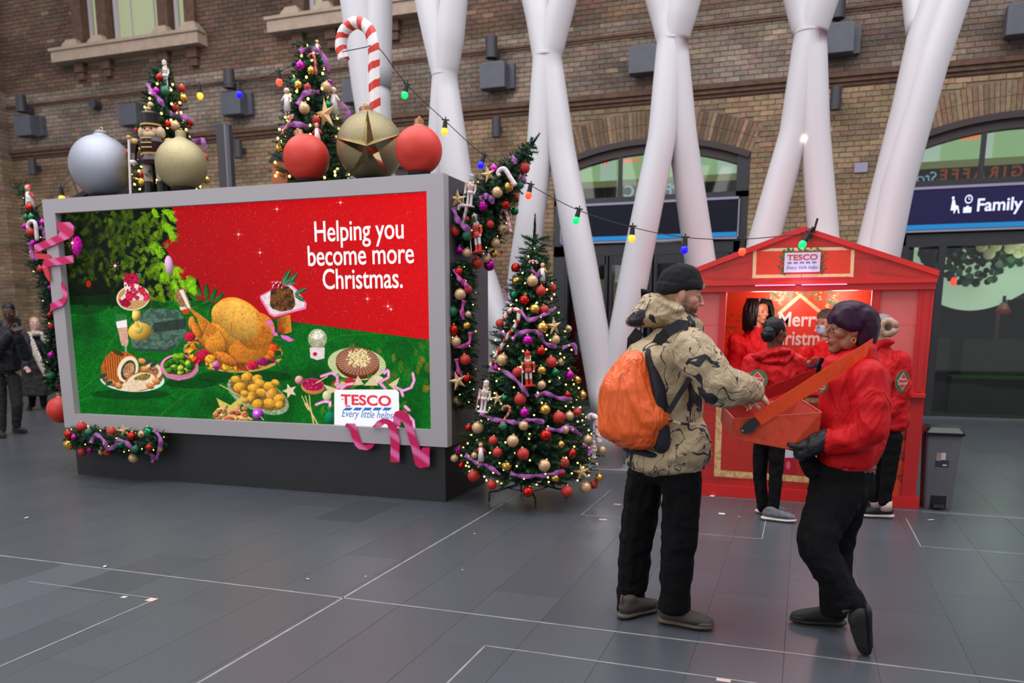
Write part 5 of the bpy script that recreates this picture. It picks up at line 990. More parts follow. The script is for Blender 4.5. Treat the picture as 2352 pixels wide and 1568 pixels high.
cane_on(main, [(530, 895), (545, 872), (572, 872), (576, 900), (545, 950), (515, 995)], TT, 'small red striped candy cane at the middle of the tall tree', .011, 9, srgb(186, 60, 56), srgb(206, 150, 130), .55)
cane_on(main, [(1045, 945), (1065, 925), (1095, 940), (1105, 985), (1105, 1040), (1115, 1090)], TT, 'thick white candy cane with thin red lines on the east edge of the tall tree', .024, 5, srgb(190, 50, 46), srgb(226, 222, 226), .14)
cane_on(main, [(690, 25), (700, 0), (735, 0), (742, 15)], TT, 'tiny pink striped candy cane near the top of the tall tree', .010, 5, srgb(200, 70, 80), srgb(226, 210, 210), .5)
p = main.hit(*TT(715, 740)); nutcracker((p.x, p.y-.09, p.z-.005), .285, 'red and white nutcracker standing out in the middle of the tall tree', lean=-.06, turn=.3)
p = main.hit(*TT(440, 900)); nutcracker((p.x-.01, p.y-.07, p.z), .27, 'all white nutcracker on the west side of the tall tree', W_, W_, W_, W_, W_, lean=.14)
q = main.hit(*TT(1090, 1130)); nutcracker((q.x, q.y-.05, q.z-.06), .15, 'little white nutcracker with a staff on the lower east edge of the tall tree', W_, W_, W_, W_, W_)
q = main.hit(*TT(418, 1130)); tinyfig((q.x, q.y-.05, q.z), .17, 'small red and white hanging figure low on the west side of the tall tree', W_, RD)
q = main.hit(*TT(785, 60)); tinyfig((q.x, q.y-.05, q.z), .16, 'white and gold hanging figure near the top of the tall tree', W_, GD)
for (cx, cy, r, rot, yaw, s) in ((855, 390, 60, .1, 1.0, 'narrow gold star seen edge on high on the tall tree'), (518, 820, 45, .15, .7, 'pale gold star beside the white nutcracker on the tall tree'), (1020, 1258, 56, .2, .1, 'broad pale gold star low on the east side of the tall tree'), (1090, 1180, 28, .5, .8, 'small gold star on the east edge of the tall tree')):
    q = main.hit(*TT(cx, cy)); star5((q.x, q.y-.06, q.z), r/2.613/tk, s, 'star ornaments on the tall tree', rot, yaw=yaw)
# ---- horn shaped tree on the east side of the billboard
H1 = lambda x, y: (950+x/3.92, 300+y/3.92)
horn = Body([atY(*H1(x, y), Yh) for x, y, Yh in ((500, 1090, 6.75), (520, 960, 6.75), (560, 830, 6.75), (640, 690, 6.75), (740, 560, 6.72), (850, 430, 6.7), (930, 310, 6.7), (1010, 200, 6.7), (1085, 95, 6.7))], [.15, .235, .25, .21, .18, .135, .075, .03, .01])
ht = thing('horn_tree', 'horn shaped decorated fir bending up and out from the east side of the billboard', 'tree', horn.p[0])
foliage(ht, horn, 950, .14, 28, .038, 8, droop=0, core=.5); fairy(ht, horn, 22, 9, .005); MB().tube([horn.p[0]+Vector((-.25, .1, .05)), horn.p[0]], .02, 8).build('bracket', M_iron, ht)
sh_ = MB(); 
for k in range(4): tip(sh_, horn.p[-2].lerp(horn.p[-1], k/5), (horn.p[-1]-horn.p[-2]), .12, 50, .03, rr, fcol(rr))
sh_.build('top_shoot', M_fir, ht)['kind'] = 'stuff'
L = [(725, 350, 42, 'P'), (995, 335, 52, 'R'), (855, 505, 46, 'g'), (755, 555, 50, 'C'), (955, 490, 38, 'e'), (920, 600, 30, 'R'), (825, 665, 42, 'r'), (910, 725, 36, 'E'), (625, 680, 46, 'P'), (375, 905, 46, 'R'), (318, 930, 36, 'g'), (478, 945, 43, 'e'), (690, 840, 36, 'R'), (795, 885, 42, 'C'), (735, 1010, 44, 'C'), (415, 1075, 38, 'P'), (482, 1100, 44, 'C'), (570, 1195, 52, 'R'), (725, 1110, 36, 'g'), (655, 1155, 32, 'C'), (682, 1210, 52, 'P'), (795, 1090, 14, 'r'), (485, 800, 24, 'r')]
baubles(horn, L, H1, 3.92, 'the horn shaped fir', 'baubles on the horn shaped fir')
WP = srgb(214, 190, 196)
cane_on(horn, [(775, 410), (762, 380), (785, 350), (825, 350), (870, 420), (920, 495)], H1, 'pale pink candy cane with a downward hook near the tip of the horn shaped fir', .019, 8, WP, srgb(226, 206, 210), .5)
cane_on(horn, [(405, 715), (410, 685), (445, 672), (475, 690), (460, 770), (440, 865)], H1, 'pale candy cane at the west end of the horn shaped fir', .014, 8, srgb(196, 150, 156), WP, .4)
cane_on(horn, [(790, 790), (785, 740), (800, 715), (830, 725), (855, 820), (878, 920)], H1, 'pink striped candy cane on the lower east flank of the horn shaped fir', .014, 10, srgb(206, 110, 116), WP, .45)
q = horn.hit(*H1(640, 1120)); nutcracker((q.x, q.y-.13, q.z+.01), .325, 'red and white nutcracker with a white staff on the horn shaped fir', RD, W_, RD, W_, RD, lean=-.14, turn=-.3)
q = horn.hit(*H1(540, 700)); nutcracker((q.x, q.y-.1, q.z), .26, 'pale silver nutcracker upright behind the horn shaped fir', WP, W_, WP, srgb(170, 170, 180), WP, lean=.12)
for (cx, cy, r, rot, yaw, s) in ((412, 625, 95, .0, .3, 'pale gold star at the west end of the horn shaped fir'), (690, 400, 78, .3, .5, 'pale gold star beside the highest magenta bauble of the horn shaped fir')):
    q = horn.hit(*H1(cx, cy)); star5((q.x, q.y-.04, q.z), r/3.92/tk, s, 'stars on the horn shaped fir', rot, yaw=yaw)
ribband(horn, [[(360, 690), (390, 790), (440, 850), (520, 900)], [(590, 610), (640, 590), (690, 600), (715, 660)], [(880, 225), (905, 260), (915, 300)], [(950, 410), (985, 430), (1000, 480)]], H1, ['purple ribbon curl under the star at the west end of the horn shaped fir', 'purple ribbon loop over the magenta bauble of the horn shaped fir', 'purple ribbon tail near the tip of the horn shaped fir', 'purple ribbon bow below the top red bauble of the horn shaped fir'], 'ribbons on the horn shaped fir', .06, off=.06)
# ---- garland down the east side of the billboard
G1_ = TT
gp = [(255, -5), (262, 100), (268, 300), (272, 500), (270, 700), (262, 860)]
gar = Body([atY(*TT(x, y), 6.55) for x, y in gp], [.07, .095, .10, .10, .09, .05])
for p in gar.p: p.x = max(p.x, XR+.07)
gt = thing('side_garland', 'decorated fir garland hanging down the east side of the billboard', 'garland', gar.p[-1]); foliage(gt, gar, 700, .12, 24, .034, 12, core=.6, droop=-.3); fairy(gt, gar, 34, 13, .0055)
L = [(272, 62, 28, 'r'), (327, 168, 26, 'R'), (280, 198, 35, 'C'), (235, 302, 33, 'e'), (327, 318, 20, 'C'), (318, 385, 24, 'g'), (242, 410, 33, 'r'), (255, 482, 31, 'C'), (310, 590, 33, 'R'), (225, 688, 27, 'P'), (320, 700, 27, 'r'), (265, 838, 31, 'C'), (300, 130, 20, 'P')]
baubles(gar, L, TT, 2.613, 'the garland beside the billboard edge', 'baubles on the east side garland')
ribband(gar, [[(245, 45), (270, 100), (310, 130), (325, 175)], [(305, 235), (290, 300), (300, 350)], [(342, 425), (325, 500), (240, 515)], [(258, 585), (268, 650), (290, 690)]], TT, ['pink ribbon at the upper end of the east side garland', 'pale pink ribbon below the champagne bauble on the east side garland', 'purple ribbon crossing the middle of the east side garland', 'purple ribbon tail above the star of the east side garland'], 'ribbons on the east side garland', .045, M_orgp, .05)
q = gar.hit(*TT(282, 715)); star5((q.x, q.y-.06, q.z), .085, 'pale star low on the garland down the east side of the billboard', None, .3, yaw=.6)
# ---- garland under the frame at the west end
Bq = R1; bot = Body([atY(*R1(x, y), 6.24) for x, y in ((330, 1270), (430, 1262), (540, 1285), (650, 1290), (765, 1290))], [.07, .11, .115, .115, .09])
bt = thing('base_garland', 'decorated fir garland along the black base under the west end of the screen', 'garland', bot.p[0]); foliage(bt, bot, 520, .12, 24, .034, 15, core=.6); fairy(bt, bot, 40, 16, .0055)
L = [(392, 1212, 25, 'R'), (330, 1248, 21, 'r'), (425, 1238, 18, 'e'), (535, 1235, 23, 'R'), (333, 1297, 26, 'g'), (632, 1257, 20, 'r'), (680, 1248, 18, 'C'), (712, 1240, 29, 'E'), (395, 1330, 21, 'R'), (433, 1322, 17, 'P'), (487, 1333, 15, 'C'), (582, 1297, 18, 'E'), (517, 1335, 18, 'R'), (650, 1318, 18, 'e'), (718, 1310, 18, 'r'), (770, 1320, 14, 'g'), (642, 1362, 24, 'C'), (356, 1262, 14, 'P')]
baubles(bot, L, R1, 2.09, 'the low garland under the screen', 'baubles on the garland under the screen')
ribband(bot, [[(435, 1290), (460, 1250), (500, 1280), (520, 1320), (575, 1290)], [(740, 1225), (772, 1280), (750, 1370)], [(560, 1270), (610, 1290), (640, 1330)], [(700, 1330), (735, 1355), (730, 1385)]], R1, ['purple ribbon loops at the west half of the garland under the screen', 'purple ribbon hanging at the east end of the garland under the screen', 'purple ribbon across the middle of the garland under the screen', 'purple ribbon tail lowest on the garland under the screen'], 'ribbons on the garland under the screen', .05, off=.05)
q = bot.hit(*R1(618, 1228)); star5((q.x, q.y-.06, q.z), .075, 'pale star on the garland under the screen', None, .2, yaw=.4)
# ---- fir on the west side of the billboard
wf = Body([atY(*R1(x, y), 6.85) for x, y in ((262, 1040), (255, 900), (248, 700), (236, 540), (205, 420), (185, 300), (160, 200), (125, 110), (80, 35))], [.05, .06, .07, .10, .15, .14, .10, .05, .012])
wt = thing('west_fir', 'decorated fir bending up beside the west edge of the billboard', 'tree', wf.p[0]); foliage(wt, wf, 620, .13, 24, .036, 18, droop=0, core=.6); fairy(wt, wf, 18, 19, .005)
L = [(140, 160, 19, 'r'), (150, 207, 17, 'E'), (122, 207, 13, 'e'), (203, 235, 17, 'P'), (120, 250, 13, 'P'), (147, 278, 20, 'R'), (152, 375, 12, 'g'), (195, 455, 16, 'R'), (238, 545, 10, 'P'), (240, 675, 14, 'r'), (246, 728, 15, 'R'), (247, 868, 17, 'P'), (246, 965, 20, 'e'), (278, 1015, 13, 'r'), (160, 330, 15, 'P')]
baubles(wf, L, R1, 2.09, 'the fir beside the west edge', 'baubles on the west side fir')
cane_on(wf, [(135, 262), (137, 238), (152, 226), (170, 240), (178, 320)], R1, 'pale candy cane on the fir at the west edge of the billboard', .02, 6, WP, W_, .3)
q = wf.hit(*R1(160, 110)); tinyfig((q.x, q.y-.05, q.z), .30, 'red and white hanging figure at the top of the west side fir', W_, RD)
ribband(wf, [[(145, 330), (155, 390), (180, 410)], [(190, 250), (215, 275), (210, 310)]], R1, ['purple ribbon low on the bent fir at the west edge', 'purple ribbon touching the frame on the west side fir'], 'ribbons on the west side fir', .06, off=.05)
# ---- the two trees on top of the billboard
CA = lambda x, y: (x/2.614, y/2.614); CB = lambda x, y: (550+x/2.614, y/2.614)
def toptree(cx, topy, Y, prof, label, seed, n):
    base = atY(cx, 420, Y); base.z = BT; top = atY(cx, topy, Y); h = top.z-BT; b = Body([base+Vector((0, 0, h*z)) for z, r in prof], [r for z, r in prof]); t = thing('christmas_tree', label, 'tree', base)
    foliage(t, b, int(n*1.4), .16, 28, .04, seed, core=.5); fairy(t, b, 110, seed+1, .0125); MB().tube([base, base+Vector((0, 0, h*.9))], [.025, .01], 8).build('trunk', M_bark, t)
    mb = MB()
    for k in range(4): a = k*1.571+.4; mb.tube([base+Vector((0, 0, .1)), base+Vector((.2*math.cos(a), .2*math.sin(a), .012))], .01, 6)
    mb.build('stand', M_iron, t); return b
ta = toptree(388, 147, 7.0, [(.10, .30), (.18, .33), (.35, .27), (.5, .24), (.62, .19), (.75, .16), (.88, .09), (.96, .05), (1, .01)], 'small lit Christmas tree behind the nutcracker on the billboard', 31, 720)
L = [(955, 465, 20, 'r'), (940, 548, 21, 'P'), (992, 548, 27, 'e'), (1090, 530, 22, 'R'), (1100, 590, 27, 'g'), (905, 632, 20, 'C'), (1055, 645, 21, 'R'), (1050, 755, 30, 'C'), (885, 780, 18, 'P'), (820, 780, 14, 'R'), (1140, 737, 22, 'r'), (775, 917, 20, 'R'), (1228, 945, 22, 'R'), (852, 975, 25, 'E'), (1240, 1080, 22, 'g'), (856, 1095, 28, 'g'), (795, 1060, 18, 'g'), (850, 1050, 15, 'r'), (1005, 745, 20, 'r')]
baubles(ta, L, CA, 2.614, 'the western rooftop tree', 'baubles on the western billboard tree')
ribband(ta, [[(890, 500), (905, 545), (950, 590), (985, 640)], [(1020, 680), (1090, 700), (1160, 730)], [(1150, 850), (1215, 840), (1225, 905)], [(800, 960), (850, 945), (890, 985)]], CA, ['purple ribbon near the top of the western billboard tree', 'pink ribbon across the middle of the western billboard tree', 'purple ribbon bow on the east edge of the western billboard tree', 'pink ribbon low on the west side of the western billboard tree'], 'ribbons on the western billboard tree', .06, off=.05)
q = ta.hit(*CA(1025, 500)); nutcracker((q.x, q.y-.07, q.z-.06), .26, 'white nutcracker near the top of the western billboard tree', W_, W_, W_, W_, W_)
tb = toptree(720, 94, 7.0, [(.08, .33), (.16, .36), (.32, .31), (.45, .28), (.58, .21), (.72, .18), (.85, .12), (.95, .05), (1, .01)], 'lit Christmas tree behind the leaning red bauble on the billboard', 41, 800)
L = [(367, 398, 29, 'P'), (430, 425, 24, 'g'), (490, 370, 20, 'E'), (355, 512, 26, 'g'), (520, 525, 33, 'C'), (540, 495, 18, 'P'), (408, 525, 22, 'R'), (390, 652, 33, 'C'), (530, 635, 27, 'E'), (460, 720, 25, 'R'), (240, 890, 24, 'g'), (602, 812, 20, 'g'), (330, 490, 18, 'e'), (375, 298, 20, 'R'), (300, 710, 16, 'g')]
baubles(tb, L, CB, 2.614, 'the eastern rooftop tree', 'baubles on the eastern billboard tree')
ribband(tb, [[(360, 310), (430, 290), (500, 330), (540, 430)], [(350, 630), (395, 560), (480, 552)], [(250, 775), (330, 745), (420, 760)], [(610, 620), (655, 680), (625, 780)]], CB, ['pink ribbon round the top of the eastern billboard tree', 'purple ribbon arch at the middle of the eastern billboard tree', 'purple ribbon low on the west side of the eastern billboard tree', 'purple ribbon on the east edge of the eastern billboard tree'], 'ribbons on the eastern billboard tree', .06, off=.05)
for cx, cy, h, s, c1, c2 in ((305, 600, .22, 'small white hanging angel on the west side of the eastern billboard tree', W_, W_), (582, 605, .26, 'larger white hanging angel on the east side of the eastern billboard tree', W_, W_), (485, 800, .2, 'red and white hanging figure above the leaning red bauble', W_, RD), (485, 290, .14, 'little white and gold figure at the top of the eastern billboard tree', W_, GD)): q = tb.hit(*CB(cx, cy)); tinyfig((q.x, q.y-.05, q.z), h, s, c1, c2)
cane_on(tb, [(412, 345), (430, 325), (450, 345), (462, 450)], CB, 'small red candy cane high on the eastern billboard tree', .012, 8, srgb(186, 50, 50), srgb(200, 120, 110), .5)
cane_on(tb, [(300, 705), (320, 700), (250, 810)], CB, 'small red striped candy cane low on the west side of the eastern billboard tree', .012, 8, srgb(186, 50, 60), srgb(220, 180, 180), .5)
q = tb.hit(*CB(545, 700)); star5((q.x, q.y-.08, q.z), .15, 'pale gold star low on the eastern billboard tree', None, .1, yaw=-.3)
# the tall nutcracker
q = atY(357, 430, 6.72); nt_ = nutcracker((q.x, q.y, BT), .84, 'tall dark nutcracker with a black hat and white hair on the billboard', srgb(48, 18, 24), srgb(170, 150, 142), BKC, BKC, BKC, srgb(196, 172, 140), turn=.3); nt_.scale = (1.35, 1.3, 1)
for s_ in (-1, 1): MB().ball((s_*.062, .01, .615), (.032, .05, .06), 12, 9, col=srgb(196, 172, 140)).build('curled_hair', M_pt, nt_, smooth=True)
hb = MB(); q = atY(645, 400, 6.8); bh = thing('toy_house', 'edge of a small wooden birdhouse ornament beside the leaning red bauble', 'ornament', (q.x, q.y, BT)); MB().box((q.x+.03, q.y, BT+.14), (.16, .12, .28)).build('walls', mat('toy_wood', srgb(170, 92, 50), .6), bh); MB().prism([(q.x-.08, q.y-.08, BT+.27), (q.x+.14, q.y-.08, BT+.27), (q.x+.03, q.y-.08, BT+.38)], (0, 0, 0), (0, .16, 0)).build('roof', mat('toy_roof', srgb(40, 36, 34), .6), bh)
# ---------------------------------------------------------------- festoon lights
M_cable = mat('festoon_cable', srgb(18, 20, 20), .6)
def festoon(pts, label):
    P = [atY(*p) for p in pts]; Q = []; k = len(P)
    for i in range(k-1):
        p0, p1, p2, p3 = P[max(i-1, 0)], P[i], P[i+1], P[min(i+2, k-1)]
        for s in range(8): t = s/8; Q.append(.5*((2*p1)+(p2-p0)*t+(2*p0-5*p1+4*p2-p3)*t*t+(3*p1-p0-3*p2+p3)*t**3))
    Q.append(P[-1]); t = thing('festoon_cable', label, 'cable', P[0]); MB().tube(Q, .004, 6).build('cable', M_cable, t)
festoon([(140, 430, 6.5), (215, 372, 7.1), (300, 330, 7.3), (380, 200, 7.6), (458, 196, 7.2), (548, 190, 7.2), (640, 165, 7.0), (690, 138, 7.0)], 'thin black festoon cable strung over the west half of the billboard')
festoon([(786, 119, 6.9), (842, 108, 6.85)], 'short black cable tied across the crook of the giant candy cane')
festoon([(842, 108, 6.85), (870, 110, 7), (935, 195, 7.3), (1023, 278, 7.4), (1113, 358, 7.4), (1218, 425, 7.4), (1330, 483, 7.3), (1453, 522, 7.2), (1575, 545, 7.1), (1707, 549, 7.2), (1865, 535, 7.4)], 'thin black festoon cable running from the candy cane to the red stall roof')
BC = {'yellow': srgb(255, 190, 50), 'blue': srgb(20, 20, 255), 'orange': srgb(255, 80, 50), 'green': srgb(0, 215, 110)}; bm_s = {}
SOCK = MB(); SOCK.tube([(0, 0, 0), (0, 0, -.07)], [.018, .024], 10, mi=0); SOCK.tube([(-.035, 0, .004), (.035, 0, .004)], .007, 6, mi=0); SOCK.tube([(0, 0, 0), (0, 0, .03)], .006, 6); me_s = SOCK.mesh('socket', M_cable)
for k, (x, y, Y, c_, tl, s) in enumerate(((140, 432, 6.5, 'yellow', 0, 'above the west corner of the frame'), (458, 196, 7.2, 'yellow', 0, 'between the western tree and the box floodlight'), (548, 192, 7.2, 'blue', 0, 'over the box floodlight'), (640, 163, 7.0, 'orange', 0, 'left of the eastern billboard tree'), (935, 193, 7.3, 'green', .25, 'beside the candy cane'), (1023, 276, 7.4, 'yellow', .1, 'above the box corner'), (1113, 355, 7.4, 'blue', .35, 'left of the horn fir tip'), (1219, 423, 7.4, 'orange', .2, 'right of the horn fir'), (1330, 480, 7.3, 'green', .25, 'before the white leg above the tall tree'), (1453, 520, 7.2, 'yellow', .05, 'left of the woolly hat'), (1574, 545, 7.1, 'blue', 0.03, 'above the woolly hat'), (1706, 549, 7.2, 'orange', 0, 'over the left roof slope'), (1858, 536, 7.30, 'green', .5, 'at the peak of the stall roof'))):
    p = atY(x, y, Y); t = thing('festoon_bulb', '%s festoon bulb %s' % (c_, s), 'light bulb', p, 'coloured festoon bulbs'); t.rotation_euler = (0, tl, .35)
    link_mesh('socket', me_s, t); mb = MB(); 
    if c_ not in bm_s: b = MB(); b.ball((0, 0, -.098), (.031, .031, .036), 16, 10); bm_s[c_] = b.mesh('bulb', mat('bulb_'+c_, BC[c_], .3, emit=BC[c_], es=1.2), True)
    link_mesh('globe', bm_s[c_], t)
# ---------------------------------------------------------------- the red stall
def canvas(x0, y0, x1, y1, s, col):
    global CX0, CY0, CS, CWd, CHt, IMG, N1, N2, N3, XX, YY
    CX0, CY0, CS = x0, y0, s; CWd, CHt = int((x1-x0)*s), int((y1-y0)*s); IMG = np.zeros((CHt, CWd, 3), np.float32); IMG[:] = col
    N1 = fnoise(CHt, CWd, 40, 3, 21); N2 = fnoise(CHt, CWd, 6, 4, 22); N3 = fnoise(CHt, CWd, 120, 2, 25); YY, XX = np.mgrid[0:CHt, 0:CWd].astype(np.float32); XX = XX/CS+CX0; YY = YY/CS+CY0
def bake(x0, x1, z0, z1, y, tw, th):
    P = np.array([[prj((x0+(x1-x0)*i, y, z0+(z1-z0)*j)) for i in (0, 1)] for j in (0, 1)]); A = []; B = []
    for (u, v), (a, b) in zip([(0, 0), (1, 0), (0, 1), (1, 1)], [P[0][0], P[0][1], P[1][0], P[1][1]]): A += [[u, v, 1, 0, 0, 0, -a*u, -a*v], [0, 0, 0, u, v, 1, -b*u, -b*v]]; B += [a, b]
    h = np.append(np.linalg.solve(np.array(A), np.array(B)), 1).reshape(3, 3); vv, uu = np.mgrid[0:th, 0:tw]; u = (uu+.5)/tw; v = (vv+.5)/th; d = h[2, 0]*u+h[2, 1]*v+1
    sx = np.clip(((h[0, 0]*u+h[0, 1]*v+h[0, 2])/d-CX0)*CS, 0, CWd-2); sy = np.clip(((h[1, 0]*u+h[1, 1]*v+h[1, 2])/d-CY0)*CS, 0, CHt-2); a = sx.astype(int); b = sy.astype(int); fx = (sx-a)[..., None]; fy = (sy-b)[..., None]
    return (IMG[b, a]*(1-fx)+IMG[b, a+1]*fx)*(1-fy)+(IMG[b+1, a]*(1-fx)+IMG[b+1, a+1]*fx)*fy
HY = 7.46; HX0, HX1, HC = -1.085, .957, -.064
M_hr = mat('stall_red', srgb(196, 32, 34), .42, noise_s=2, noise_a=.05); M_hr2 = mat('stall_bright_red', srgb(212, 36, 34), .38); M_pk = mat('stall_pink_panel', srgb(216, 104, 100), .5, noise_s=3, noise_a=.05)
hut = thing('market_stall', 'red house shaped promotional stall with a gabled front and open serving window', 'stall', (HC, 8.0, 0))
# printed lower front
canvas(1560, 880, 2125, 1175, 3, c8(176, 34, 30)); s = (slice(None), slice(None)); IMG *= (.86+.28*N2)[..., None]
for k in range(9): 
    y = 905+k*32; line(1560, y, 2125, y+18, 1.5, c8(126, 24, 26), .7)
    for q in range(8): x = 1575+q*75+(k % 2)*36; line(x, y, x-1, y+32, 1.3, c8(126, 24, 26), .7)
poly([(1645, 915), (1985, 925), (1978, 1100), (1638, 1080)], c8(182, 38, 26), .08)
for P in (((1643, 905), (1658, 905), (1652, 1092), (1637, 1090)), ((1638, 1078), (1995, 1104), (1995, 1118), (1637, 1093)), ((1985, 930), (1998, 930), (1996, 1118), (1984, 1116)), ((1643, 905), (1998, 918), (1998, 930), (1643, 917))): poly(P, c8(220, 182, 124), .12, c8(196, 148, 96))
poly([(1760, 1000), (1900, 1010), (1900, 1052), (1760, 1050)], c8(206, 202, 214)); poly([(1800, 1052), (1830, 1050), (1832, 1090), (1792, 1088)], c8(170, 22, 40)); ell(1812, 1068, 5, 10, c8(230, 90, 120)); line(1796, 1055, 1790, 1085, 3, c8(226, 196, 140))
poly([(2062, 905), (2115, 908), (2098, 1142), (2052, 1138)], c8(112, 34, 40), .3)
for k in range(5): ell(2062-k*1.5, 930+k*50, 34, 30, c8(214, 66, 28), sh=.3, nz=.1); poly([(2092, 952+k*50), (2108, 945+k*50), (2106, 965+k*50), (2075, 958+k*50)], c8(92, 36, 44)); line(2070, 945+k*50, 2098, 935+k*50, 2.5, c8(96, 28, 30))
im = make_image('stall_front_print', bake(HX0, HX1, .10, .93, HY, 900, 400)); M_hf = image_mat('stall_front_print', im, 0, rough=.45)
image_plane('front_panel', HX0+.02, HX1-.03, .10, .93, HY, M_hf, hut, .03)
MB().bb(HX0-.0, HX1+.03, HY-.03, HY+.06, 0, .10).build('plinth', M_hr2, hut)
MB().bb(HX0-.0, HX1, HY-.06, HY+.30, .93, .965).build('counter', M_hr2, hut, bevel=.004)
for x0, x1, nm in ((HX0, HX0+.11, 'post'), (HX1-.11, HX1, 'post')): MB().bb(x0, x1, HY-.02, HY+.08, .10, 1.80).bb(x0+.035, x1-.03, HY-.028, HY-.02, .98, 1.78).build(nm, M_hr, hut)
for x0, x1 in ((-.715, -.66), (.50, .56)): MB().bb(x0, x1, HY-.015, HY+.06, .965, 1.80).build('mullion', M_hr, hut)
for x0, x1 in ((HX0+.11, -.715), (.56, HX1-.11)):
    MB().bb(x0, x1, HY+.01, HY+.03, .965, 1.51).build('side_panel', M_pk, hut); MB().bb(x0, x1, HY+.01, HY+.03, 1.513, 1.80).build('side_panel', M_pk, hut)
MB().bb(HX0, HX1, HY-.05, HY+.08, 1.795, 1.87).bb(HX0-.01, HX1+.005, HY-.075, HY+.0, 1.845, 1.875).build('header_beam', M_hr2, hut)
# gable
canvas(1570, 500, 2170, 680, 3, c8(196, 40, 32)); IMG *= (.84+.3*N2)[..., None]
poly([(1570, 600), (1740, 560), (1960, 560), (2160, 600), (2160, 660), (1570, 665)], c8(176, 44, 34), .2, alpha=.5)
for a, b in (((1640, 620), (1720, 600)), ((1960, 592), (2080, 600)), ((2000, 625), (2120, 640)), ((1620, 640), (1720, 642))): line(*a, *b, 7, c8(120, 30, 30), .35)
poly([(1735, 575), (1960, 572), (1958, 634), (1735, 637)], c8(222, 56, 30), .1)
for P in (((1730, 575), (1738, 574), (1736, 638), (1728, 639)), ((1955, 574), (1963, 574), (1960, 636), (1952, 636)), ((1728, 631), (1960, 628), (1960, 635), (1728, 639)), ((1745, 577), (1770, 570), (1935, 567), (1950, 574))): poly(P, c8(232, 196, 150), .08)
for k in range(90):
    x = pr.choice([pr.uniform(1790, 1808), pr.uniform(1880, 1896), pr.uniform(1800, 1890)]); y = pr.uniform(576, 630) if x < 1808 or x > 1880 else pr.uniform(573, 583); sprig(x, y, pr.uniform(-3, 3), 6, c8(56, 110, 50), 5, 3)
for p in ((1792, 598), (1797, 612), (1890, 600), (1894, 615), (1886, 622)): ell(*p, 3.5, 4, c8(220, 40, 90), sh=.5)
line(1841, 520, 1841, 660, 1, c8(110, 24, 24), .8)
im = make_image('gable_print', bake(HX0-.03, HX1+.03, 1.86, 2.33, HY-.01, 1000, 260)); M_gb = image_mat('gable_print', im, 0, rough=.45)
mb = MB(); gx0, gx1 = HX0-.02, HX1+.02; AP = (HC+.0, 2.275); EV = 1.875
P = [(gx0, EV), (gx1, EV), (gx1, 1.90), (AP[0], AP[1]), (gx0, 1.90)]; mb.prism([(x, HY-.01, z) for x, z in P], (0, 0, 0), (0, .04, 0)); o = mb.build('gable', M_gb, hut); uvl = o.data.uv_layers.new(name='UV')
for l in o.data.loops: p = o.data.vertices[l.vertex_index].co+OFF[hut.name]; uvl.data[l.index].uv = ((p.x-HX0+.03)/(HX1-HX0+.06), (p.z-1.86)/.47)
for sgn, ex in ((-1, gx0), (1, gx1)):
    a = Vector((ex, HY-.03, 1.895)); b = Vector((AP[0], HY-.03, AP[1]-.005)); n = Vector((0, 0, .045)); q = [a, b, b+n, a+n] if sgn < 0 else [b, a, a+n, b+n]
    MB().prism([q[0], q[1], q[2], q[3]], (0, 0, 0), (0, .05, 0)).build('barge_board', M_hr2, hut)
    MB().prism([a+n*.8+Vector((0, .05, 0)), b+n*.8+Vector((0, .05, 0)), b+n+Vector((0, .05, 0)), a+n+Vector((0, .05, 0))], (0, 0, 0), (0, 1.25, 0)).build('roof_panel', M_hr, hut)
sp_ = MB().bb(-.198, .085, HY-.045, HY-.012, 1.945, 2.105); sp_ = sp_.build('sign', mat('white_sign', srgb(206, 202, 216), .4), hut, bevel=.004)
text_obj('lettering', 'TESCO', .062, upright((-.057, HY-.047, 2.045)), mat('sign_red', srgb(190, 60, 74), .5), sp_, bold=.0015, sx=1.25, extrude=.0006)
for k in range(5): MB().box((-.155+k*.048, HY-.047, 2.023), (.032, .002, .012), Matrix.Rotation(0, 3, 'Y')).build('blue_dash', mat('sign_blue', srgb(90, 110, 170), .5), sp_)
text_obj('lettering', 'Every little helps', .042, upright((-.057, HY-.047, 1.972)), mat('sign_blue'), sp_, shear=.35, sx=.88, extrude=.0006)
# interior: side walls, back wall print, ceiling
BY = 8.62
canvas(1600, 620, 2080, 1000, 3, c8(236, 74, 30)); IMG *= (.93+.14*N2)[..., None]
for k in range(260):
    a = pr.uniform(0, 6.28); q = pr.uniform(.55, 1.0); x, y = 1838+105*q*math.cos(a), 715+62*q*math.sin(a)
    if pr.random() < .75: sprig(x, y, pr.uniform(-3, 3), 12, pr.choice([c8(120, 130, 90), c8(96, 116, 76), c8(150, 150, 116)]), 8, 6)
    else: ell(x, y, 3, 2, c8(226, 190, 120))
poly([(1793, 722), (1838, 680), (1886, 722), (1886, 860), (1793, 860)], c8(226, 58, 34)); line(1838, 678, 1790, 720, 8, c8(240, 196, 140)); line(1838, 678, 1888, 720, 8, c8(240, 196, 140))
for k in range(40): ell(pr.uniform(1668, 1690), pr.uniform(740, 830), 1.4, 1.4, c8(240, 150, 60))
for k in range(10): ell(pr.uniform(1650, 1700), pr.uniform(720, 760), 5, 3, c8(120, 90, 60), alpha=.5)
im = make_image('back_wall_print', bake(HX0, HX1, .5, 1.9, BY, 900, 600)); M_bw = image_mat('back_wall_print', im, 0, rough=.5)
bw = image_plane('back_wall', HX0, HX1, .5, 1.9, BY, M_bw, hut, .03)
for x in (HX0, HX1-.02): MB().bb(x, x+.02, HY+.08, BY, 0, 1.9).build('side_wall', M_hr, hut)
MB().bb(HX0, HX1, BY, BY+.03, 0, .5).build('back_skirting', M_hr, hut)
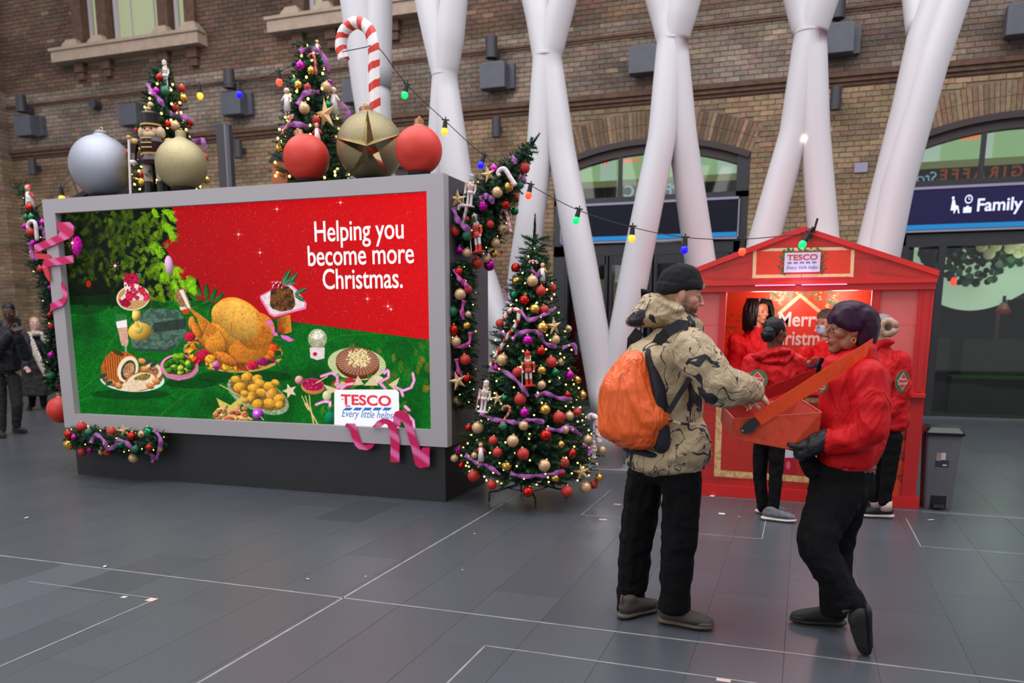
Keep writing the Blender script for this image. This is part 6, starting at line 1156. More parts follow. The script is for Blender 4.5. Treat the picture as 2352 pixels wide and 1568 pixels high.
c = atY(1838, 738, BY-.01); M_wl = mat('white_lettering', srgb(240, 225, 220), .5)
text_obj('lettering', 'Merry', .195, upright((c.x, BY-.005, c.z-.045)), M_wl, bw, bold=.004, extrude=.001, sx=.86); text_obj('lettering', 'Christmas', .195, upright((c.x-.0, BY-.005, c.z-.225)), M_wl, bw, bold=.004, extrude=.001, sx=.80)
point('header_glow', (-.06, HY-.22, 1.92), 1.3, (1, .55, .85), .1); point('back_wall_fill', (-.2, BY-.18, 1.80), 5, (1, .86, .8), .1); point('back_wall_fill', (.3, BY-.18, 1.80), 3, (1, .86, .8), .1); point('stall_lamp', (-.35, HY+.22, 1.70), 6.5, (1, .86, .82), .12); point('stall_lamp', (.3, HY+.22, 1.70), 5.5, (1, .84, .80), .12)  # header and back-wall lights are added: pink beam glow, brighter back print
M_strip = mat('pink_glow', srgb(255, 180, 220), .4, emit=srgb(255, 120, 200), es=.9);  # glowing strips added to imitate the pink highlight on the header beam
for x0, x1 in ((-.42, -.10), (-.05, .30)): MB().bb(x0, x1, HY-.085, HY-.068, 1.838, 1.846).build('glow_strip', M_strip, hut)
bk = MB(); c = atY(1862, 540, HY-.05); bk.tube([(c.x-.06, HY-.06, 2.20), (c.x+.02, HY-.06, 2.30)], .014, 8).tube([(c.x+.02, HY-.06, 2.26), (c.x+.045, HY-.06, 2.37)], .009, 8).box((c.x-.01, HY-.06, 2.235), (.05, .04, .035), Matrix.Rotation(.5, 3, 'Y')); tag(bk.build('cable_clamp', M_iron), 'black clamp and cable bundle on the peak of the red stall', 'clamp')
# ---------------------------------------------------------------- pedal bin
bn = thing('pedal_bin', 'grey plastic pedal bin with a glossy black lid beside the red stall', 'bin', (1.14, 7.6, 0)); M_bin = mat('bin_grey', srgb(98, 96, 102), .45, noise_s=5, noise_a=.05); M_lid = mat('bin_lid', srgb(18, 18, 20), .12)
def rbox(mb, cx, cy, z0, z1, w0, d0, w1, d1, r, n=5, **k):
    def ring(w_, d_, z): return [(cx+sx*(w_/2-r)+r*math.cos(a), cy+sy*(d_/2-r)+r*math.sin(a), z) for sx, sy, a0 in ((1, 1, 0), (-1, 1, 1), (-1, -1, 2), (1, -1, 3)) for a in [a0*math.pi/2+i*math.pi/2/n for i in range(n+1)]]
    A, B = ring(w0, d0, z0), ring(w1, d1, z1); m = len(A); mb.add(A+B, [(i, (i+1) % m, m+(i+1) % m, m+i) for i in range(m)]+[tuple(range(m))[::-1], tuple(range(m, 2*m))], **k)
mb = MB(); rbox(mb, 1.135, 7.62, 0, .63, .215, .25, .275, .30, .03); mb.build('bin_body', M_bin, bn, smooth=False)
mb = MB(); rbox(mb, 1.135, 7.62, .62, .645, .305, .33, .31, .335, .035); rbox(mb, 1.135, 7.62, .645, .685, .31, .335, .25, .27, .035); mb.build('lid', M_lid, bn)
MB().bb(1.075, 1.195, 7.488, 7.50, .012, .115).bb(1.06, 1.21, 7.47, 7.475, 0.005, 0.01).build('pedal_recess', mat('recess_black', srgb(14, 14, 15), .5), bn)
mb = MB(); rbox(mb, 1.135, 7.475, .02, .05, .09, .06, .085, .05, .01); mb.build('pedal', M_lid, bn)
mb = MB(); mb.add([(1.045, 7.484, .40), (1.225, 7.484, .40), (1.225, 7.478, .405)], [(0, 1, 2)]); 
lb = MB().bb(1.085, 1.185, 7.4785, 7.483, .36, .50).build('label', mat('label_dark', srgb(40, 42, 60), .4), bn)
MB().bb(1.09, 1.125, 7.476, 7.479, .41, .497).build('label_photo', mat('label_beige', srgb(160, 130, 118), .5), lb); MB().bb(1.125, 1.158, 7.476, 7.479, .42, .49).build('label_photo', mat('label_white', srgb(196, 190, 196), .5), lb); MB().bb(1.14, 1.172, 7.476, 7.479, .37, .382).build('label_print', mat('label_white'), lb)
# ---------------------------------------------------------------- sample tray with its strap
def redprint():
    m = mat('tray_print', srgb(214, 72, 46), .4, noise_s=22, noise_a=.16); return m
M_tray = redprint(); M_trayin = mat('tray_inside', srgb(176, 50, 40), .45, noise_s=10, noise_a=.1); M_edge = mat('tray_edge', srgb(222, 110, 84), .5)
tr = thing('sample_tray', 'red card sample tray held out by the woman with the orange strap', 'tray', atY(1770, 1010, 4.1))
NTL, NTR, NBL, NBR = atY(1686, 961, 4.0), atY(1887, 947, 4.0), atY(1680, 1008, 4.02), atY(1812, 1032, 4.02)
NBR2 = atY(1876, 1030, 4.05); FTL, FTR, FBL, FBR = atY(1660, 933, 4.30), atY(1838, 916, 4.34), atY(1657, 966, 4.28), atY(1800, 985, 4.30)
def panel(name, P, m, th=.004):
    P = [Vector(p) for p in P]; n = (P[1]-P[0]).cross(P[2]-P[0]).normalized(); return MB().prism(P, (0, 0, 0), n*th).build(name, m, tr)
panel('near_side', [NBL, NBR, NBR2, NTR, NTL], M_tray); panel('far_side', [FBL, FBR, FTR, FTL], M_trayin); panel('west_end', [NTL, FTL, FBL, NBL], M_tray); panel('east_end', [NTR, FTR, FBR, NBR2], M_trayin); panel('bottom', [NBL+Vector((0, 0, .004)), FBL, FBR, NBR2], M_trayin)
for a, b in ((NTL, NTR), (FTL, FTR), (NTL, FTL), (NTR, FTR)): MB().tube([a, b], .003, 6).build('rim', M_edge, tr)
M_strap = mat('orange_strap', srgb(250, 82, 30), .7, noise_s=60, noise_a=.08); M_strapd = mat('dark_strap', srgb(176, 34, 26), .6); M_tab = mat('black_tab', srgb(22, 22, 24), .45)
def band(name, pts, w_, m, parent, th=.003, up=None):
    P = [Vector(p) for p in pts]; L_, R_ = [], []
    for i, p in enumerate(P):
        t = (P[min(i+1, len(P)-1)]-P[max(i-1, 0)]).normalized(); s = (up or Vector((0, -.25, 1))); s = (s-t*s.dot(t)).normalized(); ww = w_[i] if hasattr(w_, '__len__') else w_; L_.append(p-s*ww/2); R_.append(p+s*ww/2)
    n = (P[-1]-P[0]).cross(Vector((0, 0, 1))).normalized(); n = n if n.y > 0 else -n; mb = MB(); mb.strip(L_, R_, th, n); return mb.build(name, m, parent)
a, b = atY(1750, 962, 3.985), atY(1720, 978, 3.985)
band('strap', [atY(1740, 964, 3.985), atY(1790, 932, 3.985), atY(1850, 894, 3.985), atY(1910, 855, 3.985), atY(1960, 824, 4.0), atY(1985, 806, 4.03), atY(2004, 793, 4.10)], .068, M_strap, tr)
P = [(1700, 985), (1702, 993), (1712, 997), (1728, 993), (1744, 974), (1732, 958), (1712, 970)]
MB().prism([atY(x, y, 3.982) for x, y in P], (0, 0, 0), (0, .006, 0)).build('strap_tab', M_tab, tr); q = atY(1706, 989, 3.978); MB().ball(q, (.006, .003, .006), 8, 6).build('rivet', mat('steel'), tr)
band('strap', [atY(1716, 930, 4.30), atY(1760, 904, 4.36), atY(1810, 884, 4.40), atY(1862, 864, 4.42), atY(1900, 850, 4.42)], .062, M_strapd, tr)
M_cup = mat('paper_cup', srgb(228, 222, 218), .6)
o = MB().lathe([(.014, 0), (.021, .035), (.019, .035), (.012, .003)], (0, 0, 0), 16).build('paper_cup', M_cup, loc=(0, 0, 0)); o.location = atY(1732, 912, 3.96); tag(o, 'small white paper cup held by the man over the tray', 'cup')
# ---------------------------------------------------------------- people
def ico_pts():
    bm = bmesh.new(); bmesh.ops.create_icosphere(bm, subdivisions=2, radius=1); P = [v.co.copy() for v in bm.verts]; bm.free(); return P
ICO = ico_pts()
def hull_mesh(bm, balls):
    vs = []
    for c, r, R in balls:
        r3 = r if hasattr(r, '__len__') else (r, r, r)
        for p in ICO:
            q = Vector((p.x*r3[0], p.y*r3[1], p.z*r3[2])); vs.append(bm.verts.new((R @ q if R is not None else q)+Vector(c)))
    r = bmesh.ops.convex_hull(bm, input=vs, use_existing_faces=False); dead = [g for g in r['geom_interior'] if isinstance(g, bmesh.types.BMVert)]+[g for g in r['geom_unused'] if isinstance(g, bmesh.types.BMVert)]
    bmesh.ops.delete(bm, geom=list(set(dead)), context='VERTS')
def sculpt(name, prims, vox, m, parent, smooth=6, fold=0.0, fs=14, fstretch=(1, 1, 1), color=None, seed=0, sub=False, warp=None):
    """prims: list of hulls, each a list of (centre, radius or radii, rotation) -> one continuous surface"""
    bm = bmesh.new()
    for pr_ in prims: hull_mesh(bm, [(b+(None,) if len(b) == 2 else b) for b in pr_])
    me = bpy.data.meshes.new('tmp'); bm.to_mesh(me); bm.free(); o = bpy.data.objects.new('tmp', me); C.objects.link(o)
    md = o.modifiers.new('r', 'REMESH'); md.mode = 'VOXEL'; md.voxel_size = vox; md.adaptivity = 0
    if smooth: ms = o.modifiers.new('s', 'SMOOTH'); ms.factor = .5; ms.iterations = smooth
    dg = bpy.context.evaluated_depsgraph_get(); dg.update(); out = bpy.data.meshes.new_from_object(o.evaluated_get(dg), depsgraph=dg); bpy.data.objects.remove(o); bpy.data.meshes.remove(me)
    n = len(out.vertices); co = np.empty(n*3, np.float32); no = np.empty(n*3, np.float32); out.vertices.foreach_get('co', co); out.vertices.foreach_get('normal', no); co = co.reshape(-1, 3); no = no.reshape(-1, 3)
    if fold:
        d = np.array([noise.noise(Vector((p[0]*fs*fstretch[0]+seed, p[1]*fs*fstretch[1], p[2]*fs*fstretch[2])))+.5*noise.noise(Vector((p[0]*fs*2.1*fstretch[0], p[1]*fs*2.1*fstretch[1]+seed, p[2]*fs*2.1*fstretch[2]))) for p in co], np.float32)
        d = .7-np.abs(d)*2.0; co += no*(d*fold)[:, None]
    if warp is not None: co = warp(co, no)
    off = OFF.get(parent.name, Vector()) if parent is not None else Vector()
    if color is not None:
        at = out.color_attributes.new('Col', 'FLOAT_COLOR', 'POINT'); a = np.ones((n, 4), np.float32); a[:, :3] = color(co); at.data.foreach_set('color', a.ravel())
    co -= np.array(off, np.float32); out.vertices.foreach_set('co', co.ravel()); out.materials.clear(); out.materials.append(m); out.polygons.foreach_set('use_smooth', [True]*len(out.polygons)); out.update(); out.name = name
    ob = link_mesh(name, out, parent); OFF[ob.name] = off; return ob
def chain(*pts): return [[pts[i], pts[i+1]] for i in range(len(pts)-1)]
def frame(f, u):
    f = Vector(f).normalized(); u = Vector(u); l = u.cross(f).normalized(); u = f.cross(l).normalized(); return Matrix((f, l, u)).transposed()
def head_prims(c, R, h, fem=False, smile=False):
    T = lambda x, y, z: Vector(c)+R @ Vector((x*h, y*h, z*h)); S = lambda *r: tuple(q*h for q in r)
    E_ = lambda x, y, z, r: (T(x, y, z), S(*r) if hasattr(r, '__len__') else r*h, R)
    jw = .9 if fem else 1.0
    P = [[E_(-.06, 0, .13, (.40, .335, .36))], [E_(.06, 0, .10, (.31, .31, .32)), E_(.12, 0, -.18, (.24, .25*jw, .20))], [E_(.10, 0, -.22, (.22, .24*jw, .14)), E_(.235, 0, -.405, (.10, .12*jw, .075))],
         [E_(.30, -.10, .075, (.08, .09, .045)), E_(.30, .10, .075, (.08, .09, .045))], [E_(.385, 0, .03, .028), E_(.462, 0, -.115, .042)], [E_(.43, 0, -.125, (.05, .075, .035))], [E_(.335, 0, -.15, (.06, .06, .06))],
         [E_(.335, 0, -.232, (.07, .10 if not smile else .12, .024))], [E_(.325, 0, -.278, (.07, .085 if not smile else .11, .028))], [E_(.28, 0, -.40, (.085, .07, .055))]]
    for s in (-1, 1):
        P += [[E_(.20, s*.19, -.08, (.13, .10, .10))], [E_(-.02, s*.325, -.02, (.075, .035, .11)), E_(.01, s*.32, -.09, (.045, .03, .05))], [E_(.05, s*.20, -.28, (.16, .09, .12)), E_(-.02, s*.24, -.12, (.1, .07, .1))]]
    return P, T
def neck_prims(T, h, base, r=.23): return [[(T(-.06, 0, -.22), r*h*.95), (Vector(base), r*h*1.1)]]
M_skin = mat('skin', attr=True, rough=.5, noise_s=40, noise_a=.06, bump=.0006, bump_s=180); M_eye = mat('eye_white', srgb(150, 138, 130), .5); M_iris = mat('iris', srgb(30, 18, 12), .15)
def face_color(skin, lip, hair=None, beard=False, browc=None):
    def mk(c, R, h):
        Ri = np.array(R.transposed()); cc = np.array(c)
        def f(co):
            L_ = (co-cc) @ Ri.T/h; x, y, z = L_[:, 0], L_[:, 1], L_[:, 2]; col = np.tile(np.array(skin, np.float32), (len(co), 1))
            g = np.exp(-((y/.20)**2+((z+.11)/.12)**2))*(x > .2); col = col*(1+.10*g[:, None]*np.array([1.2, .2, .2]))
            m = np.clip(1-np.sqrt((y/.105)**2+((z+.255)/.042)**2), 0, 1)*(x > .30); m = np.clip(m*4, 0, 1)[:, None]; col = col*(1-m*.8)+np.array(lip)*m*.8
            if browc is not None:
                for s in (-1, 1): m = np.clip((1-np.sqrt(((y-s*.135)/.085)**2+((z-.10-.02*np.cos(y*20))/.018)**2))*4, 0, 1)*(x > .2); col = col*(1-m[:, None]*.85)+np.array(browc)*m[:, None]*.85
            if beard is not False:
                m = np.clip((-.17-z)*14, 0, 1)*np.clip((x+.02)*12, 0, 1)*np.clip((.62+z)*8, 0, 1); m2 = np.clip((-.0-z)*8, 0, 1)*np.clip(1-np.abs(x-.08)/.10, 0, 1)*(np.abs(y) > .2); ms = np.clip((1-np.sqrt((y/.13)**2+((z+.205)/.03)**2))*3, 0, 1)*(x > .3)
                lm = np.clip((1-np.sqrt((y/.09)**2+((z+.255)/.035)**2))*4, 0, 1)*(x > .3); m = np.clip(m+m2*.8+ms-lm, 0, 1)*.85; col = col*(1-m[:, None])+np.array(beard)*m[:, None]
            return col
        return f
    return mk
def eyes(t, T, R, h, off):
    for s in (-1, 1):
        e = MB(); e.ball(T(.305, s*.135, .004), .050*h, 14, 10, M=None); eo = e.build('eye', M_eye, t, smooth=True); p = T(.338, s*.140, .003); MB().ball(p, (.020*h, .032*h, .032*h), 12, 8, M=R).build('iris', M_iris, eo, smooth=True)
def lids(T, R, h):
    P = []
    for s in (-1, 1): P.append([(T(.316, s*.135, .036), (.055*h, .070*h, .026*h), R)]); P.append([(T(.312, s*.135, -.036), (.052*h, .066*h, .020*h), R)])
    return P
def hand_prims(w, d, n, side, L=.185, curl=.5, glove=1.0, spread=.12):
    """w wrist, d towards the fingers, n palm normal, side +1 thumb on d x n side"""
    d = Vector(d).normalized(); n = Vector(n); n = (n-d*n.dot(d)).normalized(); s = d.cross(n)*side; w = Vector(w); g = glove; P = []
    pl = L*.52; P.append([(w, .024*g), (w+d*pl*.5+s*.008, (.030*g)), (w+d*pl+s*.026, .013*g), (w+d*pl-s*.030, .012*g)])
    for k, (o, l, r) in enumerate(((.030, .070, .0092), (.010, .080, .0095), (-.010, .074, .0092), (-.030, .058, .0082))):
        b = w+d*pl*.95+s*o; dd = (d+s*spread*(1-k*.66)*.6).normalized(); pts = [(b, r*g*1.1)]; a = curl*(.5+.1*k); p = b
        for q, f in enumerate((.44, .32, .24)): a2 = a*(q*.9+.5); v = dd*math.cos(a2)+n*math.sin(a2); p = p+v*l*f; pts.append((p, r*g*(1-.08*q)))
        P += chain(*pts)
    b = w+d*pl*.25+s*.022; t1 = b+(d*.6+s*.75+n*.25).normalized()*.04; t2 = t1+(d*.85+s*.35+n*.45).normalized()*.03; t3 = t2+(d*.9+s*.0+n*.6).normalized()*.024; P += chain((b, .016*g), (t1, .0125*g), (t2, .0105*g), (t3, .0095*g))
    return P
def shoe(t, heel, d, L, m_up, m_sole, up=(0, 0, 1), w_=.046, high=.09, vox=.006, sole=.026, name='shoe'):
    d = Vector(d).normalized(); up = Vector(up); up = (up-d*up.dot(d)).normalized(); s = d.cross(up); h = Vector(heel); R = Matrix((d, s, up)).transposed(); Q = lambda a, b, c: h+d*a*L+s*b+up*c
    P = [[(Q(.16, 0, .056), (.046, w_*.80, .040), R), (Q(.45, 0, .056), (.05, w_*.9, .040), R)], [(Q(.45, 0, .054), (.05, w_*.9, .040), R), (Q(.72, 0, .046), (.05, w_*1.02, .030), R), (Q(.87, 0, .040), (.036, w_*.8, .024), R)], [(Q(.15, 0, .06), (.042, w_*.72, .03), R), (Q(.24, 0, high), (.045, w_*.68, .02), R)], [(Q(.24, 0, high*.95), (.045, w_*.66, .02), R), (Q(.50, 0, .066), (.03, w_*.7, .016), R)]]
    up_o = sculpt(name, P, vox, m_up, t, 4)
    P = [[(Q(.12, 0, .018), (.044, w_*.90, .018), R), (Q(.45, -.0, .016), (.04, w_*.86, .016), R)], [(Q(.45, 0, .016), (.04, w_*.88, .016), R), (Q(.72, 0, .016), (.05, w_*1.10, .016), R), (Q(.89, 0, .019), (.037, w_*.88, .015), R)]]
    sculpt('sole', P, vox*.8, m_sole, up_o, 2)
    if vox < .0065:
        sculpt('toe_cap', [[(Q(.80, 0, .034), (.045, w_*.98, .024), R), (Q(.88, 0, .032), (.037, w_*.86, .022), R)]], vox, m_sole, up_o, 2); MB().tube([Q(.06, 0, .06), Q(.03, 0, .10), Q(.05, 0, .13)], .008, 8).build('heel_tab', m_sole, up_o)
        for k in range(4): a = Q(.36+.07*k, -w_*.35, .083-.006*k); b = Q(.38+.07*k, w_*.35, .083-.006*k); MB().tube([a, (a+b)/2+up*.006, b], .003, 6).build('lace', mat('lace_dark', srgb(36, 34, 34), .7), up_o)
    return up_o
def camo():
    m = bpy.data.materials.new('branch_camouflage'); m.use_nodes = True; nt = m.node_tree; b = nt.nodes['Principled BSDF']; N = nt.nodes.new; L = nt.links.new; b.inputs['Roughness'].default_value = .8
    tc = N('ShaderNodeTexCoord'); mp = N('ShaderNodeMapping'); mp.inputs['Scale'].default_value = (1, 1, .62); mp.inputs['Rotation'].default_value = (.3, .5, .4); L(tc.outputs['Object'], mp.inputs[0])
    def nz(sc, det, dist, off):
        m2 = N('ShaderNodeMapping'); m2.inputs['Location'].default_value = off; L(mp.outputs[0], m2.inputs[0]); n = N('ShaderNodeTexNoise'); n.inputs['Scale'].default_value = sc; n.inputs['Detail'].default_value = det; n.inputs['Distortion'].default_value = dist; L(m2.outputs[0], n.inputs['Vector']); return n.outputs[0]
    def mth(op, a, bb, c=None):
        k = N('ShaderNodeMath'); k.operation = op
        for i, q in enumerate((a, bb)):
            if isinstance(q, (int, float)): k.inputs[i].default_value = q
            else: L(q, k.inputs[i])
        return k.outputs[0]
    n1 = nz(6.5, 1, .9, (0, 0, 0)); n2 = nz(6.0, 3.0, 1.2, (5, 2, 1)); n3 = nz(3.2, 0, 0, (9, 1, 4)); n4 = nz(11, 2, 1.2, (1, 7, 3))
    ln = mth('LESS_THAN', mth('ABSOLUTE', mth('SUBTRACT', n1, .5), 0), .013); lm = mth('MULTIPLY', ln, mth('GREATER_THAN', n3, .50))
    bl = mth('GREATER_THAN', n2, .612); ln2 = mth('MULTIPLY', mth('LESS_THAN', mth('ABSOLUTE', mth('SUBTRACT', n4, .5), 0), .013), mth('LESS_THAN', n3, .44)); tot = mth('MAXIMUM', mth('MAXIMUM', lm, bl), ln2)
    mx = N('ShaderNodeMix'); mx.data_type = 'RGBA'; L(tot, mx.inputs[0]); mx.inputs[6].default_value = (*srgb(176, 156, 124), 1); mx.inputs[7].default_value = (*srgb(34, 34, 44), 1)
    n5 = nz(3, 3, 0, (3, 3, 3)); mr = N('ShaderNodeMapRange'); mr.inputs[1].default_value = .3; mr.inputs[2].default_value = .7; mr.inputs[3].default_value = .88; mr.inputs[4].default_value = 1.1; L(n5, mr.inputs[0]); m3 = N('ShaderNodeMix'); m3.data_type = 'RGBA'; m3.blend_type = 'MULTIPLY'; m3.inputs[0].default_value = 1; L(mx.outputs[2], m3.inputs[6]); L(mr.outputs[0], m3.inputs[7]); L(m3.outputs[2], b.inputs['Base Color'])
    bn = N('ShaderNodeTexNoise'); bn.inputs['Scale'].default_value = 7; bn.inputs['Detail'].default_value = 3; bn.inputs['Distortion'].default_value = 1; L(tc.outputs['Object'], bn.inputs['Vector']); bp = N('ShaderNodeBump'); bp.inputs['Strength'].default_value = 1; bp.inputs['Distance'].default_value = .05; bp.invert = True; L(mth('ABSOLUTE', mth('SUBTRACT', bn.outputs[0], .5), 0), bp.inputs['Height']); L(bp.outputs[0], b.inputs['Normal']); return m
M_camo = camo(); M_black = mat('black_cloth', srgb(14, 14, 16), .9, noise_s=8, noise_a=.15, wrk=6, wrd=.05, spec=.15); M_strapb = mat('black_webbing', srgb(24, 24, 32), .7, noise_s=50, noise_a=.2)
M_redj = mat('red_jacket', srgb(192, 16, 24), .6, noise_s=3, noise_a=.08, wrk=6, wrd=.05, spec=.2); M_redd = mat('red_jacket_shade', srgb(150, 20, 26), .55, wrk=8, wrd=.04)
M_orange = mat('orange_cover', srgb(232, 96, 34), .38, noise_s=4, noise_a=.06, wrk=11, wrd=.035, wst=(1, 1, .28))
def knit(name, col):
    m = mat(name, col, .95, bump=.0); nt = m.node_tree; b = nt.nodes['Principled BSDF']; tc = nt.nodes.new('ShaderNodeTexCoord'); sp = nt.nodes.new('ShaderNodeSeparateXYZ'); at = nt.nodes.new('ShaderNodeMath'); at.operation = 'ARCTAN2'; ml = nt.nodes.new('ShaderNodeMath'); ml.operation = 'MULTIPLY'; ml.inputs[1].default_value = 46; sn = nt.nodes.new('ShaderNodeMath'); sn.operation = 'SINE'; bp = nt.nodes.new('ShaderNodeBump'); bp.inputs['Distance'].default_value = .004; bp.inputs['Strength'].default_value = 1
    L = nt.links.new; L(tc.outputs['Object'], sp.inputs[0]); L(sp.outputs[1], at.inputs[0]); L(sp.outputs[0], at.inputs[1]); L(at.outputs[0], ml.inputs[0]); L(ml.outputs[0], sn.inputs[0]); L(sn.outputs[0], bp.inputs['Height']); L(bp.outputs[0], b.inputs['Normal']); return m
def cap_obj(name, prims, vox, m, t, centre, **k):
    """a cap whose object origin is its own centre, so the ribs run round it"""
    e = thing('x', None, None, centre); o = sculpt(name, prims, vox, m, e, **k); o.parent = t; o.location = Vector(centre)-OFF[t.name]; bpy.data.objects.remove(e); OFF[o.name] = Vector(centre); return o
def badge(t, c, n, r, up=(0, 0, 1)):
    n = Vector(n).normalized(); u = Vector(up); u = (u-n*u.dot(n)).normalized(); s = u.cross(n); rr = random.Random(4); b = MB(); c = Vector(c)
    b.add([c+(s*math.cos(a*.3927)+u*math.sin(a*.3927))*r for a in range(16)]+[c+n*-.004+(s*math.cos(a*.3927)+u*math.sin(a*.3927))*r for a in range(16)], [tuple(range(16)), tuple(range(16, 32))[::-1]]+[((i+1) % 16, i, 16+i, 16+(i+1) % 16) for i in range(16)]); o = b.build('badge', mat('badge_green', srgb(78, 96, 66), .7, noise_s=70, noise_a=.5), t)
    d = MB(); q = c+n*.001; d.prism([q+s*r*.68, q+u*r*.74, q-s*r*.68, q-u*r*.74], (0, 0, 0), n*.001); d.build('badge_diamond', mat('badge_red', srgb(206, 36, 44), .5), o)
    e = MB(); q = c+n*.0012
    for a, b_ in ((s*r*.7, u*r*.76), (-s*r*.7, u*r*.76), (s*r*.7, -u*r*.76), (-s*r*.7, -u*r*.76)): e.tube([q+a, q+b_], r*.035, 5)
    e.build('badge_border', mat('badge_gold', srgb(220, 180, 120), .5), o)
    M_ = Matrix.Translation(c+n*.0035) @ Matrix((s, u, n)).transposed().to_4x4()
    for tx, dy in (('Merry', .10), ('Christmas', -.28)): text_obj('lettering', tx, r*.36, M_ @ Matrix.Translation((0, dy*r, 0)), M_wl, o, extrude=.0004, sx=.9)
    return o

# ---- the man with the orange rucksack
Y0 = 4.06; KM = 1/457.0
A = lambda x, y, d=0.0: atY(x, y, Y0+d)
man = thing('person', 'bearded man in a black woolly hat and beige camouflage jacket reaching towards the red tray', 'person', gnd(1510, 1425))
hf = Vector((.93, .30, -.16)); hR = frame(hf, (0.1, 0, 1)); hc = A(1563, 676, .0); hh = .245
P, T = head_prims(hc, hR, hh); body = P+lids(T, hR, hh)+neck_prims(T, hh, A(1548, 765, .03), .25)
body += [[(A(1535, 800, .02), (.13, .17, .07)), (A(1528, 900, .02), (.13, .15, .08))], [(A(1528, 900, .02), (.13, .15, .08)), (A(1525, 1060, .02), (.13, .15, .1))]]
body += chain((A(1590, 800, -.17), .05), (A(1655, 885, -.16), .042), (A(1712, 900, -.07), .028)) + chain((A(1545, 795, .2), .05), (A(1590, 880, .28), .04), (A(1670, 905, .24), .028))
wr = A(1704, 898, -.07); body += hand_prims(wr, (1, .2, -.25), (-.2, .3, -.9), -1, L=.175, curl=1.0) + hand_prims(A(1670, 905, .24), (1, -.1, -.3), (0, -.8, -.4), -1, curl=.9)
for hx, kx, ax, d in ((1482, 1450, 1441, .12), (1560, 1556, 1548, -.03)): body += chain((A(hx, 1110, d), .08), (A(kx, 1245, d), .055), (A(ax, 1400, d), .04))
fc = face_color(srgb(196, 146, 122), srgb(170, 100, 92), beard=srgb(44, 28, 20), browc=srgb(50, 34, 26))(hc, hR, hh)
sculpt('body', body, .0046, M_skin, man, 3, color=fc); eyes(man, T, hR, hh, None)
M_bean = knit('black_ribbed_knit', srgb(20, 20, 28))
P = [[(T(-.07, 0, .22), (.43*hh, .375*hh, .35*hh), hR), (T(-.05, 0, .40), (.28*hh, .26*hh, .18*hh), hR)]]; P += [[(T(-.26, 0, .06), (.24*hh, .33*hh, .16*hh), hR), (T(-.1, 0, .25), (.38*hh, .37*hh, .2*hh), hR)], [(T(-.02, 0, .42), (.33*hh, .30*hh, .17*hh), hR), (T(.12, 0, .26), (.28*hh, .32*hh, .14*hh), hR)]]; hat = cap_obj('woolly_hat', P, .006, M_bean, man, T(-.06, 0, .2), smooth=3)
P = [[(T(.10, 0, .17), (.31*hh, .37*hh, .07*hh), hR), (T(-.24, 0, .02), (.27*hh, .37*hh, .08*hh), hR), (T(.08, 0, .27), (.31*hh, .36*hh, .07*hh), hR), (T(-.25, 0, .14), (.27*hh, .37*hh, .08*hh), hR)]]; cf = cap_obj('hat_cuff', P, .006, M_bean, hat, T(-.06, 0, .2), smooth=2); cf.location = (0, 0, 0)
q = T(.39, -.10, .22); MB().box(q, (.012, .02, .022), hR).build('hat_label', mat('hat_label', srgb(160, 150, 120), .5), hat)
J = [[(A(1528, 815, .02), (.205, .235, .10)), (A(1522, 930, .02), (.195, .20, .10))], [(A(1522, 930, .02), (.195, .20, .10)), (A(1530, 1010, .02), (.205, .20, .08)), (A(1531, 1062, .02), (.205, .20, .055))], [(A(1545, 770, .02), (.10, .13, .05)), (A(1535, 815, .02), (.19, .22, .07))],
     [(A(1560, 1045, -.03), (.16, .17, .06)), (A(1600, 1015, -.05), (.065, .14, .10))]]
J += chain((A(1585, 800, -.17), .098), (A(1610, 835, -.20), .100), (A(1655, 888, -.20), .098), (A(1692, 893, -.15), .084), (A(1726, 899, -.10), .056)) + chain((A(1545, 790, .19), .095), (A(1590, 872, .28), .085), (A(1660, 902, .24), .055))
J += [[(A(1597, 752, .02), (.035, .06, .05)), (A(1585, 780, .02), (.06, .09, .05))]]
jk = sculpt('jacket', J, .009, M_camo, man, 3, fold=.011, fs=7.5, seed=3)
sculpt('hood', [[(A(1462, 738, .02), (.045, .13, .028)), (A(1500, 695, .03), (.06, .12, .045)), (A(1540, 722, .02), (.10, .14, .06))], [(A(1540, 722, .02), (.08, .13, .055)), (A(1583, 742, .0), (.045, .11, .035))], [(A(1520, 690, .02), (.05, .11, .035)), (A(1560, 712, -.05), (.03, .08, .025))]], .008, M_camo, jk, 3, fold=.010, fs=10, seed=8)
sculpt('collar', [[(A(1594, 738, .03), (.022, .055, .035)), (A(1600, 757, .03), (.02, .05, .02))]], .006, mat('olive_collar', srgb(84, 76, 58), .8), jk, 2, fold=.003)
MB().tube([A(1490, 676, .15), A(1480, 668, .15), A(1482, 690, .16)], .022, 8).build('hood_toggle', M_black, jk)
for px_, py_ in ((1560, 782),): MB().box(A(px_, py_, -.21), (.09, .02, .05), Matrix.Rotation(.5, 3, 'Y')).build('epaulette', M_camo, jk, bevel=.006)
MB().tube([A(1528, 962, -.20), A(1560, 972, -.205), A(1600, 975, -.19)], .007, 8).build('waist_cord', M_camo, jk)
Tt = [[(A(1485, 1085, .10), (.10, .11, .07)), (A(1560, 1085, -.02), (.11, .12, .07))]]
Tt += [[(A(1482, 1100, .10), (.095, .10, .06)), (A(1462, 1240, .12), (.092, .09, .06))], [(A(1462, 1240, .12), (.090, .09, .06)), (A(1452, 1350, .12), (.080, .08, .05))], [(A(1450, 1350, .12), (.076, .08, .05)), (A(1446, 1394, .12), (.074, .078, .03))]]
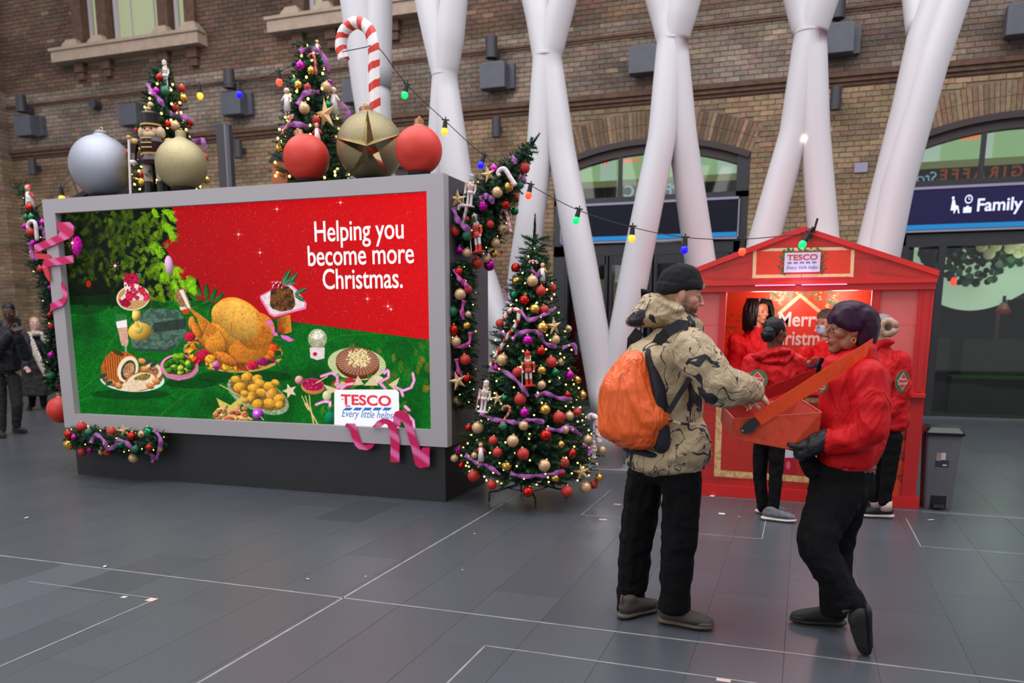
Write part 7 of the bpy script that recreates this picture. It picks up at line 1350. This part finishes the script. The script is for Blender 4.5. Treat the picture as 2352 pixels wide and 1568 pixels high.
Tt += [[(A(1565, 1100, -.03), (.098, .11, .06)), (A(1560, 1245, -.04), (.088, .095, .06))], [(A(1560, 1245, -.04), (.088, .095, .06)), (A(1549, 1360, -.03), (.078, .085, .05))], [(A(1549, 1360, -.03), (.078, .085, .04)), (A(1549, 1396, -.03), (.080, .085, .03))]]
sculpt('trousers', Tt, .009, M_black, man, 4, fold=.009, fs=8, seed=5)
M_sh = mat('grey_shoe', srgb(64, 56, 52), .8, noise_s=20, noise_a=.1); M_so = mat('taupe_sole', srgb(84, 72, 64), .7); h1 = gnd(1512, 1428); h1.z = 0.002
shoe(man, h1, (1, -.10, 0), .285, M_sh, M_so, w_=.054, high=.125, sole=.03); h2 = gnd(1432, 1424); h2.z = .002; h2.x -= .02; shoe(man, h2, (.55, .8, 0), .28, M_sh, M_so, w_=.050, high=.10)
# rucksack
rk = thing('rucksack', 'bulging rucksack in a bright orange rain cover on the back of the bearded man', 'rucksack', A(1457, 1035, -.02))
def rwarp(co, no):
    out = co.copy(); c = np.array(A(1462, 900, -.02))
    for i, p in enumerate(co):
        a = noise.noise(Vector((p[0]*16+p[2]*5, p[1]*16, p[2]*3.2))); b = noise.noise(Vector((p[0]*34+p[2]*9, p[1]*34, p[2]*6))); out[i] = p+no[i]*((1-abs(a)*2.4)*.007+(1-abs(b)*2.)*.003)
    return out
sculpt('rain_cover', [[(A(1462, 832, -.12), (.085, .13, .055)), (A(1448, 890, -.14), (.142, .165, .09)), (A(1455, 985, -.14), (.172, .165, .075))], [(A(1448, 890, -.14), (.142, .16, .08)), (A(1492, 960, -.15), (.105, .15, .085))], [(A(1452, 975, -.14), (.168, .155, .07)), (A(1466, 1002, -.14), (.135, .145, .058))]], .007, M_orange, rk, 5, warp=rwarp)
def webbing(name, pts, w_, parent, m=None, up=None): return band(name, pts, w_, m or M_strapb, parent, .006, up)
MB().tube([A(1470, 812, -.05), A(1478, 788, -.06), A(1500, 780, -.06), A(1508, 800, -.06)], .012, 8).build('grab_handle', M_strapb, rk)
webbing('shoulder_strap', [A(1500, 805, -.14), A(1512, 782, -.18), A(1532, 762, -.22), A(1562, 745, -.22), A(1580, 748, -.2)], .050, rk, up=Vector((-.6, 0, 1)))
webbing('shoulder_strap', [A(1450, 808, .05), A(1452, 780, .02), A(1468, 760, .02)], .05, rk, up=Vector((-1, 0, .2)))
webbing('lower_strap', [A(1534, 948, -.215), A(1560, 905, -.235), A(1584, 868, -.265)], .022, rk, up=Vector((-1, 0, .6)))
sculpt('back_panel', [[(A(1500, 812, -.08), (.035, .14, .05)), (A(1520, 900, -.10), (.045, .15, .06))], [(A(1520, 900, -.10), (.045, .15, .06)), (A(1525, 1015, -.10), (.05, .14, .06))]], .009, mat('navy_pack_cloth', srgb(26, 28, 40), .8), rk, 3)
sculpt('pack_base', [[(A(1462, 1030, -.10), (.07, .10, .018)), (A(1502, 1040, -.10), (.05, .10, .02))]], .007, mat('navy_pack_cloth'), rk, 2)

# ---- the woman carrying the tray
Y0 = 4.18; B = lambda x, y, d=0.0: atY(x, y, Y0+d)
wo = thing('person', 'smiling woman with a glossy purple black bob in a red jacket holding out the tray', 'person', gnd(1900, 1445))
hf = Vector((-.93, -.30, .04)); hR = frame(hf, (-.05, 0, 1)); hc = B(1948, 758, 0); hh = .232
P, T = head_prims(hc, hR, hh, True, True); body = P+lids(T, hR, hh)+neck_prims(T, hh, B(1965, 850, .02), .22)
body += [[(B(1970, 880, .02), (.12, .15, .07)), (B(1960, 960, .02), (.12, .14, .08))], [(B(1960, 960, .02), (.12, .14, .08)), (B(1940, 1080, .02), (.14, .16, .1))]]
body += chain((B(1988, 870, -.15), .05), (B(1992, 985, -.17), .042), (B(1900, 1018, -.14), .028)) + chain((B(1960, 870, .18), .05), (B(1950, 980, .24), .042), (B(1850, 1000, .18), .028))
for pts in (((1945, 1110, -.05, .09), (1868, 1245, -.22, .06), (1965, 1388, -.24, .042)), ((1935, 1110, .08, .09), (1915, 1255, .10, .06), (1915, 1400, .06, .042))): body += chain(*[(B(x, y, d), r) for x, y, d, r in pts])
fc = face_color(srgb(142, 90, 68), srgb(120, 54, 52), browc=srgb(34, 20, 16))(hc, hR, hh); sculpt('body', body, .0046, M_skin, wo, 3, color=fc); eyes(wo, T, hR, hh, None)
MB().prism([T(.378, y, z) for y, z in ((-.075, -.245), (-.03, -.262), (.03, -.262), (.075, -.245), (.03, -.240), (-.03, -.240))], (0, 0, 0), hR @ Vector((.006*hh*10*.3, 0, 0))).build('teeth', mat('teeth', srgb(226, 216, 204), .25), wo)
M_hair = mat('glossy_purple_hair', srgb(46, 13, 42), .40, spec=.22, bump=.0012, bump_s=14, stretch=(14, 14, 1.0), noise_s=8, noise_a=.3)
Hp = [[(T(-.10, 0, .20), (.45*hh, .40*hh, .38*hh), hR)], [(T(.24, -.10, .24), (.17*hh, .24*hh, .15*hh), hR), (T(.0, 0, .40), (.36*hh, .36*hh, .2*hh), hR)], [(T(.24, .10, .24), (.17*hh, .22*hh, .15*hh), hR), (T(.0, 0, .40), (.3*hh, .3*hh, .2*hh), hR)], [(T(-.1, 0, .2), (.52*hh, .42*hh, .36*hh), hR)], [(T(.22, -.24, .18), (.14*hh, .10*hh, .13*hh), hR), (T(.02, -.33, .16), (.2*hh, .09*hh, .16*hh), hR), (T(.10, -.2, .38), (.2*hh, .16*hh, .1*hh), hR)],
      [(T(.22, .24, .18), (.14*hh, .10*hh, .13*hh), hR), (T(.02, .33, .1), (.2*hh, .09*hh, .16*hh), hR), (T(.10, .2, .38), (.2*hh, .16*hh, .1*hh), hR)], [(T(-.24, 0, .10), (.38*hh, .40*hh, .3*hh), hR), (T(-.30, 0, -.22), (.27*hh, .35*hh, .14*hh), hR)], [(T(-.2, -.30, 0), (.17*hh, .1*hh, .2*hh), hR), (T(-.22, -.27, -.25), (.15*hh, .1*hh, .1*hh), hR)], [(T(-.26, .26, 0), (.17*hh, .12*hh, .2*hh), hR), (T(-.28, .24, -.28), (.17*hh, .1*hh, .1*hh), hR)], [(T(-.28, 0, -.2), (.22*hh, .28*hh, .14*hh), hR), (T(-.27, 0, -.36), (.14*hh, .22*hh, .06*hh), hR)]]
sculpt('hair', Hp, .006, M_hair, wo, 5)
ER = MB(); er = T(.0, .345, -.14); ER.tube([er+hR @ Vector((.028*hh*math.cos(a*.5236)*1.6, 0, -.06*hh+.05*hh*math.sin(a*.5236))) for a in range(13)], .0022, 6); ER.build('earring', M_gold, wo, smooth=True)
J = [[(B(1964, 872, .02), (.160, .20, .09)), (B(1960, 960, .02), (.160, .185, .10))], [(B(1962, 960, .02), (.165, .185, .10)), (B(1948, 1035, .02), (.155, .18, .06)), (B(1946, 1060, .02), (.140, .175, .035))], [(B(1958, 822, .0), (.10, .11, .05)), (B(1968, 872, .02), (.15, .18, .07))]]
J += chain((B(1990, 868, -.15), .086), (B(2001, 930, -.18), .082), (B(1996, 985, -.20), .078), (B(1960, 1012, -.20), .066), (B(1908, 1018, -.15), .056)) + chain((B(1955, 862, .17), .085), (B(1948, 960, .24), .08), (B(1870, 1000, .18), .055))
wj = sculpt('jacket', J, .0085, M_redj, wo, 4, fold=.010, fs=5, seed=11)
sculpt('collar', [[(B(1908, 828, -.01), (.030, .09, .022)), (B(1996, 798, -.01), (.030, .10, .022)), (B(1998, 850, -.01), (.045, .12, .03)), (B(1908, 862, -.01), (.05, .10, .03))]], .007, M_redj, wj, 3, fold=.005, fs=12)
MB().tube([B(1889, 822, -.03), B(1881, 840, -.03), B(1879, 858, -.02), B(1886, 880, -.02)], .010, 8).build('zip_guard', M_black, wj)
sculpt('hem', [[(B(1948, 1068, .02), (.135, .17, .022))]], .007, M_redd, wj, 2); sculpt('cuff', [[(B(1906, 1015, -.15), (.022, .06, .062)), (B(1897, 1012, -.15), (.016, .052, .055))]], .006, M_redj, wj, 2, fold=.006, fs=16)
badge(wj, B(1889, 890, -.125), (-.75, -.65, .1), .030); MB().tube([B(1893, 1072, -.10), B(1888, 1100, -.10)], .003, 6).build('drawcord', M_black, wj)
M_glove = mat('black_padded_glove', srgb(22, 23, 30), .5, noise_s=16, noise_a=.2, bump=.006, bump_s=20)
gp = hand_prims(B(1892, 1016, -.15), (-1, .12, -.28), (-.1, .25, .95), 1, L=.19, curl=.35, glove=1.75) + [[(B(1893, 1010, -.15), (.03, .05, .055)), (B(1868, 1022, -.15), (.045, .05, .052))], [(B(1868, 1022, -.15), (.04, .045, .05)), (B(1842, 1040, -.14), (.04, .04, .038))]]
sculpt('glove', gp, .0055, M_glove, wo, 3, fold=.004, fs=22); gp = hand_prims(B(1866, 1002, .18), (-1, -.1, -.1), (0, -.4, .9), -1, L=.19, curl=.8, glove=1.6); sculpt('glove', gp, .0065, M_glove, wo, 3)
sculpt('waist_pouch', [[(B(1850, 1050, -.05), (.03, .06, .05)), (B(1870, 1080, -.05), (.05, .06, .04))]], .007, M_black, wo, 3, fold=.006)
Tt = [[(B(1935, 1075, .02), (.145, .17, .05)), (B(1930, 1125, .02), (.155, .175, .07))]]
Tt += [[(B(1925, 1125, -.06), (.135, .13, .08)), (B(1876, 1235, -.20), (.095, .095, .07))], [(B(1876, 1235, -.20), (.092, .095, .06)), (B(1880, 1270, -.22), (.09, .09, .05))], [(B(1880, 1265, -.22), (.09, .09, .05)), (B(1935, 1360, -.25), (.085, .08, .05))], [(B(1932, 1355, -.25), (.084, .08, .045)), (B(1952, 1388, -.26), (.080, .078, .04))]]
Tt += [[(B(1940, 1125, .08), (.12, .12, .08)), (B(1918, 1255, .10), (.09, .09, .06))], [(B(1918, 1255, .10), (.088, .09, .06)), (B(1918, 1408, .05), (.070, .07, .03))]]
sculpt('trousers', Tt, .009, M_black, wo, 4, fold=.008, fs=8, seed=15)
M_bs = mat('black_trainer', srgb(30, 29, 30), .75, noise_s=20, noise_a=.1); M_bso = mat('black_sole', srgb(24, 24, 26), .6, noise_s=30, noise_a=.2)
h1 = gnd(1940, 1438); h1.z = .002; shoe(wo, h1, (-1, -.12, 0), .265, M_bs, M_bso, w_=.045)
toe = gnd(1990, 1500); toe.z = .012; hl = B(1990, 1388, -.30); hl = toe+(hl-toe).normalized()*.262; dd = (toe-hl).normalized(); shoe(wo, hl+Vector((.02, 0, 0)), dd, .262, M_bs, M_bso, up=(-.95, -.35, 0), w_=.046, high=.085)

# ---- staff and passers-by, further off
def figure(label, Y, pts, h, skin, hair, jacket, trousers, feet, R=None, face=(0, -1, 0), hd=.225, female=False, jr=1.0, sits=None, vox=.010, tr=1.0, fold=.010, cat='person', hands=None, mj=None):
    Fp = lambda x, y, d=0.0: atY(x, y, Y+d); t = thing('person', label, 'person', Fp(*pts['base'])) 
    hR_ = frame(face, (0, 0, 1)); hc_ = Fp(*pts['head']); P_, T_ = head_prims(hc_, hR_, hd, female); nb = Fp(*pts['neck']); bd = P_+neck_prims(T_, hd, nb)
    ch = Fp(*pts['chest']); hp = Fp(*pts['hip']); bd += [[(ch, (.12, .10, .1)), (hp, (.12, .1, .1))]]
    for a in ('armN', 'armF'):
        if a in pts: q = [Fp(*p) for p in pts[a]]; bd += chain((q[0], .045), (q[1], .038), (q[2], .027)); dq = (q[2]-q[1]).normalized(); bd += hand_prims(q[2], dq, pts.get('palm', (0, 0, 1)), 1 if a == 'armN' else -1, L=.17, curl=.7)
    for a in ('legN', 'legF'):
        if a in pts: q = [Fp(*p) for p in pts[a]]; bd += chain((q[0], .05), (q[1], .036), (q[2], .03))
    fc_ = face_color(skin, tuple(c*.7 for c in skin), browc=tuple(c*.25 for c in skin))(hc_, hR_, hd); sculpt('body', bd, .0075, M_skin, t, 2, color=fc_); eyes(t, T_, hR_, hd, None)
    J_ = [[(ch, (.165*jr, .135*jr, .12)), ((ch+hp)/2, (.16*jr, .13*jr, .1))], [((ch+hp)/2, (.16*jr, .13*jr, .1)), (hp, (.16*jr, .135*jr, .06))], [(nb, (.075, .07, .04)), (ch, (.15*jr, .12*jr, .06))]]
    for a in ('armN', 'armF'):
        if a in pts: q = [Fp(*p) for p in pts[a]]; J_ += chain((q[0], .078*jr), (q[1], .070*jr), (q[1].lerp(q[2], .9), .050*jr))
    jo = sculpt('jacket', J_, vox, jacket, t, 3, fold=fold, fs=9, seed=Y)
    Tr_ = [[(hp, (.14*tr, .12*tr, .06))]]
    for a in ('legN', 'legF'):
        if a in pts: q = [Fp(*p) for p in pts[a]]; Tr_ += chain((q[0], .088*tr), (q[1], .070*tr), (q[2], .055*tr))
    if 'legN' in pts: sculpt('trousers', Tr_, vox, trousers, t, 3, fold=fold*.6, fs=10)
    for (x, y, d, L_, mu, ms) in feet: g = gnd(x, y); g.z = .002; shoe(t, g, d, L_, mu, ms, vox=.0068)
    return t, T_, hR_, jo, Fp
M_ws = mat('white_sole', srgb(206, 196, 192), .5); M_gsh = mat('grey_trainer', srgb(92, 92, 98), .7, noise_s=26, noise_a=.4); M_bks = mat('dark_shoe', srgb(20, 20, 22), .6); M_jet = mat('jet_black_hair', srgb(14, 12, 14), .5, spec=.3, bump=.003, bump_s=30)
BR = srgb(96, 60, 44)
# woman with a bun, back to us
t, T_, R_, jo, Fp = figure('woman with a black hair bun and a red jacket standing before the stall counter', 6.75, dict(base=(1765, 1190), head=(1782, 762), neck=(1778, 805), chest=(1775, 855, 0), hip=(1768, 985, 0), armN=[(1728, 835, -.04), (1722, 905, -.10), (1765, 935, -.14)], armF=[(1822, 835, .05), (1835, 900, .12), (1850, 880, .25)], legN=[(1750, 1010, .05), (1745, 1090, .05), (1752, 1165, .03)], legF=[(1785, 1010, -.05), (1782, 1090, -.05), (1776, 1172, -.08)]), 1.57, BR, None, M_redj, M_black,
    [(1737, 1177, (1, -.15, 0), .235, M_gsh, M_ws), (1750, 1193, (1, -.12, 0), .255, M_gsh, M_ws)], face=(.75, .62, -.1), hd=.22, female=True, jr=1.06, tr=.78)
sculpt('hair', [[(T_(-.10, 0, .14), (.42*.22, .37*.22, .38*.22), R_)], [(T_(-.2, 0, -.05), (.25*.22, .3*.22, .2*.22), R_)]], .007, M_jet, t, 3); q = Fp(1764, 768, -.12); sculpt('hair_bun', [[(q, (.055, .05, .062))]], .007, M_jet, t, 2, fold=.006, fs=20)
sculpt('hood', [[(Fp(1745, 818, -.08), (.07, .05, .035)), (Fp(1790, 806, -.08), (.09, .06, .03))], [(Fp(1812, 812, .0), (.05, .06, .028)), (Fp(1780, 830, -.1), (.1, .04, .03))]], .008, M_redj, jo, 3, fold=.008, fs=14); badge(jo, Fp(1739, 873, -.185), (-.35, -1, .05), .083)
# white haired woman behind the tray woman
t, T_, R_, jo, Fp = figure('woman in red with grey hair in a beige scrunchie by the east stall post', 6.95, dict(base=(2015, 1190), head=(2018, 755), neck=(2022, 800), chest=(2030, 850, 0), hip=(2035, 975, 0), armN=[(2065, 830, -.05), (2072, 900, -.06), (2040, 950, -.12)], armF=[(1990, 830, .05), (1985, 900, .1), (1960, 930, .05)], legN=[(2050, 1005, -.05), (2042, 1080, -.05), (2032, 1152, -.07)], legF=[(2020, 1005, .05), (2015, 1080, .05), (2010, 1145, .05)]), 1.6, srgb(206, 160, 142), None, M_redj, M_black,
    [(2000, 1172, (-1, .0, 0), .25, M_bks, M_ws), (2052, 1190, (-1, -.08, 0), .28, M_bks, M_ws)], face=(-.9, .4, 0), hd=.225, female=True, jr=1.08, tr=.85)
sculpt('hair', [[(T_(-.10, 0, .14), (.42*.225, .37*.225, .38*.225), R_)], [(T_(-.2, 0, -.05), (.25*.225, .3*.225, .2*.225), R_)]], .007, mat('grey_hair', srgb(120, 116, 114), .6, bump=.003, bump_s=40), t, 3)
q = Fp(2040, 752, -.13); MB().tube([q+Vector((.05*math.cos(a*.6283), -.01*math.sin(a*3), .05*math.sin(a*.6283))) for a in range(11)], .026, 8).build('scrunchie', mat('beige_scrunchie', srgb(178, 144, 122), .8, noise_s=40, noise_a=.3), t, smooth=True)
for k, (xx, yy) in enumerate(((2012, 1150), (2036, 1158))): MB().tube([Fp(xx, yy-8, (.05, -.07)[k]), Fp(xx, yy+14, (.05, -.07)[k])], .042, 12).build('sock', mat('pale_sock', srgb(206, 176, 172), .8), t, smooth=True)
badge(jo, Fp(2073, 876, -.165), (.75, -.66, 0), .083); sculpt('collar', [[(Fp(2012, 800, 0), (.07, .08, .03)), (Fp(2030, 785, 0), (.085, .085, .025))]], .008, M_redj, jo, 2)
# two people serving inside the stall
t, T_, R_, jo, Fp = figure('smiling woman with black locs serving inside the stall near its west mullion', 8.05, dict(base=(1720, 1090), head=(1744, 716), neck=(1735, 757), chest=(1722, 800, 0), hip=(1722, 930, 0), armN=[(1690, 785, -.05), (1688, 850, -.06), (1705, 900, -.14)], armF=[(1752, 785, .0), (1765, 850, -.08), (1775, 880, -.2)], legN=[(1715, 950), (1715, 1030), (1715, 1095)], legF=[(1735, 950), (1735, 1030), (1735, 1095)]), 1.65, srgb(176, 120, 90), None, M_redj, M_black, [], face=(.72, -.68, -.05), hd=.225, female=True, jr=1.0)
lk = random.Random(2); hm = MB()
for k in range(150):
    a = lk.uniform(-2.25, 2.25)+math.pi; rr_ = .095; b = T_(-.05, 0, .2)+R_ @ Vector((math.cos(a)*.075, math.sin(a)*.078, lk.uniform(0, .05))); e = b+R_ @ Vector((math.cos(a)*.05, math.sin(a)*.055, 0))+Vector((0, 0, -lk.uniform(.13, .24))); hm.tube([T_(-.03, 0, .48), b+(b-T_(0, 0, .2))*.35, b.lerp(e, .5)+(b-T_(0, 0, .2))*.35, e], [.014, .017, .016, .011], 6)
hm.build('locs', M_jet, t, smooth=True)['kind'] = 'stuff'; sculpt('hair', [[(T_(-.10, 0, .17), (.41*.225, .37*.225, .36*.225), R_)]], .008, M_jet, t, 2)
t, T_, R_, jo, Fp = figure('man in a dark beanie and pale blue face mask serving inside the stall', 8.1, dict(base=(1890, 1090), head=(1896, 742), neck=(1896, 788), chest=(1890, 835, 0), hip=(1890, 940, 0), armN=[(1850, 815, -.05), (1836, 850, -.12), (1858, 838, -.30)], armF=[(1925, 825, -.02), (1930, 880, -.08), (1900, 900, -.2)], legN=[(1880, 950), (1880, 1030), (1880, 1095)], legF=[(1900, 950), (1900, 1030), (1900, 1095)]), 1.65, srgb(150, 104, 80), None, M_redj, M_black, [], face=(-.62, -.78, -.1), hd=.23, jr=1.05)
sculpt('beanie', [[(T_(-.07, 0, .24), (.42*.23, .37*.23, .34*.23), R_), (T_(-.05, 0, .40), (.25*.23, .24*.23, .16*.23), R_)]], .007, mat('dark_beanie', srgb(62, 66, 62), .95, noise_s=40, noise_a=.2), t, 2)
sculpt('face_mask', [[(T_(.30, 0, -.13), (.11*.23, .24*.23, .13*.23), R_), (T_(.27, 0, -.30), (.12*.23, .20*.23, .12*.23), R_)]], .006, mat('blue_mask', srgb(150, 186, 206), .7), t, 2)
q = Fp(1862, 836, -.33); sculpt('blue_glove', hand_prims(Fp(1856, 840, -.28), (.8, -.5, .2), (0, -.3, -1), 1, L=.17, curl=.7, glove=1.35)+[[(q, (.05, .04, .035))]], .006, mat('blue_vinyl', srgb(20, 120, 200), .35), t, 2)
# man with a phone far left
M_dark_coat = mat('dark_coat', srgb(30, 31, 38), .8, noise_s=6, noise_a=.15, bump=.008, bump_s=12); M_ch = mat('charcoal_trousers', srgb(34, 33, 36), .8)
t, T_, R_, jo, Fp = figure('man in a dark padded coat looking at his phone at the far west edge', 8.43, dict(base=(25, 1000), head=(20, 716), neck=(16, 752), chest=(12, 785, 0), hip=(15, 845, 0), armN=[(-22, 775, -.1), (-10, 815, -.22), (28, 762, -.30)], armF=[(50, 775, .05), (58, 815, -.05), (40, 768, -.26)], legN=[(-2, 870, -.05), (2, 930, -.05), (4, 985, -.05)], legF=[(32, 870, .05), (40, 930, .05), (38, 975, .1)]), 1.8, srgb(88, 56, 44), None, M_dark_coat, M_ch,
    [(-2, 1002, (.9, -.45, 0), .28, M_bks, M_bks), (30, 993, (1, -.1, 0), .30, M_bks, M_bks)], face=(.55, -.75, -.35), hd=.235, jr=1.25, tr=1.05)
sculpt('hair', [[(T_(-.08, 0, .20), (.40*.235, .35*.235, .33*.235), R_)]], .008, M_jet, t, 2); sculpt('hood', [[(Fp(4, 752, .12), (.11, .12, .09)), (Fp(34, 740, .16), (.07, .08, .10))]], .009, M_dark_coat, jo, 2, fold=.01)
q = Fp(42, 755, -.34); ph = MB().box(q, (.075, .15, .01), Matrix.Rotation(.5, 3, 'Y') @ Matrix.Rotation(.3, 3, 'X')).build('phone', mat('phone_black', srgb(20, 22, 26), .2)); tag(ph, 'dark mobile phone in the hands of the man at the far west edge', 'phone')
# woman with the scarf
t, T_, R_, jo, Fp = figure('woman with fair hair and a long pale striped scarf over a dark coat', 11.2, dict(base=(85, 938), head=(80, 742), neck=(80, 766), chest=(80, 790, 0), hip=(80, 845, 0), armN=[(58, 785, -.1), (55, 815, -.15), (62, 840, -.2)], armF=[(105, 785, .0), (112, 815, .0), (108, 845, -.05)], legN=[(75, 870, 0), (74, 905, 0), (74, 930, 0)], legF=[(98, 870, 0), (100, 905, 0), (100, 928, 0)]), 1.65, srgb(206, 160, 150), None, M_dark_coat, M_black,
    [(70, 940, (.7, -.7, 0), .25, M_bks, M_bks), (96, 936, (1, -.2, 0), .25, M_bks, M_bks)], face=(.75, -.6, .1), hd=.23, female=True, jr=1.25, vox=.012)
sculpt('coat_skirt', [[(Fp(80, 840, 0), (.24, .18, .06)), (Fp(82, 905, 0), (.30, .22, .03))]], .014, mat('brown_black_coat', srgb(40, 34, 34), .85), jo, 3, fold=.02, fs=6)
sculpt('hair', [[(T_(-.10, 0, .16), (.42*.23, .37*.23, .37*.23), R_)], [(T_(-.2, 0, -.05), (.22*.23, .36*.23, .3*.23), R_), (T_(-.2, 0, -.5), (.18*.23, .34*.23, .2*.23), R_)]], .009, mat('fair_hair', srgb(170, 140, 112), .6, bump=.003, bump_s=40), t, 2)
def stripe_mat():
    m = mat('striped_scarf', srgb(196, 184, 172), .9); nt = m.node_tree; b = nt.nodes['Principled BSDF']; tc = nt.nodes.new('ShaderNodeTexCoord'); wv = nt.nodes.new('ShaderNodeTexWave'); cr = nt.nodes.new('ShaderNodeValToRGB'); wv.inputs['Scale'].default_value = 9; cr.color_ramp.elements[0].color = (*srgb(60, 54, 56), 1); cr.color_ramp.elements[0].position = .12; cr.color_ramp.elements[1].color = (*srgb(206, 192, 180), 1); cr.color_ramp.elements[1].position = .3
    nt.links.new(tc.outputs['Object'], wv.inputs[0]); nt.links.new(wv.outputs[1], cr.inputs[0]); nt.links.new(cr.outputs[0], b.inputs['Base Color']); return m
M_scarf = stripe_mat()
sf = sculpt('scarf', [[(Fp(70, 768, -.05), (.10, .09, .05)), (Fp(88, 766, -.05), (.10, .09, .05))], [(Fp(66, 772, -.16), (.075, .04, .03)), (Fp(84, 815, -.24), (.085, .03, .03))], [(Fp(84, 815, -.24), (.085, .03, .03)), (Fp(106, 862, -.27), (.06, .025, .03))], [(Fp(100, 775, -.05), (.04, .06, .04)), (Fp(118, 800, -.08), (.03, .05, .04))]], .010, M_scarf, t, 2, fold=.008, fs=12)
